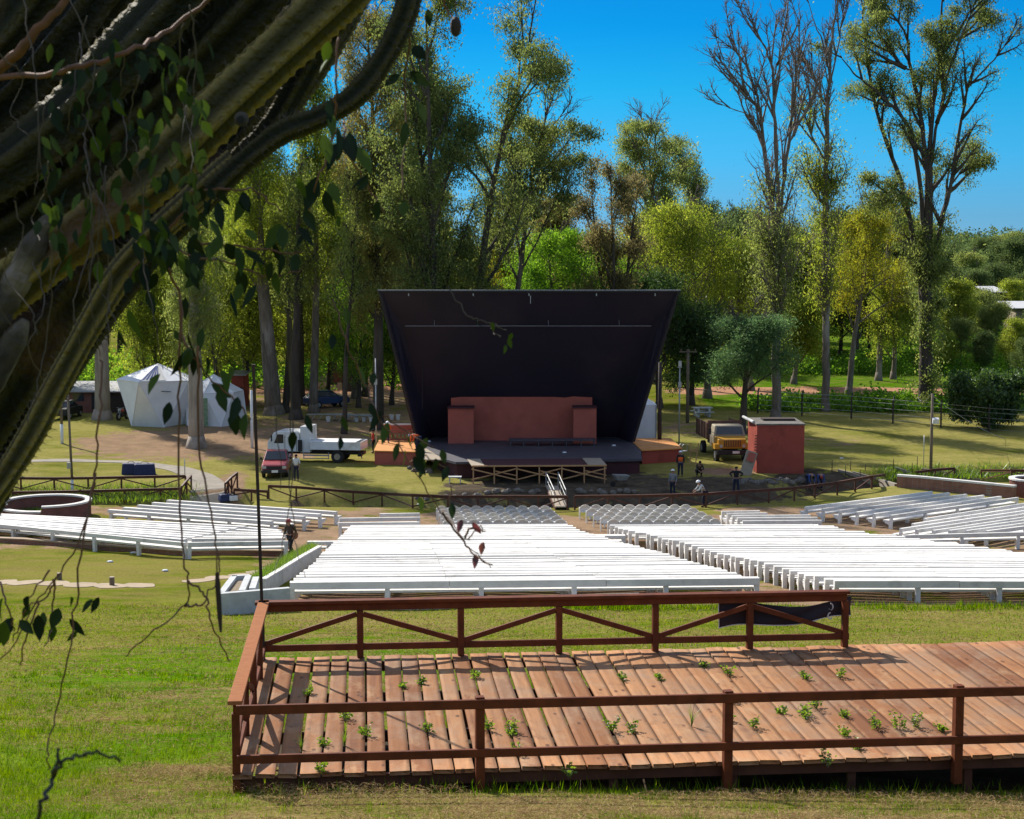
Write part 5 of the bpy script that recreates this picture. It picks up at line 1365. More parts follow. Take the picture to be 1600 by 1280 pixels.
def dome_tent():
    p = GX(248, 138); root = thing('dome_tent', 'large white faceted dome tent with a striped flag under the grove trees', 'tent', p)
    def dome(name, cx, cy, r0, r1, z1, za, n, ph, squash=1):
        R0 = [Vector((cx + r0 * math.cos(ph + 2 * math.pi * (k + .5) / n), cy + r0 * math.sin(ph + 2 * math.pi * (k + .5) / n), -.1)) for k in range(n)]
        R1 = [Vector((cx + r1 * math.cos(ph + 2 * math.pi * k / n), cy + r1 * math.sin(ph + 2 * math.pi * k / n), z1)) for k in range(n)]
        A = Vector((cx, cy, za)); vs = R0 + R1 + [A]; fs = []
        for k in range(n):
            k2 = (k + 1) % n; fs += [(k, n + k2, n + k), (k, k2, n + k2), (n + k, n + k2, 2 * n)]
        mb = MB(); mb.add(vs, fs); o = mb.build(name, M['canvas'], root)
        sm = MB()
        for k in range(n):
            k2 = (k + 1) % n
            for a, b in ((R0[k], R1[k]), (R0[k], R1[k2]), (R1[k], R1[k2]), (R1[k], A)): sm.tube([a, b], .045, 5)
        sm.build('seam', M['canvas'], root)
        return R0, R1, A
    R0, R1, A = dome('canvas_dome', 0, 0, 2.5, 3.45, 3.75, 5.05, 5, R(183))
    dome('side_dome', 4.6, .6, 2.9, 2.45, 2.7, 4.1, 6, R(20))
    # striped flag spread on the roof face beside the apex
    n_ = len(R1); best = min(range(n_), key=lambda k: (R1[k] + R1[(k + 1) % n_]).y - .6 * (R1[k] + R1[(k + 1) % n_]).x * 0)
    e0, e1 = R1[best], R1[(best + 1) % n_]
    if e0.x > e1.x: e0, e1 = e1, e0
    nn = (e0 - A).cross(e1 - A).normalized(); nn = nn if nn.y < 0 else -nn
    fp_ = lambda u, v, o: A + (e0 - A) * (u * (1 - v)) + (e1 - A) * (u * v) + nn * o
    mb = MB(); mb.prism([fp_(.06, .0, .03), fp_(.95, .0, .03), fp_(.95, .55, .03), fp_(.06, .55, .03)], (0, 0, 0), nn * .012); mb.build('flag_cloth', M['white'], root)
    for i in range(5):
        v0 = .03 + i * .08; mb = MB(); mb.prism([fp_(.15, v0, .046), fp_(.9, v0, .046), fp_(.9, v0 + .045, .046), fp_(.15, v0 + .045, .046)], (0, 0, 0), nn * .01); mb.build('flag_stripe', M['blue'], root)
    mb = MB(); mb.box((4.2, -2.38, 1.2), (.75, .05, 2.3)); mb.build('green_door_panel', pmat('mottled_green_panel', (.10, .22, .09), (.30, .36, .26), 7, .8), root)
    mb = MB(); mb.bar((-.2, -2.6, 3.0), (1.6, -2.6, 2.9), .05, .05); mb.build('pole', M['blackplastic'], root)
dome_tent()

def hut(label, px0, px1, Y, top, depth, wall, roof, over=.3, slope=.3, openings=(), name='brick_hut', group=None):
    a, b = GX(px0, Y), GX(px1, Y); z0 = min(a.z, b.z); h = W((px0 + px1) / 2, top, Y).z - z0; w = b.x - a.x
    root = thing(name, label, 'building', ((a.x + b.x) / 2, Y, z0), group=group)
    mb = MB(); mb.box((0, depth / 2, h / 2 - .2), (w, depth, h + .4)); mb.build('wall', M[wall], root)
    mb = MB(); mb.box((0, depth / 2, h + .05 + slope / 2), (w + 2 * over, depth + 2 * over, .09), (math.atan2(slope, depth), 0, 0)); mb.build('roof', M[roof], root)
    for (x, z, ww, hh, mat, nm) in openings:
        mb = MB(); mb.box((x * w / 2, -.015, z), (ww, .06, hh)); mb.build(nm, M[mat], root)
    return root
M['tin'] = corrug('grey_tin_roof', (.30, .30, .31)); M['tinlight'] = corrug('pale_tin_roof', (.55, .55, .55))
hut('dark red brick hut with pale tin roof behind the left trees', 98, 196, 146, 612, 5, 'brickdark', 'tin', .5, .4, ((.1, 1.0, 1.0, 1.5, 'blackplastic', 'door'), (-.5, 1.4, 1.0, .7, 'glassdark', 'window'), (.72, .9, 1.6, 1.7, 'rust', 'door')))
hut('small dark red hut with a white window frame right behind the dome tent', 362, 381, 150, 587, 3, 'terracottadark', 'tin', .25, .2, ((-.05, .95, .5, .6, 'whitepaint', 'window'), (.6, 1.0, .3, 1.8, 'blackplastic', 'door')), name='small_hut')
hut('pale roofed house far off on the right hillside, upper one', 1543, 1564, 226, 457, 6, 'tanboard', 'tinlight', .5, .6, ((-.4, 1.6, 1.6, 1.4, 'glassdark', 'window'), (.4, 1.6, 1.6, 1.4, 'glassdark', 'window')), name='house')
hut('long pale roofed shed far off at the right picture edge', 1583, 1650, 205, 482, 6, 'tanboard', 'tinlight', .5, .6, ((-.5, 1.6, 1.8, 1.4, 'glassdark', 'window'),), name='house')

M['roofgrey'] = pmat('stained_grey_roof_slab', (.16, .145, .13), (.10, .09, .08), 2, .9)
def block_building():
    Y = 110.0; a, b = W(1182, 738, Y), W(1256, 738, Y); z0 = W(1215, 739, Y).z; h = W(1215, 664.5, Y).z - z0; w = b.x - a.x; dpt = 4.2
    root = thing('block_shed', 'square red-brown painted block building with flat grey roof beside the yellow truck', 'building', ((a.x + b.x) / 2, Y, z0))
    mb = MB(); mb.box((0, dpt / 2, h / 2 - .2), (w, dpt, h + .4)); mb.build('wall', M['terracottadark'], root)
    mb = MB(); mb.box((0, dpt / 2, h + .05), (w + .12, dpt + .12, .10)); mb.build('roof_slab', M['roofgrey'], root)
    mb = MB(); mb.box((.2, dpt * .6, h + .17), (2.2, 1.2, .14)); mb.build('roof_sheet', M['rust'], root)
    mb = MB(); mb.tube([(-w / 2 - .1, .9, h + .12), (-w / 2 - .35, dpt, h + .16)], .10, 8); mb.build('rolled_sheet', M['concrete'], root)
    # toothed block ends up the left corner
    for k in range(9):
        mb = MB(); mb.box((-w / 2 - .08, .08, .95 + k * .2), (.16, .2, .11)); mb.build('block_tooth', M['terracotta'], root)
    t = thing('leaning_board', 'pale board leaning against the left corner of the red block building', 'board', GX(1171, 109.2))
    mb = MB(); mb.box((0, 0, .78), (.78, .05, 1.7), (R(-12), R(18), R(0))); mb.build('board_face', M['tanboard'], t)
    mb = MB(); mb.box((.16, -.045, 1.2), (.5, .02, .6), (R(-12), R(18), 0)); mb.build('red_patch', M['terracotta'], t)
block_building()

def white_box():
    Y = 124.5; a, b = W(975, 690, Y), W(1025.5, 690, Y); z0 = gz(a.x, Y); h = W(1000, 632.5, Y).z - z0; w = b.x - a.x
    root = thing('white_booth', 'plain white canvas booth with small pyramid top standing behind the stage right side', 'tent', ((a.x + b.x) / 2, Y, z0))
    mb = MB(); mb.box((0, 1.6, h / 2 - .1), (w, 3.2, h + .2)); mb.build('canvas_wall', M['canvas'], root)
    mb = MB(); q = [(-w / 2 + .1, .1, h + .003), (w / 2 - .1, .1, h + .003), (w / 2 - .1, 3.1, h + .003), (-w / 2 + .1, 3.1, h + .003)]; mb.add(q + [(.1, 1.4, h + .75)], [(0, 1, 4), (1, 2, 4), (2, 3, 4), (3, 0, 4), (0, 3, 2, 1)]); mb.build('canopy', M['canvas'], root)
    for x in (-w / 2 + .05, w / 2 - .05):
        mb = MB(); mb.tube([(x, -.04, -.1), (x, -.04, h)], .035, 6); mb.build('corner_pole', M['steel'], root)
white_box()

def pole(label, px, base_py, top_py, r, mat, extras=(), name='pole', cat='pole', group=None, Y=None, lean=0.0, white=0):
    p = G(px, base_py) if Y is None else GX(px, Y); h = W(px, top_py, p.y).z - p.z
    root = thing(name, label, cat, p, group=group)
    mb = MB(); mb.tube([(0, 0, white - (.3 if not white else 0)), (lean * h * .5, 0, h * .5), (lean * h, 0, h)], [r, r * .92, r * .8], 8); mb.build('shaft', M[mat], root, smooth=True)
    if white: mb = MB(); mb.tube([(0, 0, -.3), (0, 0, white)], r * 1.12, 8); mb.build('whitewashed_base', M['whitepaint'], root, smooth=True)
    for e in extras:
        mb = MB(); e(mb, h, lean * h); mb.build(e.part, M[e.mat], root)
    return root
def ex(part, mat, f): f.part = part; f.mat = mat; return f
lamp_head = lambda: ex('lamp_head', 'whitepaint', lambda mb, h, x: mb.box((x + .2, -.15, h - 1.85), (.42, .30, .34), (R(20), 0, 0)))
cross = lambda hh=.25: ex('cross_arm', 'polewood', lambda mb, h, x: (mb.box((x, -.12, h - hh), (1.5, .1, .1)), mb.cyl((x - .6, -.12, h - hh + .15), .05, .2, 6), mb.cyl((x + .6, -.12, h - hh + .15), .05, .2, 6), mb.cyl((x, -.12, h - hh + .15), .05, .2, 6)))
box = lambda z: ex('switch_box', 'steel', lambda mb, h, x: mb.box((x, -.12, z), (.24, .16, .4)))
pole('grey timber lamp pole with whitewashed foot at the far left lawn', 97, 693, 585, .11, 'polewood', (box(3.1),), 'lamp_pole', white=1.5)
pole('thin brown pole with whitewashed foot behind the left channel fence', 113, 766, 600, .085, 'polewood', (box(1.6),), 'lamp_pole', lean=-.02, white=.75)
pole('slim pale stake at the bend of the paved path', 289, 747, 717, .035, 'steel', name='stake')
pole('whitewashed post beside the red pickup', 394, 700, 610, .12, 'whitepaint', name='post', group=None)
pole('slim steel pole in front of the left plywood platform', 588, 712, 560, .055, 'steel', (box(5.4),), name='steel_pole')
pole('dark straight post with red sign board left of the stage', 537, 632, 556, .13, 'darkpole', (ex('sign_board', 'terracotta', lambda mb, h, x: mb.box((-.45, -.05, h * .58), (1.0, .05, 1.2))),), name='sign_post', cat='sign')
pole('dark pole right beside the white booth', 1031, 684, 566, .16, 'darkpole', name='utility_pole', Y=121)
pole('slender steel pole behind the right plywood platform', 1061, 694, 574, .06, 'steel', (box(6.2), box(4.6), ex('top_bracket', 'steel', lambda mb, h, x: mb.box((0, 0, h), (.3, .1, .08)))), name='steel_pole')
pole('tall wooden utility pole with cross arm left of the acacia', 1074, 661, 546, .15, 'polewood', (cross(.2),), name='utility_pole')
pole('wooden lamp pole with white lamp behind the brick garden wall', 1454, 748, 615, .11, 'polewood', (lamp_head(),), name='lamp_pole', cat='street lamp')
pole('thin steel mast left of the lamp pole', 1443, 728, 680, .03, 'steel', name='steel_pole')
for k, (px, b, t) in enumerate([(1300, 737, 719), (1329, 735, 720), (1321, 743, 727), (1352, 735, 725), (1344, 748, 734), (1396, 733, 717), (1425, 738, 724), (1433, 732, 713), (1467, 736, 722), (1400, 757, 742), (1484, 751, 738)]):
    pole('thin dark stake of the small wire fence beside the ditch at the right', px, b, t, .028, 'rust', name='stake', group='thin stakes beside the ditch')
# wire fence at the back of the right lawn
def wire_fence():
    pts = [(1184, 646), (1253, 650), (1330, 655), (1395, 662), (1470, 668), (1545, 676), (1640, 684)]
    P = [G(*p) for p in pts]; c = P[3]; root = thing('wire_fence', 'old wire fence with dark concrete posts along the back of the right lawn', 'fence', c)
    for k, p in enumerate(P):
        mb = MB(); h = 1.9; mb.tube([p - c - Vector((0, 0, .3)), p - c + Vector((0, 0, h)), p - c + Vector((.12, .25, h + .35))], .075, 6); mb.build('post', M['darkpole'], root)
    for z in (.3, .75, 1.2, 1.65, 2.0):
        mb = MB(); mb.tube([p - c + Vector((0, -.06, z + .03 * math.sin(k * 2 + z))) for k, p in enumerate(P)], .014, 4); mb.build('wire', M['steel'], root)
wire_fence()

# picnic table of pale concrete
def picnic():
    p = G(1097, 651); t = thing('picnic_table', 'pale concrete picnic table on the lawn beyond the stage', 'table', p, R(10))
    for nm, c, s in (('table_top', (0, 0, .78), (1.7, .8, .09)), ('bench_seat', (0, -.75, .44), (1.7, .3, .08)), ('bench_seat', (0, .75, .44), (1.7, .3, .08)), ('pedestal', (-.5, 0, .36), (.18, 1.3, .74)), ('pedestal', (.5, 0, .36), (.18, 1.3, .74))):
        mb = MB(); mb.box(c, s); mb.build(nm, M['concrete'], t, bevel=.01)
picnic()
# trestle tables stacked in the grove with white buckets
def trestles():
    p = G(530, 658); t = thing('trestle_tables', 'long grey trestle table tops stacked low in the grove left of the stage', 'table', p, R(-4))
    rr = random.Random(4)
    for k in range(7):
        mb = MB(); x = -1.6 + k * .62; mb.box((x, .5 - k * .12, .52 + .03 * (k % 3)), (2.6, .65, .045), (0, R(rr.uniform(-2, 2)), R(rr.uniform(-5, 5)))); mb.build('table_top', M['steel'], t)
        mb = MB(); mb.bar((x - .9, .3 - k * .12, 0), (x - .5, .3 - k * .12, .5), .05, .05); mb.bar((x + .4, .3 - k * .12, .5), (x + .8, .3 - k * .12, 0), .05, .05); mb.build('trestle', M['steel'], t)
    for k, px in enumerate((513, 557, 569, 580, 612, 622)):
        q = G(px, 659 - (3 if px > 600 else 0)); b = thing('bucket', 'white plastic bucket standing by the trestle tables', 'bucket', q, group='white buckets by the tables')
        mb = MB(); mb.cyl((0, 0, .2), .15, .42, 10, r2=.2); mb.build('pail', M['white'], b); mb = MB(); mb.cyl((0, 0, .415), .215, .03, 10); mb.build('rim', M['white'], b)
trestles()
# lattice panel and small bits near the left platform
def lattice():
    p = on_floor(625, 688, FZ + .06); t = thing('lattice_panel', 'brown pierced panel standing on the left plywood platform', 'panel', p)
    h = W(625, 662, p.y).z - p.z; w = 52 / pxm(p.y)
    for z in (h - .05, h * .52, .05): mb = MB(); mb.box((0, 0, z), (w, .06, .12 if z > .1 else .1)); mb.build('crossbar', M['terracotta' if z < h - .1 else 'whitepaint'], t)
    mb = MB(); mb.box((0, .0, h * .77), (w - .1, .035, h * .34)); mb.build('solid_board', M['terracotta'], t)
    for k in range(9): mb = MB(); mb.bar((-w / 2 + .1 + k * w / 9, .0, .08), (-w / 2 + .1 + (k + .8) * w / 9, 0, h * .5), .035, .06); mb.bar((-w / 2 + .1 + (k + .8) * w / 9, .03, .08), (-w / 2 + .1 + k * w / 9, .03, h * .5), .035, .06); mb.build('lattice_slat', M['terracotta'], t)
lattice()
def small_things():
    for k, (px, py, w, h, mat, lab, nm, cat) in enumerate([(205, 741, 1.2, .75, 'navy', 'dark blue bin lying on the grass by the paved path, left one', 'blue_bin', 'bin'), (226, 742, 1.5, .75, 'navy', 'dark blue bin lying on the grass by the paved path, right one', 'blue_bin', 'bin'),
                                                       (352, 783, .8, .45, 'navy', 'dark blue bag left at the end of the paved path', 'bag', 'bag'), (363, 782, .55, .35, 'whitepaint', 'pale sack beside the dark blue bag at the path end', 'sack', 'bag'),
                                                       (247, 662, .8, .5, 'navy', 'dark blue crate in front of the dome tent', 'crate', 'crate')]):
        p = G(px, py); t = thing(nm, lab, cat, p, R(12 * k)); mb = MB()
        mb.box((0, 0, h / 2), (w, .7, h), taper=.88); mb.build('body', M[mat], t, bevel=.06); mb = MB(); mb.box((0, 0, h * .93), (w * .80, .55, .06)); mb.tube([(-w * .2, 0, h), (-w * .1, 0, h + .12), (w * .1, 0, h + .12), (w * .2, 0, h)], .02, 5); mb.build('lid', M['blackplastic'], t)
    # rough timber frame by the right platform
    p = G(1085, 727); t = thing('timber_trestle', 'spindly raw timber frame standing right of the orange right platform', 'trestle', p)
    for a, b in (((-.30, 0, 0), (-.32, 0, 1.55)), ((.05, 0, -.1), (.28, 0, 1.55)), ((-.32, 0, .98), (.16, 0, .98)), ((-.32, .35, .98), (.2, .3, 1.1))):
        mb = MB(); mb.bar(a, b, .06, .06, up=(0, 1, 0)); mb.build('stick', M['lumber'], t)
    p = G(1070, 716); t = thing('metal_chair', 'bent metal tube chair by the right corner of the orange platform', 'chair', p, .4)
    mb = MB(); mb.tube([(-.25, 0, 0), (-.25, 0, .9), (-.1, 0, 1.0), (.2, .1, .95), (.25, .1, .45)], .025, 6); mb.tube([(-.25, .45, 0), (-.25, .45, .9), (-.1, .45, 1.0), (.2, .5, .95)], .025, 6); mb.build('frame', M['steel'], t)
    mb = MB(); mb.box((0, .22, .5), (.48, .45, .04)); mb.build('seat', M['steel'], t)
    # pale wheelbarrow in the stage shade
    p = G(970, 760); t = thing('wheelbarrow', 'pale metal wheelbarrow standing in the shade before the stage', 'wheelbarrow', p, .3)
    mb = MB(); r0 = [(-.3, -.25, .42), (.3, -.25, .42), (.3, .25, .42), (-.3, .25, .42)]; r1 = [(-.5, -.36, .78), (.5, -.36, .72), (.5, .36, .72), (-.5, .36, .78)]; mb.loft([r0, r1]); mb.build('tray', M['steel'], t)
    mb = MB(); mb.cyl((-.55, 0, .18), .18, .09, 14, 'y'); mb.build('wheel', M['rubber'], t)
    for s in (-1, 1): mb = MB(); mb.tube([(-.55, s * .07, .18), (-.2, s * .2, .40), (.9, s * .3, .72)], .02, 6); mb.build('handle', M['rust'], t); mb = MB(); mb.tube([(.25, s * .2, .42), (.35, s * .22, 0)], .02, 6); mb.build('leg', M['rust'], t)
    p = G(711, 755); t = thing('low_table', 'low pale table on the grass left of the timber forestage', 'table', p)
    mb = MB(); mb.box((0, 0, .42), (.85, .5, .05)); mb.build('table_top', M['concrete'], t)
    for x in (-.35, .35): mb = MB(); mb.box((x, 0, .2), (.06, .4, .42)); mb.build('leg', M['concrete'], t)
    for k, (px, py) in enumerate(((655, 734), (663, 737), (671, 739), (640, 733), (648, 737))):
        q = G(px, py); rock('pale rubble lump below the board ramp left of the stage', q + Vector((0, 0, .08)), .22 + .05 * (k % 3), 400 + k, 'pale rubble by the board ramp')
small_things()
# overhead wires
def wire(label, pts, sag=.6, r=.012):
    P = []
    for a, b in zip(pts[:-1], pts[1:]):
        for k in range(12):
            t = k / 12; P.append(Vector(a).lerp(Vector(b), t) - Vector((0, 0, 4 * sag * t * (1 - t))))
    P.append(Vector(pts[-1])); t = thing('overhead_wire', label, 'wire', P[0]); mb = MB(); mb.tube([p - P[0] for p in P], r, 4); mb.build('cable', M['steel'], t)
wire('pale slack wire running down to the right lawn from the lamp pole', [W(1454, 616, 107), W(1570, 686, 128)], .3, .014)
wire('pale wire from the lamp pole towards the ivy-clad tree', [W(1454, 616, 107), W(1434, 621, 143)], .4, .014)

# ================================================================== VEHICLES
M['carred'] = pmat('sun_faded_red_car_paint', (.36, .035, .045), (.30, .03, .04), 1.5, .35, spec=.5, clear=.5)
M['truckwhite'] = pmat('white_truck_paint', (.70, .71, .72), (.62, .63, .64), 1.5, .4, spec=.5, clear=.3, c3=(.50, .48, .44), scale3=.9)
M['truckyellow'] = pmat('ochre_yellow_truck_paint', (.58, .30, .028), (.48, .24, .025), 1.5, .45, clear=.2, c3=(.34, .18, .04), scale3=1.2)
M['cabgrey'] = pmat('faded_grey_tan_cab_paint', (.34, .29, .20), (.26, .22, .16), 2, .6)
M['carblue'] = pmat('blue_car_paint', (.03, .06, .16), (.025, .05, .13), 1.5, .3, clear=.5)
M['cargobrown'] = pmat('rusty_brown_cargo_box', (.15, .075, .05), (.09, .05, .037), 2, .8, .2, 12)
M['lampglass'] = glass_mat('headlight_glass', (.45, .45, .43), .15)
M['plate'] = pmat('white_number_plate', (.75, .75, .72), (.7, .7, .68), 3, .5)
M['chrome'] = pmat('dull_chrome', (.45, .45, .46), (.38, .38, .39), 3, .3, metal=.9)

def wheel(parent, x, y, r, w):
    o = MB(); o.cyl((x, y, r), r, w, 18, 'x'); tyre = o.build('wheel', M['rubber'], parent, bevel=.03)
    for s in (-1, 1):
        m2 = MB(); m2.cyl((x + s * (w / 2 + .004), y, r), r * .55, .02, 14, 'x'); m2.build('rim', M['steel'], tyre)
def mirror_part(parent, name, mat, f):
    for s in (-1, 1): mb = MB(); f(mb, s); mb.build(name, M[mat], parent)

def pickup():
    p = G(428, 749); t = thing('pickup_truck', 'faded red pickup facing the camera beside the white flatbed truck', 'pickup', (p.x, p.y + .2, p.z), R(4))
    # front is -y
    w = 1.74
    b = MB()
    sec = lambda y, hw, z0, z1, tw: [(-hw, y, z0), (hw, y, z0), (hw, y, z1 - .12), (hw * tw, y, z1), (-hw * tw, y, z1), (-hw, y, z1 - .12)]
    b.loft([sec(0, .82, .42, .90, .9), sec(.15, .86, .38, .98, .9), sec(1.25, .88, .38, 1.08, .93), sec(1.3, .88, .38, 1.10, .93), sec(4.7, .88, .45, 1.12, .96), sec(4.75, .86, .5, 1.05, .96)])
    b.build('body', M['carred'], t, bevel=.03)
    c = MB(); c.loft([[(-.82, 1.25, 1.09), (.82, 1.25, 1.09), (.82, 3.0, 1.11), (-.82, 3.0, 1.11)], [(-.66, 1.95, 1.66), (.66, 1.95, 1.66), (.68, 2.85, 1.66), (-.68, 2.85, 1.66)]]); c.build('cab', M['carred'], t, bevel=.05)
    m2 = MB(); m2.add([(-.74, 1.235, 1.13), (.74, 1.235, 1.13), (.61, 1.87, 1.62), (-.61, 1.87, 1.62)], [(0, 1, 2, 3)]); g = m2.build('windshield', M['glassdark'], t); so = g.modifiers.new('t', 'SOLIDIFY'); so.thickness = .02; so.offset = 1
    mirror_part(t, 'side_window', 'glassdark', lambda mb, s: mb.add([(s * .828, 1.5, 1.15), (s * .836, 2.8, 1.15), (s * .71, 2.7, 1.58), (s * .70, 2.0, 1.58)], [(0, 1, 2, 3)]))
    m2 = MB(); m2.box((0, -.02, .74), (1.05, .05, .18)); m2.build('grille', M['blackplastic'], t)
    m2 = MB(); m2.box((0, -.08, .50), (1.72, .2, .22)); m2.build('bumper', M['blackplastic'], t, bevel=.04)
    m2 = MB(); m2.box((.05, -.195, .52), (.42, .02, .16)); m2.build('number_plate', M['plate'], t)
    mirror_part(t, 'headlight', 'lampglass', lambda mb, s: mb.box((s * .66, -.01, .77), (.27, .06, .17)))
    mirror_part(t, 'side_mirror', 'blackplastic', lambda mb, s: mb.box((s * .98, 1.55, 1.18), (.17, .08, .16)))
    for y in (.85, 3.8):
        for s in (-1, 1): wheel(t, s * .76, y, .35, .22)
pickup()

def flatbed():
    p = G(498, 722); t = thing('flatbed_truck', 'white flatbed truck standing side-on behind the red pickup', 'truck', (p.x - .2, p.y + .6, p.z), R(-8))
    # front is -x
    m = 'truckwhite'
    b = MB(); L0 = -3.3
    prof = [(L0, .75), (L0 - .05, 1.35), (L0 + .45, 2.12), (L0 + .75, 2.2), (-1.05, 2.2), (-1.0, .75)]
    b.prism([(x, -1.0, z) for x, z in prof], (0, 0, 0), (0, 2.0, 0)); b.build('cab', M[m], t, bevel=.06)
    for s in (-1, 1):
        y = s * 1.006
        mb = MB(); mb.prism([(L0 + .45, y, 1.35), (L0 + .72, y, 1.98), (-2.15, y, 1.98), (-2.15, y, 1.35)], (0, 0, 0), (0, s * .012, 0)); mb.build('side_window', M['glassdark'], t)
        mb = MB(); mb.box((-2.05, s * 1.012, 1.35), (.03, .012, 1.1)); mb.box((-1.2, s * 1.012, 1.35), (.03, .012, 1.1)); mb.build('door_seam', M['blackplastic'], t)
        mb = MB(); mb.prism([(-1.95, y, 1.4), (-1.95, y, 1.95), (-1.3, y, 1.95), (-1.3, y, 1.4)], (0, 0, 0), (0, s * .008, 0)); mb.build('rear_window', M['truckwhite'], t)
    mb = MB(); mb.add([(L0 + .02, -.88, 1.42), (L0 + .02, .88, 1.42), (L0 + .40, .82, 2.06), (L0 + .40, -.82, 2.06)], [(0, 1, 2, 3)]); g = mb.build('windshield', M['glassdark'], t); so = g.modifiers.new('t', 'SOLIDIFY'); so.thickness = .05; so.offset = 0
    mb = MB(); mb.box((-.62, .1, 1.62), (.72, 1.9, 1.85)); mb.build('tool_box', M[m], t, bevel=.03)
    mb = MB(); mb.box((-1.0 + .05, -1.0, 1.2), (.3, .1, .8)); mb.build('cab_gap_panel', M['blackplastic'], t)
    for s in (-1, 1): mb = MB(); mb.box((1.6, s * 1.1, 1.22), (3.6, .06, .55)); mb.build('side_board', M[m], t)
    mb = MB(); mb.box((3.42, 0, 1.22), (.06, 2.2, .55)); mb.build('tail_board', M[m], t)
    mb = MB(); mb.box((1.6, 0, .98), (3.56, 2.12, .08)); mb.build('bed', M['cabgrey'], t)
    mb = MB(); mb.box((1.4, 0, 1.5), (3.3, 2.1, .03)); mb.build('bed_cover', M['whitepaint'], t)
    mb = MB(); mb.box((.2, 0, .66), (6.6, .8, .22)); mb.build('chassis', M['blackplastic'], t)
    mb = MB(); mb.box((.2, -.95, .52), (1.9, .06, .10)); mb.box((.2, -.95, .30), (1.9, .05, .06)); mb.bar((-.7, -.95, .75), (-.7, -.95, .3), .05, .05, up=(0, 1, 0)); mb.bar((1.1, -.95, .75), (1.1, -.95, .3), .05, .05, up=(0, 1, 0)); mb.build('side_guard', M['steel'], t)
    mb = MB(); mb.box((3.3, -.6, .62), (.25, .5, .3)); mb.bar((3.4, -.9, .8), (3.5, -.9, .35), .06, .06, up=(0, 1, 0)); mb.build('rear_bumper', M['blackplastic'], t)
    mb = MB(); mb.box((L0 + .02, 0, .8), (.14, 1.9, .28)); mb.build('bumper', M['blackplastic'], t)
    mb = MB(); mb.bar((L0 + .35, -1.25, 1.95), (L0 + .35, -1.25, 1.5), .05, .2, up=(0, 1, 0)); mb.build('side_mirror', M['blackplastic'], t)
    def wh(x, r, w, ys):
        for y in ys:
            o = MB(); o.cyl((x, y, r), r, w, 20, 'y'); ty = o.build('wheel', M['rubber'], t, bevel=.03)
            q = MB(); q.cyl((x, y - (w / 2 + .01) * (1 if y < 0 else -1), r), r * .5, .03, 14, 'y'); q.build('rim', M['cabgrey'], ty)
    wh(-2.45, .42, .24, (-.9, .9)); wh(1.75, .45, .42, (-.85, .85))
flatbed()

def dump_truck():
    p = G(1145, 722); t = thing('dump_truck', 'old ochre-yellow dump truck facing the camera left of the red block building', 'truck', (p.x, p.y + .3, p.z - .05), R(5))
    hw = 1.18
    b = MB(); b.loft([[(-1.0, 0, .95), (1.0, 0, .95), (1.0, 0, 1.62), (-1.0, 0, 1.62)], [(-1.12, .9, .9), (1.12, .9, .9), (1.12, .95, 1.78), (-1.12, .95, 1.78)]]); b.build('hood', M['truckyellow'], t, bevel=.06)
    b = MB(); b.loft([[(-1.15, .93, .9), (1.15, .93, .9), (1.15, 2.4, .9), (-1.15, 2.4, .9)], [(-1.15, .95, 1.82), (1.15, .95, 1.82), (1.15, 2.4, 1.82), (-1.15, 2.4, 1.82)], [(-1.02, 1.2, 2.5), (1.02, 1.2, 2.5), (1.02, 2.35, 2.52), (-1.02, 2.35, 2.52)]]); b.build('cab', M['cabgrey'], t, bevel=.07)
    mb = MB(); mb.add([(-.98, .975, 1.88), (.98, .975, 1.88), (.88, 1.17, 2.40), (-.88, 1.17, 2.40)], [(0, 1, 2, 3)]); g = mb.build('windshield', M['glassdark'], t); so = g.modifiers.new('t', 'SOLIDIFY'); so.thickness = .05; so.offset = 0
    mirror_part(t, 'fender', 'truckyellow', lambda mb, s: mb.box((s * 1.1, .55, 1.12), (.34, 1.2, .36)))
    mb = MB(); mb.box((0, -.02, 1.33), (1.2, .06, .46)); gr = mb.build('grille', M['cargobrown'], t)
    mb = MB(); [mb.box((-.5 + k * .125, -.055, 1.33), (.04, .03, .46)) for k in range(9)]; mb.build('grille_bars', M['truckyellow'], gr)
    mb = MB(); mb.box((0, -.2, .72), (2.35, .25, .32)); mb.build('bumper', M['blackplastic'], t, bevel=.03)
    mb = MB(); mb.box((.2, -.335, .74), (.5, .02, .17)); mb.build('number_plate', M['plate'], t)
    mirror_part(t, 'headlight', 'lampglass', lambda mb, s: mb.cyl((s * .82, -.03, 1.15), .12, .06, 12, 'y'))
    mirror_part(t, 'side_mirror', 'blackplastic', lambda mb, s: (mb.box((s * 1.42, 1.1, 2.1), (.22, .06, .42)), mb.bar((s * 1.1, 1.1, 2.0), (s * 1.4, 1.1, 2.1), .03, .03)))
    for s in (-1, 1): mb = MB(); mb.box((s * 1.22, 4.6, 1.95), (.08, 4.0, 1.15)); mb.build('side_board', M['cargobrown'], t)
    for y in (2.75, 3.6, 4.6, 5.6, 6.5):
        mb = MB(); mb.box((-1.285, y, 1.95), (.06, .1, 1.2)); mb.build('stake', M['cargobrown'], t)
    mb = MB(); mb.box((0, 2.63, 2.05), (2.5, .08, 1.35)); mb.build('head_board', M['cargobrown'], t)
    mb = MB(); mb.box((0, 4.6, 1.36), (2.4, 3.9, .1)); mb.build('bed', M['cargobrown'], t)
    mb = MB(); mb.box((0, 3.4, .85), (.9, 6.2, .28)); mb.build('chassis', M['blackplastic'], t)
    for y in (.55, 5.2):
        for s in (-1, 1): wheel(t, s * 1.02, y, .5, .30)
dump_truck()

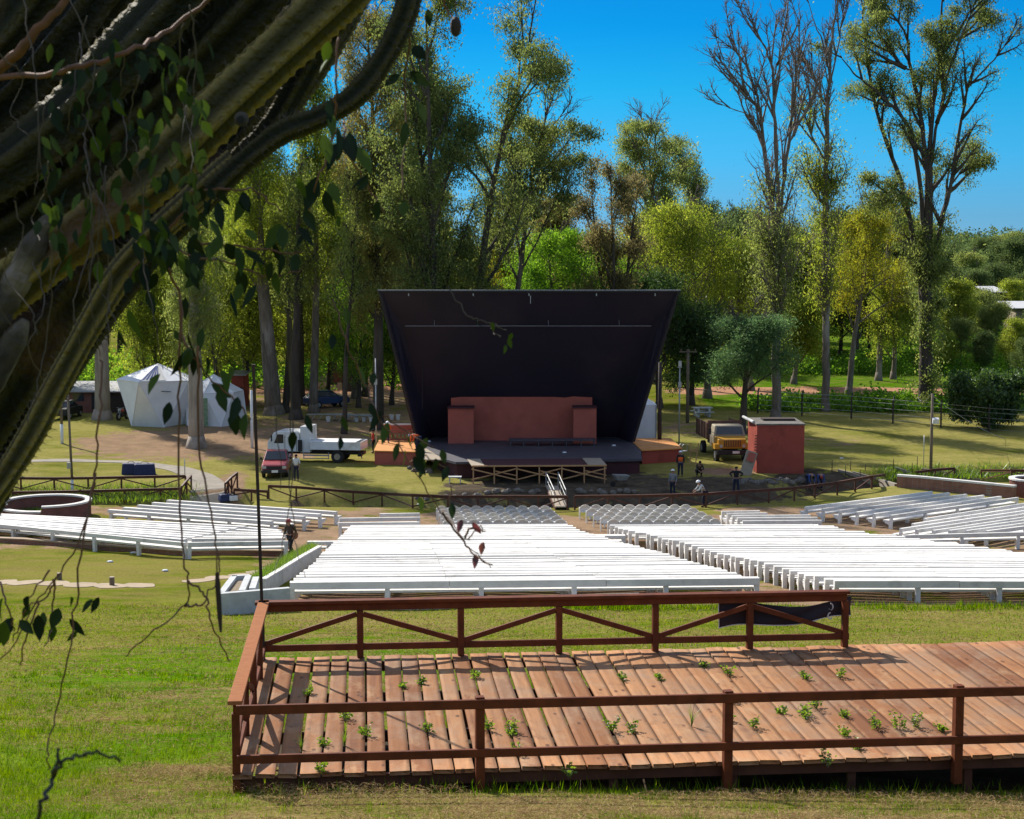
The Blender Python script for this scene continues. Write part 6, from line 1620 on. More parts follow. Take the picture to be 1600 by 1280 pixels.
def small_car(label, px, py, mat, rz, Y=None):
    p = G(px, py) if Y is None else GX(px, Y); t = thing('parked_car', label, 'car', p, rz)
    prof = [(-2.0, .35), (-2.05, .75), (-1.9, .95), (-1.0, 1.02), (1.75, 1.05), (2.0, .9), (2.0, .35)]
    b = MB(); b.prism([(x, -.84, z) for x, z in prof], (0, 0, 0), (0, 1.68, 0)); b.build('body', M[mat], t, bevel=.08)
    c = MB(); c.loft([[(-1.05, -.80, 1.02), (1.7, -.80, 1.04), (1.7, .80, 1.04), (-1.05, .80, 1.02)], [(-.35, -.62, 1.5), (1.2, -.62, 1.52), (1.2, .62, 1.52), (-.35, .62, 1.5)]]); c.build('greenhouse', M['glassdark'], t, bevel=.04)
    c = MB(); c.box((.42, 0, 1.535), (1.5, 1.2, .05)); c.build('roof', M[mat], t, bevel=.02)
    for x in (-1.25, 1.25):
        for y in (-.78, .78):
            o = MB(); o.cyl((x, y, .32), .32, .2, 16, 'y'); ty = o.build('wheel', M['rubber'], t); q = MB(); q.cyl((x, y + (.11 if y > 0 else -.11), .32), .18, .02, 12, 'y'); q.build('rim', M['steel'], ty)
    for y in (-.6, .6): mb = MB(); mb.box((-2.03, y, .78), (.06, .3, .14)); mb.build('headlight', M['lampglass'], t)
    return t
small_car('dark blue car parked behind the tree trunk above the trestle tables', 510, 636, 'carblue', R(215))
small_car('dark grey car half hidden behind the pole at the brick hut', 103, 653, 'blackplastic', R(265))

def motorcycle():
    p = G(192, 656); t = thing('motorcycle', 'dark motorcycle leaning beside the dome tent at the brick hut', 'motorcycle', p, R(70))
    for x in (-.65, .65):
        mb = MB(); mb.cyl((x, 0, .32), .32, .12, 16, 'y'); w = mb.build('wheel', M['rubber'], t); mb = MB(); mb.cyl((x, 0, .32), .18, .14, 10, 'y'); mb.build('rim', M['steel'], w)
    mb = MB(); mb.box((0, 0, .45), (.55, .25, .4)); mb.build('engine', M['blackplastic'], t, bevel=.04)
    mb = MB(); mb.sphere((-.1, 0, .82), .22, 10, 6, (1.3, .7, .7)); mb.build('tank', M['carred'], t)
    mb = MB(); mb.box((.42, 0, .80), (.65, .26, .1)); mb.build('seat', M['rubber'], t, bevel=.03)
    mb = MB(); mb.tube([(-.65, .08, .32), (-.42, .08, 1.0)], .03, 6); mb.tube([(-.65, -.08, .32), (-.42, -.08, 1.0)], .03, 6); mb.build('fork', M['steel'], t)
    mb = MB(); mb.tube([(-.3, -.38, 1.08), (-.42, 0, 1.02), (-.3, .38, 1.08)], .02, 6); mb.build('handlebar', M['steel'], t)
    mb = MB(); mb.cyl((-.55, 0, .92), .1, .1, 10, 'x'); mb.build('headlight', M['lampglass'], t)
motorcycle()

# ================================================================== PEOPLE
def cloth(n, c): return pmat(n, c, tuple(x * .75 for x in c), 9, .85, .15, 25)
CL = {'orange': cloth('orange_work_vest', (.85, .13, .02)), 'navy': cloth('navy_trousers', (.02, .025, .05)), 'black': cloth('black_clothes', (.02, .02, .022)), 'white': cloth('white_shirt', (.70, .70, .70)),
      'blue': cloth('blue_shirt', (.04, .075, .24)), 'grey': cloth('grey_work_clothes', (.22, .23, .25)), 'brown': cloth('dark_brown_jacket', (.05, .035, .028)), 'pale': cloth('pale_grey_shirt', (.5, .52, .53)), 'redcap': cloth('red_cap', (.32, .05, .05)),
      'hair': cloth('dark_hair', (.02, .015, .012)), 'bagbrown': cloth('brown_leather_bag', (.20, .085, .04)), 'helmet': pmat('white_hard_hat', (.8, .8, .8), (.75, .75, .75), 4, .35, spec=.5), 'red': cloth('red_shirt', (.5, .05, .03)), 'bluehelmet': pmat('pale_blue_hard_hat', (.45, .55, .7), (.4, .5, .65), 4, .4)}

POSES = {
 'stand': dict(pelvis=(0, 0, .95), spine=(0, .01, 1.15), chest=(0, .0, 1.36), neck=(0, .0, 1.50), head=(0, .03, 1.60), crown=(0, .01, 1.71),
   sh=((-.18, 0, 1.43), (.18, 0, 1.43)), el=((-.23, -.03, 1.14), (.23, -.02, 1.14)), wr=((-.22, .10, .90), (.24, .05, .88)), hip=((-.09, 0, .90), (.09, 0, .90)), kn=((-.11, .03, .50), (.11, .02, .50)), an=((-.12, -.02, .09), (.12, -.03, .09)), toe=((-.15, .14, .04), (.15, .13, .04))),
 'walk': dict(pelvis=(0, 0, .93), spine=(0, .04, 1.13), chest=(0, .08, 1.34), neck=(0, .12, 1.48), head=(0, .17, 1.57), crown=(0, .18, 1.69),
   sh=((-.19, .07, 1.41), (.19, .09, 1.41)), el=((-.25, -.05, 1.16), (.27, .08, 1.13)), wr=((-.22, .08, .95), (.24, .24, .96)), hip=((-.09, 0, .89), (.09, 0, .89)), kn=((-.09, .16, .50), (.10, -.02, .50)), an=((-.09, .16, .10), (.10, -.28, .13)), toe=((-.10, .34, .05), (.10, -.12, .05))),
 'hips': dict(pelvis=(0, 0, .95), spine=(0, .01, 1.15), chest=(0, .0, 1.36), neck=(0, .0, 1.50), head=(0, .03, 1.60), crown=(0, .01, 1.71),
   sh=((-.18, 0, 1.43), (.18, 0, 1.43)), el=((-.43, -.06, 1.27), (.43, -.06, 1.27)), wr=((-.22, .06, 1.08), (.22, .06, 1.08)), hip=((-.09, 0, .90), (.09, 0, .90)), kn=((-.13, .03, .50), (.13, .02, .50)), an=((-.16, -.02, .09), (.16, -.03, .09)), toe=((-.2, .14, .04), (.2, .13, .04))),
 'bend': dict(pelvis=(0, -.18, .90), spine=(0, .0, 1.02), chest=(0, .24, 1.06), neck=(0, .40, 1.02), head=(0, .50, .97), crown=(0, .60, .92),
   sh=((-.18, .31, 1.03), (.18, .31, 1.03)), el=((-.21, .36, .74), (.21, .36, .74)), wr=((-.15, .44, .50), (.15, .46, .50)), hip=((-.09, -.18, .87), (.09, -.18, .87)), kn=((-.12, -.02, .50), (.12, .0, .50)), an=((-.13, -.06, .09), (.13, -.06, .09)), toe=((-.16, .11, .04), (.16, .11, .04))),
 'lean': dict(pelvis=(0, -.05, .92), spine=(0, .06, 1.11), chest=(0, .18, 1.27), neck=(0, .27, 1.38), head=(0, .34, 1.46), crown=(0, .38, 1.56),
   sh=((-.18, .20, 1.33), (.18, .20, 1.33)), el=((-.24, .34, 1.09), (.24, .34, 1.09)), wr=((-.13, .52, .98), (.14, .54, 1.0)), hip=((-.09, -.05, .88), (.09, -.05, .88)), kn=((-.11, .08, .50), (.11, -.05, .50)), an=((-.11, .05, .09), (.12, -.2, .09)), toe=((-.13, .22, .04), (.13, -.03, .04))),
 'crouch': dict(pelvis=(0, -.14, .36), spine=(0, -.03, .55), chest=(0, .10, .73), neck=(0, .18, .86), head=(0, .24, .95), crown=(0, .25, 1.06),
   sh=((-.18, .12, .80), (.18, .12, .80)), el=((-.24, .30, .58), (.24, .30, .58)), wr=((-.11, .46, .45), (.12, .46, .45)), hip=((-.10, -.12, .35), (.10, -.12, .35)), kn=((-.16, .28, .52), (.16, .28, .50)), an=((-.14, .02, .09), (.14, .0, .09)), toe=((-.17, .20, .04), (.17, .18, .04))),
}
def skin_obj(name, V, E, Rr, mat, parent, sub=1):
    me = bpy.data.meshes.new(name); me.from_pydata([tuple(v) for v in V], E, []); me.materials.append(mat)
    o = bpy.data.objects.new(name, me); COL.objects.link(o); o.parent = parent
    sk = o.modifiers.new('skin', 'SKIN'); sk.use_smooth_shade = True
    if sub: ss = o.modifiers.new('sub', 'SUBSURF'); ss.levels = sub; ss.render_levels = sub
    for i, r in enumerate(Rr):
        rr = r if hasattr(r, '__len__') else (r, r); me.skin_vertices[0].data[i].radius = rr
    me.skin_vertices[0].data[0].use_root = True
    return o

def person(label, loc, rz, pose, top, bottom, head='hair', vest=None, scale=1.0, hat=None, sleeves=True, group=None):
    P = {k: ([Vector(q) for q in v] if isinstance(v[0], tuple) else Vector(v)) for k, v in POSES[pose].items()}
    root = thing('person', label, 'person', loc, rz, group); root.scale = (scale,) * 3
    V, E, Rr = [], [], []
    def chain(start, pts, rads):
        p = start
        for q, r in zip(pts, rads):
            V.append(Vector(q)); Rr.append(r); i = len(V) - 1
            if p is not None: E.append((p, i))
            p = i
        return p
    a = chain(None, [P['pelvis']], [(.15, .11)]); s = chain(a, [P['spine'], P['chest']], [(.125, .10), (.15, .11)]); nk = chain(s, [P['neck']], [.055])
    hd = chain(nk, [P['head'], P['crown']], [(.074, .088), (.062, .07)])
    up = (P['crown'] - P['head']).normalized(); fw = Vector((0, 1, 0)); fw = (fw - up * fw.dot(up)).normalized()
    chain(hd - 1, [P['head'] + fw * .10 - up * .0], [.014]); chain(hd - 1, [P['head'] + fw * .05 - up * .07], [.04])
    for sx in (-1, 1): chain(hd - 1, [P['head'] + Vector((sx * .088, 0, 0)) + up * .01], [.014])
    for k in (0, 1):
        sx = -1 if k == 0 else 1
        e = chain(s, [P['sh'][k], P['el'][k], P['wr'][k]], [.062, .043, .030])
        d = (P['wr'][k] - P['el'][k]).normalized(); palm = P['wr'][k] + d * .075
        pl = chain(e, [palm], [(.036, .018)])
        side = d.cross(Vector((0, 1, .3))).normalized()
        for f, (off, ln) in enumerate(((-.028, .066), (-.010, .078), (.010, .073), (.027, .058))):
            b = palm + side * off + d * .03; curl = Vector((-sx * .012, .016, 0))
            chain(pl, [b, b + d * ln * .55 + curl * .4, b + d * ln + curl], [.0095, .0085, .007])
        th = P['wr'][k] + d * .03 + side * (-sx * .034); chain(pl, [th, th + d * .05 + side * (-sx * .016)], [.011, .008])
        l = chain(a, [P['hip'][k], P['kn'][k], P['an'][k], P['toe'][k]], [.088, .058, .042, .036])
    skin_obj('body', V, E, Rr, M['skin'], root)
    # clothes follow the same joints, a little wider
    def garment(name, segs, mat):
        V2, E2, R2 = [], [], []
        for parent_i, pts, rads in segs:
            p = parent_i
            for q, r in zip(pts, rads):
                V2.append(q); R2.append(r)
                if p is not None: E2.append((p, len(V2) - 1))
                p = len(V2) - 1
        return skin_obj(name, V2, E2, R2, CL[mat], root)
    sh, el, wr = P['sh'], P['el'], P['wr']
    arm = lambda k: [sh[k], el[k], el[k].lerp(wr[k], .85 if sleeves else .12)]
    garment('shirt', [(None, [P['pelvis'], P['spine'], P['chest'], P['neck'].lerp(P['chest'], .35)], [(.168, .128), (.15, .12), (.175, .128), (.09, .085)]), (2, arm(0), [.078, .058, .047]), (2, arm(1), [.078, .058, .047])], top)
    garment('trousers', [(None, [P['pelvis']], [(.165, .125)]), (0, [P['hip'][0], P['kn'][0], P['an'][0]], [.105, .076, .062]), (0, [P['hip'][1], P['kn'][1], P['an'][1]], [.105, .076, .062])], bottom)
    for k in (0, 1): garment('shoe', [(None, [P['an'][k] + Vector((0, -.04, -.035)), P['an'][k] + (P['toe'][k] - P['an'][k]) * .5 + Vector((0, 0, -.01)), P['toe'][k]], [.050, .052, .045])], 'black')
    if vest: garment('vest', [(None, [P['pelvis'].lerp(P['spine'], .2), P['spine'], P['chest'], P['neck'].lerp(P['chest'], .45)], [(.185, .145), (.172, .138), (.195, .145), (.10, .095)]), (2, [sh[0].lerp(P['chest'], .1)], [.085]), (2, [sh[1].lerp(P['chest'], .1)], [.085])], vest)
    # hair or hat on the crown
    c = P['head'].lerp(P['crown'], .55); q = up.to_track_quat('Z', 'Y').to_matrix()
    mb = MB(); mb.sphere((0, 0, 0), .100 if not hat else .118, 12, 6, (1, 1.15, .95), z0=-.25 if not hat else -.05)
    mb.v = [tuple(q @ Vector(v) + c - fw * .012) for v in mb.v]; hb = mb.build('hair' if not hat else 'hard_hat', CL[hat or head], root, smooth=True)
    if hat:
        mb = MB(); mb.cyl((0, .02, .0), .145, .018, 16); mb.v = [tuple(q @ Vector(v) + c - fw * .0) for v in mb.v]; mb.build('brim', CL[hat], hb)
    for sx in (-1, 1):
        mb = MB(); mb.sphere(P['head'] + up * .025 + fw * .082 + Vector((sx * .03, 0, 0)), .011, 6, 4); mb.build('eye', M['blackplastic'], root)
    return root

w = person('man in dark jacket and red cap walking beside the left benches with a bag', G(455, 868.5), R(150), 'walk', 'brown', 'black', 'redcap', hat='redcap')
# bag carried at his side
bp_ = w.matrix_basis @ Vector((-.30, .05, .98))
t = thing('shoulder_bag', 'round brown bag hanging at the walking man side', 'bag', bp_, R(150)); mb = MB(); mb.sphere((0, 0, 0), .17, 12, 8, (.6, 1, 1)); mb.build('pouch', CL['bagbrown'], t, smooth=True)
mb = MB(); mb.tube([(0, -.12, .1), (.08, -.1, .35), (.2, 0, .47), (.12, .1, .33), (0, .12, .1)], .012, 5); mb.build('strap', CL['bagbrown'], t)
person('man in white shirt and dark trousers standing right of the red pickup', G(463, 751), R(170), 'stand', 'white', 'navy', sleeves=False)
pz = lambda px, py: on_floor(px, py, FZ + .06)
person('worker in orange top leaning over at the back left of the plywood platform', pz(604, 692), R(200), 'lean', 'orange', 'navy', hat='helmet')
person('worker in orange top standing at the stage edge beside the pierced panel', pz(648, 688.5), R(90), 'stand', 'orange', 'black')
person('worker in orange top and pale helmet at the right corner of the left platform', pz(651, 703), R(60), 'bend', 'orange', 'navy', hat='bluehelmet')
person('worker in red top standing on the ground behind the left platform', G(583, 708), R(100), 'stand', 'red', 'black')
person('worker in orange vest and white helmet standing before the right platform', G(1063, 745), R(175), 'stand', 'black', 'navy', vest='orange', hat='helmet')
person('dark-clothed worker crouching on the bank left of the sandy mound', G(1092, 745), R(190), 'crouch', 'brown', 'black')
person('worker in grey with white helmet standing in the ditch right of the wheelbarrow', G(1051, 776), R(160), 'stand', 'grey', 'navy', hat='helmet')
person('worker in pale shirt and helmet bending behind the ditch fence', G(1099, 792), R(105), 'lean', 'pale', 'navy', hat='helmet')
person('dark-clothed man standing with hands on hips in the ditch below the sandy mound', G(1150, 771), R(170), 'hips', 'black', 'navy')
person('worker in blue shirt bending down in the ditch, left of two', G(1264, 766), R(200), 'bend', 'blue', 'navy')
person('worker in blue shirt with red patch bending down in the ditch, right of two', G(1281, 766), R(180), 'bend', 'blue', 'navy', head='redcap')
# ================================================================== FOREGROUND CACTUS AND VINES
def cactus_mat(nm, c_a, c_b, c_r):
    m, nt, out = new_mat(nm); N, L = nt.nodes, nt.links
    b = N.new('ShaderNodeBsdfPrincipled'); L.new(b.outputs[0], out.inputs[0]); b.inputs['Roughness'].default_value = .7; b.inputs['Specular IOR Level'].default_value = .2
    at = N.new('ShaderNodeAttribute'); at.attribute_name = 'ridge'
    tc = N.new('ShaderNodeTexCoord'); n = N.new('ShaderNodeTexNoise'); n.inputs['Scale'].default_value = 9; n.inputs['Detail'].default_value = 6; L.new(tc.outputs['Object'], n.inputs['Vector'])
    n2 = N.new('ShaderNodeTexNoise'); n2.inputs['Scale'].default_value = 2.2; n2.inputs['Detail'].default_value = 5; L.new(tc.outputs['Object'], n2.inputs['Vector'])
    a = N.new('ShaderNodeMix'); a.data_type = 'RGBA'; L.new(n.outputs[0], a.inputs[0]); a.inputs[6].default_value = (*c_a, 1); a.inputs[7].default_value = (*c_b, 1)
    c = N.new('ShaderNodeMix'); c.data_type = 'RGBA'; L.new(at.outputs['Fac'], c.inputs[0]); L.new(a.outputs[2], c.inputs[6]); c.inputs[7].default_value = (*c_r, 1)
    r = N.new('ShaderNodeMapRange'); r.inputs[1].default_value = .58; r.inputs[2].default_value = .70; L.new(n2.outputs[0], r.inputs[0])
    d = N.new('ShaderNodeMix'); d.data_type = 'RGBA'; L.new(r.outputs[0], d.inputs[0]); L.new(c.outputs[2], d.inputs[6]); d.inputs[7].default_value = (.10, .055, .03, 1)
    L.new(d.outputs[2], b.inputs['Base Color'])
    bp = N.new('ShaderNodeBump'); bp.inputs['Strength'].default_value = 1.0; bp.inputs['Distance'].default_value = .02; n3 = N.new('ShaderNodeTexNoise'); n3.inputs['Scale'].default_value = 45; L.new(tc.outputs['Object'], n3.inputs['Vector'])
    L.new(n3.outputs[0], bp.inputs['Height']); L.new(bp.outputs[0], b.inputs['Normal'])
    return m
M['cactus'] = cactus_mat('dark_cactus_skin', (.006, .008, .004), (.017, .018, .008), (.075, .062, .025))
M['cactusold'] = cactus_mat('yellow_lit_cactus_skin', (.016, .016, .006), (.042, .038, .014), (.28, .21, .07))  # yellower skin, also brightened to paint the light on two arms
M['cactusbark'] = pmat('corky_cactus_bark', (.10, .082, .064), (.03, .025, .02), 7, .95, .9, 18, c3=(.24, .20, .165), scale3=3)
M['vine'] = pmat('brown_vine_stem', (.17, .075, .04), (.10, .05, .03), 20, .8)
M['vinegrey'] = pmat('grey_vine_stem', (.11, .085, .065), (.06, .048, .038), 20, .85)
LM['vine'] = leaf_mat('vine_leaf', (.008, .016, .006), (.014, .026, .008), (.05, .085, .012), .05, .012)
LM['vinered'] = leaf_mat('reddish_vine_leaf', (.07, .02, .02), (.10, .03, .028), (.14, .05, .03), .30, .05)

def smooth_path(pts, n=8):
    P = [Vector(p) for p in pts]; out = []
    for i in range(len(P) - 1):
        p0, p1, p2, p3 = P[max(i - 1, 0)], P[i], P[i + 1], P[min(i + 2, len(P) - 1)]
        for k in range(n):
            t = k / n
            out.append(.5 * ((2 * p1) + (p2 - p0) * t + (2 * p0 - 5 * p1 + 4 * p2 - p3) * t * t + (3 * p1 - p0 - 3 * p2 + p3) * t ** 3))
    out.append(P[-1]); return out

CB = Vector((-1.95, 4.9, 0)); CB.z = gz(CB.x, CB.y)
cactus = thing('candelabra_cactus', 'huge dark ribbed tree cactus with upswept arms filling the upper left corner', 'cactus', CB)
def rib_arm(pts, r0, r1, ribs=5, seed=0, spines=True, name='arm', mat='cactus'):
    rg = np.random.default_rng(seed); P = smooth_path(pts, 26)
    n = ribs * 4; V, F, RG = [], [], []; prev = None; ph = rg.uniform(0, 6.3)
    mb_sp = MB(); m = len(P)
    for i, p in enumerate(P):
        d = (P[min(i + 1, m - 1)] - P[max(i - 1, 0)]).normalized()
        x = d.cross(Vector((.3, .2, .9))) if prev is None else prev - d * prev.dot(d); x.normalize(); prev = x; y = d.cross(x)
        t = i / (m - 1); r = r0 + (r1 - r0) * t; r *= 1 + .05 * math.sin(t * 23 + seed)
        for k in range(n):
            a = 2 * math.pi * k / n + ph + .25 * t; q = k % 4
            rr = r * (1.0 if q == 0 else .80 if q in (1, 3) else .60)
            if q == 0: rr *= 1 + rg.uniform(-.03, .05) + (.045 if i % 3 == 0 else -.02)
            v = p + (x * math.cos(a) + y * math.sin(a)) * rr; V.append(tuple(v - CB)); RG.append(1.0 if q == 0 else .12 if q in (1, 3) else 0)
            if spines and q == 0 and i % 3 == 0:
                o = (x * math.cos(a) + y * math.sin(a))
                for _ in range(3):
                    e = v + (o + Vector(rg.normal(0, .5, 3))).normalized() * rg.uniform(.010, .024)
                    w = Vector(rg.normal(0, 1, 3)).normalized() * .0013
                    mb_sp.add([v - CB - w, v - CB + w, e - CB], [(0, 1, 2)])
        if i:
            for k in range(n):
                k2 = (k + 1) % n; b0, b1 = (i - 1) * n, i * n; F.append((b0 + k, b0 + k2, b1 + k2, b1 + k))
    me = fast_mesh(name, np.array(V), quads=np.array(F), mats=[M[mat]], attr={'ridge': ('POINT', RG)})
    o = bpy.data.objects.new(name, me); COL.objects.link(o); o.parent = cactus
    if spines: mb_sp.build('spines', M['vinegrey'], o)
    return o
def px_arm(pts, Y, wpx, ribs=5, seed=0, dY=0.0, **k):
    Q = [W(x, y, Y + dY * i / (len(pts) - 1)) for i, (x, y) in enumerate(pts)]
    r = wpx / 2 / pxm(Y) * 1.12
    return rib_arm(Q, r * .95, r, ribs, seed, **k)
root_px = (-150, 720)
ARMS = [
 ([root_px, (-110, 590), (-50, 505), (20, 440), (140, 350), (225, 282), (350, 160), (480, 34), (560, -50), (640, -160)], 4.35, 80, 5, 1),
 ([(-170, 700), (-120, 520), (-50, 400), (60, 318), (165, 228), (285, 108), (400, -12), (470, -100)], 4.55, 92, 6, 2),
 ([(-180, 680), (-140, 470), (-70, 330), (45, 240), (150, 140), (255, 25), (330, -70)], 4.45, 84, 5, 3),
 ([(-190, 640), (-150, 400), (-70, 240), (40, 140), (125, 35), (190, -60)], 4.7, 86, 6, 4),
 ([(-200, 600), (-160, 300), (-90, 140), (10, 40), (70, -50)], 4.5, 80, 5, 5),
 ([(-140, 880), (-70, 850), (-10, 770), (46, 682), (96, 587), (145, 498), (188, 426), (240, 368), (310, 305), (370, 250)], 4.2, 40, 5, 6),
 ([(-140, 880), (-40, 830), (20, 730), (72, 640), (116, 566), (160, 500), (205, 440), (262, 370), (318, 312), (372, 256), (418, 208), (446, 168), (484, 98), (535, 12), (575, -80)], 4.5, 38, 5, 7),
 ([(330, 300), (385, 248), (440, 206), (500, 182), (552, 150), (590, 104), (620, 50), (640, -10), (648, -110)], 4.15, 36, 5, 8),
 ([(-170, 800), (-90, 700), (-10, 600), (70, 520), (150, 440), (230, 368), (300, 302), (366, 238), (424, 170), (480, 96), (530, 20), (560, -60)], 4.9, 66, 6, 9),
 ([(-170, 760), (-110, 620), (-60, 480), (0, 370), (90, 280), (190, 170), (290, 50), (360, -50)], 5.1, 105, 6, 10),
 ([(-190, 740), (-150, 500), (-100, 300), (-30, 160), (50, 40), (100, -60)], 5.2, 110, 6, 11),
 ([(-150, 820), (-100, 760), (-40, 690), (20, 600), (70, 510), (120, 440), (190, 380)], 4.75, 84, 5, 12),
 ([(300, 210), (370, 140), (430, 70), (500, -10), (540, -80)], 4.95, 80, 6, 13),
 ([(180, 110), (250, 30), (310, -50), (340, -110)], 5.3, 70, 5, 14),
 ([(-170, 860), (-120, 820), (-60, 760), (-5, 680), (40, 590), (90, 500)], 5.0, 96, 6, 15),
 ([(300, 100), (380, 20), (440, -50), (480, -120)], 4.6, 70, 6, 16),
]
for k, (pts, Y, w, ribs, seed) in enumerate(ARMS): px_arm(pts, Y, w, ribs, seed, spines=Y < 4.6, mat='cactusold' if seed in (1, 6) else 'cactus')  # cactusold on arms 1 and 6: yellower skin, brightened to paint light
# old trunk and corky lower limbs
mb = MB(); mb.tube([(0, 0, -.3), (.02, 0, .5), (.06, -.05, 1.3), (.12, -.1, 2.0), (.2, -.15, 2.5)], [.36, .33, .30, .27, .22], 14); mb.build('trunk', M['cactusbark'], cactus, smooth=True)
for pts, r in (([(-120, 620), (-40, 540), (10, 470), (45, 400), (80, 330)], .038), ([(-120, 760), (-50, 650), (0, 570), (40, 500)], .04)):
    Q = smooth_path([W(x, y, 4.3) - CB for x, y in pts], 6); mb = MB(); rg = random.Random(len(pts))
    mb.tube(Q, [r * (1 + rg.uniform(-.15, .15)) * min(1, .25 + 3.0 * (1 - i_ / (len(Q) - 1))) for i_ in range(len(Q))], 10); mb.build('corky_limb', M['cactusbark'], cactus)
# unseen arms outside the picture, added to shade the cactus heart
for k in range(11):
    rg = random.Random(50 + k); s = Vector((CB.x + .25, CB.y + .0, CB.z + 2.3)); d = Vector((rg.uniform(-1.2, -.25), rg.uniform(-.3, .9), 1.1)).normalized()
    L = rg.uniform(2.6, 3.8); Q = [s, s + Vector((d.x * .9, d.y * .9, d.z * .5)) * L * .35, s + Vector((d.x, d.y, d.z * .9)) * L * .7, s + d * L]
    if k < 8: rib_arm(Q, .085, .09, 6, 60 + k, spines=False)
# round pruned scar on the lit arm
mb = MB(); c = W(377, 186, 4.22) - CB; mb.tube([c, c + Vector((.004, -.035, -.004))], [.019, .016], 14); mb.build('pruned_knob', M['cactusbark'], cactus, smooth=True)
mb = MB(); mb.tube([c + Vector((.004, -.0355, -.004)), c + Vector((.0045, -.038, -.0045))], [.010, .009], 12); mb.build('dark_hollow', M['rubber'], cactus)

def leaf_shapes(items, seed, size=.08, wid=.038):
    """items: (position, hang direction or None, scale) -> ovate leaves with a folded midrib"""
    rg = np.random.default_rng(seed); V, F, tone = [], [], []
    for p, hd, sc in items:
        p = Vector(p); a = Vector(hd).normalized() if hd is not None else (Vector((rg.normal(0, .45), rg.normal(0, .4), -1))).normalized()
        n = Vector((rg.normal(0, .6), -1 + rg.normal(0, .6), rg.normal(0, .4))); s = a.cross(n).normalized(); n = s.cross(a)
        L = size * sc * rg.uniform(.8, 1.2); w = wid * sc * rg.uniform(.85, 1.2); b = len(V); tn = rg.uniform(0, 1)
        prof = [(0, 0), (.12, .55), (.35, 1.0), (.62, .82), (.85, .35), (1, 0)]; bend = rg.uniform(-.25, .25)
        for t, ww in prof:
            c = p + a * (t * L) + n * (bend * L * t * t)
            V += [tuple(c - s * w * .5 * ww + n * w * .18 * ww), tuple(c), tuple(c + s * w * .5 * ww + n * w * .18 * ww)]
        for i in range(len(prof) - 1):
            q = b + 3 * i; F += [(q, q + 1, q + 4, q + 3), (q + 1, q + 2, q + 5, q + 4)]; tone += [tn, tn]
    return np.array(V), np.array(F), tone

def vine(label, stems, leaves_px=(), seed=0, Y=4.0, mat='vine', leaf='vine', r=.0026, size=.068, name='climbing_vine', cat='vine', group=None, auto_leaves=0):
    """stems: lists of picture points at about depth Y, each stem a tube; leaves_px: (px, py, scale)"""
    rg = np.random.default_rng(seed); o0 = W(*stems[0][0], Y); root = thing(name, label, cat, o0, group=group)
    mb = MB(); items = []
    for s in stems:
        Q = [W(x, y, Y + rg.uniform(-.12, .12)) for x, y in s]; Q = smooth_path(Q, 6)
        Q = [q + Vector(rg.normal(0, .0025, 3)) for q in Q]
        mb.tube([q - o0 for q in Q], list(np.linspace(r * 1.25, r * .7, len(Q))), 5)
        for _ in range(auto_leaves):
            q = Q[int(rg.uniform(.1, .99) * (len(Q) - 1))]; items.append((q - o0 + Vector(rg.normal(0, .02, 3)), None, rg.uniform(.7, 1.15)))
    mb.build('stem', M[mat], root, smooth=True)
    for (x, y, sc) in leaves_px:
        q = W(x, y - 20 * sc, Y + rg.uniform(-.15, .15)); items.append((q - o0, None, sc))
    if items:
        V, F, tone = leaf_shapes(items, seed, size, size * .44)
        me = fast_mesh('foliage', V, quads=F, mats=[LM[leaf]], attr={'tone': ('FACE', tone)}, smooth=True); o = bpy.data.objects.new('foliage', me); COL.objects.link(o); o.parent = root
    return root
vine('thick brown vine arching across the dark cactus near the top left', [[(-30, 122), (60, 118), (130, 103), (200, 80), (265, 45), (330, -5), (360, -40)]], Y=3.9, r=.0062)
vine('thick brown vine crossing the top left corner steeply', [[(-30, 130), (20, 90), (60, 45), (110, -10)]], Y=3.95, r=.0125)
vine('leafy vine hanging right of the cactus with leaves above the dome tent', [[(290, 330), (260, 370), (300, 400), (360, 410), (420, 432), (470, 420)], [(300, 300), (350, 295), (400, 300), (440, 330)], [(265, 420), (283, 470), (286, 530), (320, 580), (362, 620), (392, 655)],
      [(270, 370), (230, 400), (200, 430)], [(310, 380), (370, 385), (420, 392), (470, 396)]],
     [(383, 378, 1), (408, 415, 1.0), (440, 372, 1), (466, 374, 1), (480, 380, .9), (352, 402, 1.1), (335, 418, .9), (315, 412, 1.1), (298, 408, 1), (380, 408, .9), (430, 445, 1), (452, 442, 1), (425, 428, .9), (360, 478, 1.1), (320, 442, 1), (290, 432, 1), (245, 448, 1.1), (230, 474, 1), (290, 484, 1),
      (200, 506, 1.2), (185, 534, .9), (317, 533, 1), (285, 573, 1.1), (303, 568, 1.1), (345, 600, 1.1), (330, 622, 1.1), (265, 648, 1.0), (250, 602, .9), (385, 668, 1.1), (362, 590, .9), (372, 640, 1.0), (210, 400, 1.1), (225, 385, 1), (240, 395, 1.1), (255, 380, 1), (262, 402, 1.1), (232, 345, 1), (195, 330, .9), (205, 350, 1.0), (252, 360, 1.1), (272, 395, 1)], 1, Y=4.0, auto_leaves=9, size=.062)
vine('leafy vine stem hanging below the curved cactus arm', [[(528, 60), (524, 130), (522, 200), (500, 270), (482, 330)], [(536, 190), (548, 240), (570, 285), (600, 330)], [(530, 205), (520, 215), (505, 235)]],
     [(505, 232, 1.1), (528, 222, 1.2), (544, 232, 1.2), (467, 297, 1.1), (496, 300, 1.2), (515, 306, 1), (508, 318, 1), (476, 345, .9), (575, 290, .8)], 2, Y=3.9, auto_leaves=4, size=.062)
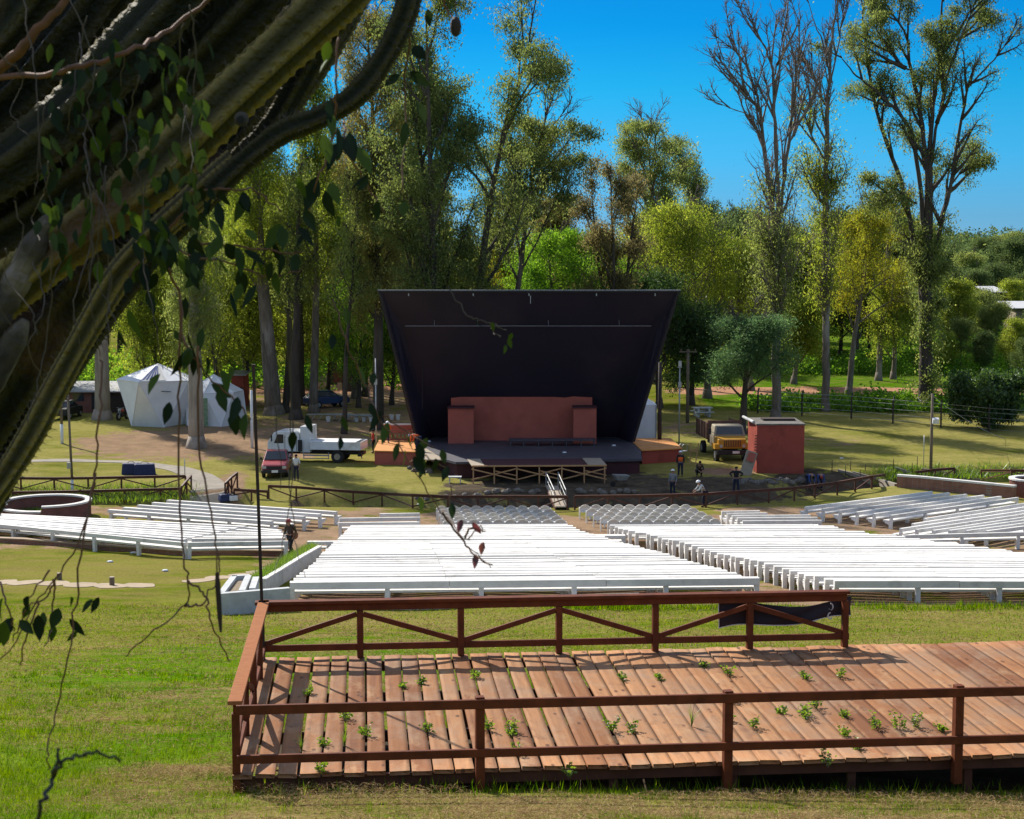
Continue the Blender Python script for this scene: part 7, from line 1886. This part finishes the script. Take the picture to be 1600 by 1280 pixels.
vine('sparse leafy twig hanging from the curved arm tip beside the sky', [[(660, -20), (640, 60), (632, 130), (634, 210), (628, 300)], [(690, -20), (700, 20), (712, 30)]], [(645, 95, 1.1), (640, 130, .9), (650, 178, 1), (634, 208, .9), (625, 130, .7), (668, 30, .8), (632, 330, .8), (528, 350, .6)], 3, Y=4.3)
t = thing('cocoon', 'dark oval cocoon hanging against the treetops near the top', 'cocoon', W(712, 42, 4.3)); mb = MB(); mb.sphere((0, 0, 0), .015, 10, 8, (1, 1, 1.75)); mb.build('case', M['rust'], t); mb = MB(); mb.tube([(0, 0, .02), (0, 0, .09)], .0015, 5); mb.build('thread', M['vine'], t)
vine('long leafy vine trailing down in front of the left plywood platform', [[(520, 470), (545, 545), (570, 600), (590, 650), (622, 690), (650, 740), (690, 800), (730, 850), (768, 888)], [(600, 650), (640, 680), (680, 700)], [(640, 720), (665, 715), (700, 735)], [(700, 790), (705, 760)], [(730, 845), (745, 825), (757, 830)]],
     [(544, 552, 1), (561, 594, 1.1), (585, 600, .9), (596, 666, 1.2), (578, 650, 1), (606, 682, 1.1), (640, 702, 1.1), (655, 716, 1.2), (668, 706, 1.1), (680, 738, 1.1), (700, 748, 1), (690, 722, 1), (655, 796, 1), (706, 804, .9), (632, 722, 1), (540, 500, .9), (520, 540, .9), (478, 668, 1), (458, 696, 1.1), (532, 702, 1), (534, 668, .9), (664, 740, 1.1), (646, 735, 1.1), (622, 712, 1.0)], 4, Y=4.1, size=.046, r=.0018)
vine('red-brown leaves on the drooping vine tip before the white benches', [[(690, 800), (720, 840), (745, 868), (766, 884)], [(725, 842), (740, 822), (756, 830)]], [(722, 826, .7), (738, 828, .6), (756, 862, .75), (744, 880, .7)], 5, Y=4.08, leaf='vinered', size=.055)
vine('pale green tendril in front of the dark stage shell', [[(700, 450), (728, 490), (745, 500), (765, 505), (790, 515)], [(765, 503), (770, 515), (782, 527)]], [(745, 510, .45), (795, 538, .5), (770, 512, .45), (800, 528, .4), (790, 545, .3)], 6, Y=4.1, leaf='vine', mat='vinegrey', r=.0014)
hang = [[(282, 470), (282, 620), (280, 780), (287, 860), (294, 910), (290, 946), (240, 985), (194, 1026)], [(310, 540), (312, 690), (330, 800), (340, 870), (341, 900)], [(290, 945), (315, 945), (335, 915)], [(294, 908), (320, 930), (330, 975), (360, 1035)]]
vine('bare brown vine hanging past the left benches with a forked end', hang, (), 7, Y=3.8, r=.0024)
t = thing('seed_pod', 'long dark seed pod hanging at the left end of the concrete planter', 'pod', W(341, 940, 3.8)); mb = MB(); a = W(339, 895, 3.8) - W(341, 940, 3.8); b = W(345, 988, 3.8) - W(341, 940, 3.8); mb.tube([a, a.lerp(b, .2), a.lerp(b, .75), b], [.004, .0068, .006, .003], 8); mb.build('husk', M['rust'], t); mb = MB(); mb.tube([a, a + Vector((0, 0, .05))], .0018, 5); mb.build('stalk', M['vine'], t)
vine('two thin bare vines hanging side by side near the walking man', [[(452, 470), (455, 620), (454, 760), (451, 797), (442, 850), (428, 897)], [(446, 480), (456, 640), (457, 760), (461, 845), (477, 902)], [(410, 520), (430, 650), (440, 760)]], (), 8, Y=4.2, r=.0014, mat='vinegrey')
vine('tangled twiggy vine with small leaves trailing over the lower left lawn', [[(158, 560), (155, 650), (148, 740), (130, 830), (95, 895), (55, 945), (25, 1000), (-10, 1040)], [(150, 740), (128, 850), (118, 960), (106, 1030), (88, 1110), (75, 1180), (78, 1200)], [(60, 940), (40, 1000), (32, 1040)], [(90, 900), (75, 930), (45, 950), (20, 1000)], [(0, 910), (12, 950), (22, 985)], [(75, 890), (40, 945)], [(85, 905), (84, 950), (70, 1010)]],
     [(5, 950, .8), (18, 985, 1.0), (8, 990, 1), (45, 945, .7), (60, 978, .9), (68, 972, .8), (92, 968, .9), (108, 985, .9), (145, 948, .6), (155, 945, .6), (110, 945, .6), (30, 985, .8), (85, 990, .6), (120, 995, .5), (44, 958, .7)], 9, Y=3.9, r=.0022)
vine('blurred dark bare twig arching close to the camera at the bottom left', [[(50, 1300), (68, 1255), (85, 1215), (98, 1192), (120, 1180), (150, 1178), (190, 1190)], [(86, 1212), (90, 1190), (93, 1172)]], (), 10, Y=2.2, r=.0026, name='bare_twig', cat='twig', mat='rubber')
# grey tangle of thin vines over the cactus
rg = np.random.default_rng(31); st = []
for k in range(26):
    x, y = rg.uniform(-10, 330), rg.uniform(-20, 420); L = rg.uniform(120, 330); dx = rg.uniform(-60, 60)
    if x > 150 and y > 300: continue
    st.append([(x, y), (x + dx * .4 + rg.normal(0, 14), y + L * .35), (x + dx * .5 + rg.normal(0, 18), y + L * .7), (x + dx + rg.normal(0, 10), y + L)])
vine('grey tangle of thin bare vines draped over the dark cactus arms', st, [(rg.uniform(60, 330), rg.uniform(80, 430), rg.uniform(.7, 1.2)) for _ in range(170)], 11, Y=3.85, r=.0014, mat='vinegrey', size=.052)

# ================================================================== GRASS, CLIPPINGS, WEEDS
LM['grass'] = leaf_mat('grass_blade', (.040, .108, .003), (.075, .155, .004), (.155, .21, .012), .30, .0)
LM['hay'] = leaf_mat('dry_clipping', (.13, .08, .035), (.23, .15, .07), (.38, .28, .14), .05, .0)
LM['weed'] = leaf_mat('weed_leaf', (.05, .10, .012), (.085, .15, .018), (.14, .21, .03), .45, .05)

def visible(X, Y):
    u = X / Y; return np.abs(u) < .335
def deck_mask(X, Y, pad=.0):
    dx = (X - DO.x) * EX.x + (Y - DO.y) * EX.y; dy = (X - DO.x) * EY.x + (Y - DO.y) * EY.y
    return (dx > -pad) & (dy > -.1 - pad) & (dy < DEPTH + pad)
def vnoise(X, Y, sc, seed):
    r = np.random.default_rng(seed); g = r.uniform(0, 1, (64, 64)); x = X * sc; y = Y * sc
    xi = np.floor(x).astype(int); yi = np.floor(y).astype(int); fx = x - xi; fy = y - yi; fx = fx * fx * (3 - 2 * fx); fy = fy * fy * (3 - 2 * fy)
    G_ = lambda a, b: g[a % 64, b % 64]
    return (G_(xi, yi) * (1 - fx) + G_(xi + 1, yi) * fx) * (1 - fy) + (G_(xi, yi + 1) * (1 - fx) + G_(xi + 1, yi + 1) * fx) * fy

def grass_field():
    rng = np.random.default_rng(88)
    Vs, Ts, tn = [], [], []; base = 0
    for (y0, y1, n, h, w) in ((13.2, 19, 140000, .075, .0060), (19, 27, 105000, .078, .009), (27, 42, 80000, .065, .014), (42, 57, 60000, .08, .022)):
        Y = np.sqrt(rng.uniform(y0 ** 2, y1 ** 2, n)); X = rng.uniform(-.40, .40, n) * Y
        dm = deck_mask(X, Y, .02)
        hy = dry_at(X, Y) * np.clip((vnoise(X, Y * 1.6, .9, 2) + .6 * vnoise(X, Y, 2.7, 3) - .38) * 3.4, 0, 1)
        keep = (~dm) & (rng.uniform(0, 1, n) > hy * .85)
        X, Y = X[keep], Y[keep]; m = len(X); Z = gz_np(X, Y) - .005
        lp = vnoise(X, Y, .5, 5); hh = h * rng.uniform(.4, 1.25, m) * (.6 + .8 * lp); az = rng.uniform(0, 6.283, m); ln = rng.uniform(.2, 1.0, m) * hh
        dx, dy = np.cos(az), np.sin(az); wv = w * rng.uniform(.6, 1.3, m)
        A = np.stack([X - dy * wv / 2, Y + dx * wv / 2, Z], 1); B = np.stack([X + dy * wv / 2, Y - dx * wv / 2, Z], 1); C = np.stack([X + dx * ln, Y + dy * ln, Z + hh], 1)
        Vs.append(np.stack([A, B, C], 1).reshape(-1, 3)); Ts.append(np.arange(3 * m).reshape(m, 3) + base); base += 3 * m
        tn.append(np.clip(.6 * vnoise(X, Y, 1.3, 7) + .4 * rng.uniform(0, 1, m) + .1, 0, 1))
    # ragged tufts the mower left standing
    nc = 5200; Yc = np.sqrt(rng.uniform(13.2 ** 2, 34 ** 2, nc)); Xc = rng.uniform(-.38, .38, nc) * Yc
    kc = (~deck_mask(Xc, Yc, .05)) & (vnoise(Xc, Yc, .8, 12) + .4 * rng.uniform(0, 1, nc) > .62); Xc, Yc = Xc[kc], Yc[kc]
    X = np.repeat(Xc, 14) + rng.normal(0, .035, len(Xc) * 14); Y = np.repeat(Yc, 14) + rng.normal(0, .035, len(Xc) * 14); m = len(X); Z = gz_np(X, Y) - .005
    hh = np.repeat(rng.uniform(.06, .15, len(Xc)), 14) * rng.uniform(.5, 1.1, m); az = rng.uniform(0, 6.283, m); ln = hh * rng.uniform(.3, 1.1, m); dx, dy = np.cos(az), np.sin(az); wv = .0065 * rng.uniform(.7, 1.3, m) * np.clip(Y / 17, 1, 2)
    A = np.stack([X - dy * wv / 2, Y + dx * wv / 2, Z], 1); B = np.stack([X + dy * wv / 2, Y - dx * wv / 2, Z], 1); C = np.stack([X + dx * ln, Y + dy * ln, Z + hh], 1)
    Vs.append(np.stack([A, B, C], 1).reshape(-1, 3)); Ts.append(np.arange(3 * m).reshape(m, 3) + base); base += 3 * m; tn.append(np.clip(np.repeat(rng.uniform(0, .8, len(Xc)), 14) + rng.uniform(0, .2, m), 0, 1))
    me = fast_mesh('grass', np.concatenate(Vs), tris=np.concatenate(Ts), mats=[LM['grass']], attr={'tone': ('FACE', np.concatenate(tn))})
    o = bpy.data.objects.new('grass', me); COL.objects.link(o); tag(o, 'short mown green grass on the hillside around the deck', 'grass', kind='stuff')
grass_field()

def clippings():
    rng = np.random.default_rng(89); Vs, Qs, tn = [], [], []; base = 0
    for (y0, y1, n, L, w) in ((13.2, 20, 120000, .11, .0055), (20, 32, 60000, .14, .010), (32, 57, 60000, .20, .020)):
        Y = np.sqrt(rng.uniform(y0 ** 2, y1 ** 2, n)); X = rng.uniform(-.40, .40, n) * Y
        hy = dry_at(X, Y) * np.clip((vnoise(X * .8, Y * 1.9, .9, 2) + .6 * vnoise(X, Y * 1.5, 2.7, 3) - .42) * 3.4, 0, 1)
        keep = (~deck_mask(X, Y, .0)) & (rng.uniform(0, 1, n) < hy)
        X, Y = X[keep], Y[keep]; m = len(X); up = rng.uniform(0, .085, m) * hy[keep] ** 2 * 1.5; Z = gz_np(X, Y) + .008 + up
        az = rng.uniform(0, 6.283, m); d = np.stack([np.cos(az), np.sin(az), rng.normal(0, .22, m)], 1); s = np.stack([-np.sin(az), np.cos(az), rng.normal(0, .3, m)], 1)
        P = np.stack([X, Y, Z], 1); l = (L * rng.uniform(.5, 1.3, m))[:, None]; ww = (w * rng.uniform(.6, 1.3, m))[:, None]; bend = np.stack([np.zeros(m), np.zeros(m), rng.uniform(-.01, .02, m)], 1)
        Vs.append(np.stack([P - d * l / 2, P + s * ww / 2 + bend, P + d * l / 2, P - s * ww / 2 + bend], 1).reshape(-1, 3)); Qs.append(np.arange(4 * m).reshape(m, 4) + base); base += 4 * m; tn.append(rng.uniform(0, 1, m))
    me = fast_mesh('dry_clippings', np.concatenate(Vs), quads=np.concatenate(Qs), mats=[LM['hay']], attr={'tone': ('FACE', np.concatenate(tn))})
    o = bpy.data.objects.new('dry_clippings', me); COL.objects.link(o); tag(o, 'brown dried grass clippings lying in swathes on the lawn', 'hay', kind='stuff')
clippings()

def weed(label, p, seed, kind, h=.12, group='weeds growing through the deck'):
    rg = np.random.default_rng(seed); root = thing('weed_plant', label, 'weed', p, group=group); V, F, tone = [], [], []
    if kind == 'blades':
        for _ in range(16):
            a = rg.uniform(0, 6.28); l = h * rg.uniform(.6, 1.4); d = Vector((math.cos(a), math.sin(a), 0)); s = Vector((-d.y, d.x, 0)) * .006; b = len(V); lean = rg.uniform(.15, .8); tn = rg.uniform(0, 1)
            for t in (0, .4, .75, 1): c = d * l * lean * t * t + Vector((0, 0, l * (t - .35 * lean * t * t))); w = s * (1 - t * .95); V += [tuple(c - w), tuple(c + w)]
            for i in range(3): F.append((b + 2 * i, b + 2 * i + 1, b + 2 * i + 3, b + 2 * i + 2)); tone.append(tn)
        V, F = np.array(V), np.array(F)
        me = fast_mesh('blades', V, quads=F, mats=[LM['weed']], attr={'tone': ('FACE', tone)})
    else:
        items = []; mb = MB()
        for _ in range(9):
            a = rg.uniform(0, 6.28); e = Vector((math.cos(a) * h * .45, math.sin(a) * h * .75, h * rg.uniform(.4, 1.1))); mb.tube([(0, 0, -.03), tuple(e * .5 + Vector((0, 0, .01))), tuple(e)], .0022, 4)
            for k in range(8): q = e * rg.uniform(.35, 1.05) + Vector(rg.normal(0, .014, 3)); items.append((q, Vector((rg.normal(0, 1), rg.normal(0, 1), rg.uniform(-.3, .5))), rg.uniform(.5, 1.0)))
        V, F, tone = leaf_shapes(items, seed, .05, .026); me = fast_mesh('foliage', V, quads=F, mats=[LM['weed']], attr={'tone': ('FACE', tone)})
        mb.build('stem', M['vinegrey'], root)
    o = bpy.data.objects.new(me.name, me); COL.objects.link(o); o.parent = root
PLW = []
spots = [(465, 1172, 'blades', .20), (533, 1166, 'blades', .22), (536, 1125, 'leafy', .14), (570, 1150, 'leafy', .13), (502, 1165, 'leafy', .10), (476, 1085, 'leafy', .10), (622, 1075, 'leafy', .07), (650, 1070, 'leafy', .08), (666, 1146, 'leafy', .12), (735, 1060, 'leafy', .10), (757, 1140, 'leafy', .14),
         (795, 1145, 'leafy', .14), (795, 1180, 'leafy', .12), (810, 1150, 'leafy', .08), (945, 1142, 'leafy', .17), (978, 1145, 'leafy', .12), (1092, 1135, 'blades', .30), (983, 1062, 'leafy', .09), (1038, 1062, 'leafy', .07), (1107, 1042, 'leafy', .08), (1140, 1055, 'leafy', .12), (1260, 1060, 'leafy', .10), (1310, 1058, 'leafy', .12),
         (1150, 1097, 'leafy', .09), (1150, 1128, 'leafy', .10), (1185, 1135, 'leafy', .15), (1226, 1115, 'leafy', .10), (1252, 1118, 'leafy', .13), (1268, 1122, 'leafy', .13), (1282, 1107, 'leafy', .13), (1322, 1120, 'leafy', .08), (1320, 1150, 'leafy', .10), (1365, 1138, 'leafy', .15), (1400, 1140, 'leafy', .16), (1432, 1138, 'leafy', .15), (1467, 1142, 'leafy', .09), (1345, 1170, 'leafy', .10), (1292, 1195, 'leafy', .16), (500, 1208, 'leafy', .12), (880, 1212, 'leafy', .10)]
for k, (px, py, kind, h) in enumerate(spots):
    p = on_deck(px, py); i = round(((p - DO).dot(EX) + .02 + .012) / .236); x = i * .236 - .02 - .014; y = (p - DO).dot(EY); q = D(x, y, -.01)
    lab = {0: 'grassy weed tuft rising from the deck just right of its left railing', 1: 'biggest grassy weed clump on the deck, between the left railing and first front post', 16: 'tall grassy weed beside the second front post of the deck railing'}.get(k)
    weed(lab or 'small leafy green weed sprouting from a gap between the deck planks', q, 500 + k, kind, h * 1.05)
def fringe(name, label, path, n, h, seed, leaf='grass', spread=.12, w=.008):
    rng = np.random.default_rng(seed); P = [np.array(p) for p in path]; V, T_, tn = [], [], []
    seg = rng.integers(0, len(P) - 1, n); t = rng.uniform(0, 1, n)
    C = np.array([P[s] * (1 - u) + P[s + 1] * u for s, u in zip(seg, t)]); C[:, :2] += rng.normal(0, spread, (n, 2)); C[:, 2] = np.maximum(C[:, 2], gz_np(C[:, 0], C[:, 1]) - .02)
    hh = h * rng.uniform(.3, 1.3, n); az = rng.uniform(0, 6.28, n); dx, dy = np.cos(az), np.sin(az); ln = hh * rng.uniform(.2, .9, n)
    A = C + np.stack([-dy * w, dx * w, np.zeros(n)], 1); B = C - np.stack([-dy * w, dx * w, np.zeros(n)], 1); E = C + np.stack([dx * ln, dy * ln, hh], 1)
    me = fast_mesh(name, np.stack([A, B, E], 1).reshape(-1, 3), tris=np.arange(3 * n).reshape(n, 3), mats=[LM[leaf]], attr={'tone': ('FACE', rng.uniform(0, 1, n))})
    o = bpy.data.objects.new(name, me); COL.objects.link(o); return tag(o, label, 'grass', kind='stuff')
fringe('tall_grass', 'taller grass and weeds growing along the foot of the deck front', [GP(q.x, q.y) for q in (D(.1, -.15), D(2, -.15), D(4, -.15), D(6, -.15), D(8, -.2), D(11, -.2))], 900, .14, 61, spread=.10)
fringe('planter_grass', 'bright green grass filling the sloping planter by the centre benches', [tuple(p + Vector((-.35, .25, .40))) for p in ARM], 9000, .32, 62, leaf='weed', spread=.13, w=.012)
fringe('bench_foot_grass', 'long grass growing under the first row of benches', [tuple(G(x, y)) for x, y in ((860, 951), (930, 950), (1000, 952), (1140, 950), (1250, 953))], 2200, .24, 63, spread=.35, w=.014)
fringe('bench_foot_grass', 'long grass at the foot of the right benches beside the lawn', [tuple(G(x, y)) for x, y in ((1345, 950), (1420, 953), (1500, 953), (1540, 949), (1620, 950))], 1500, .2, 64, spread=.35, w=.014)
fringe('ditch_weeds', 'lush weeds filling the ditch left of the paved path', [tuple(G(x, y)) for x, y in ((20, 781), (120, 779), (200, 778), (280, 775))], 4200, .34, 65, leaf='weed', spread=.9, w=.02)
fringe('ditch_weeds', 'lush weeds filling the ditch at the right below the lamp pole', [tuple(G(x, y)) for x, y in ((1385, 748), (1420, 744), (1470, 745), (1520, 743), (1620, 744))], 3600, .34, 66, leaf='weed', spread=.7, w=.025)
fringe('planter_herbs', 'green herbs growing along the foot of the round left planter', [tuple(G(x, y)) for x, y in ((15, 801), (60, 801), (100, 803))], 2500, .3, 67, leaf='weed', spread=.3, w=.02)
# white litter specks on the lawns
for k, (px, py, lab) in enumerate(((172, 879, 'white paper scrap on the left lawn, nearer the benches'), (258, 893, 'white paper scrap on the left lawn, nearer the flagstones'), (208, 865, 'white scrap at the foot of the brick retaining wall'), (1315, 717, 'white scrap on the right lawn by the stakes'), (655, 789, 'small white scrap by the sagging ditch fence'))):
    p = G(px, py); t = thing('scrap', lab, 'litter', p); mb = MB(); mb.sphere((0, 0, .04), .12, 7, 4, (1.3, 1, .45)); mb.build('crumpled_sheet', M['whitepaint'], t)
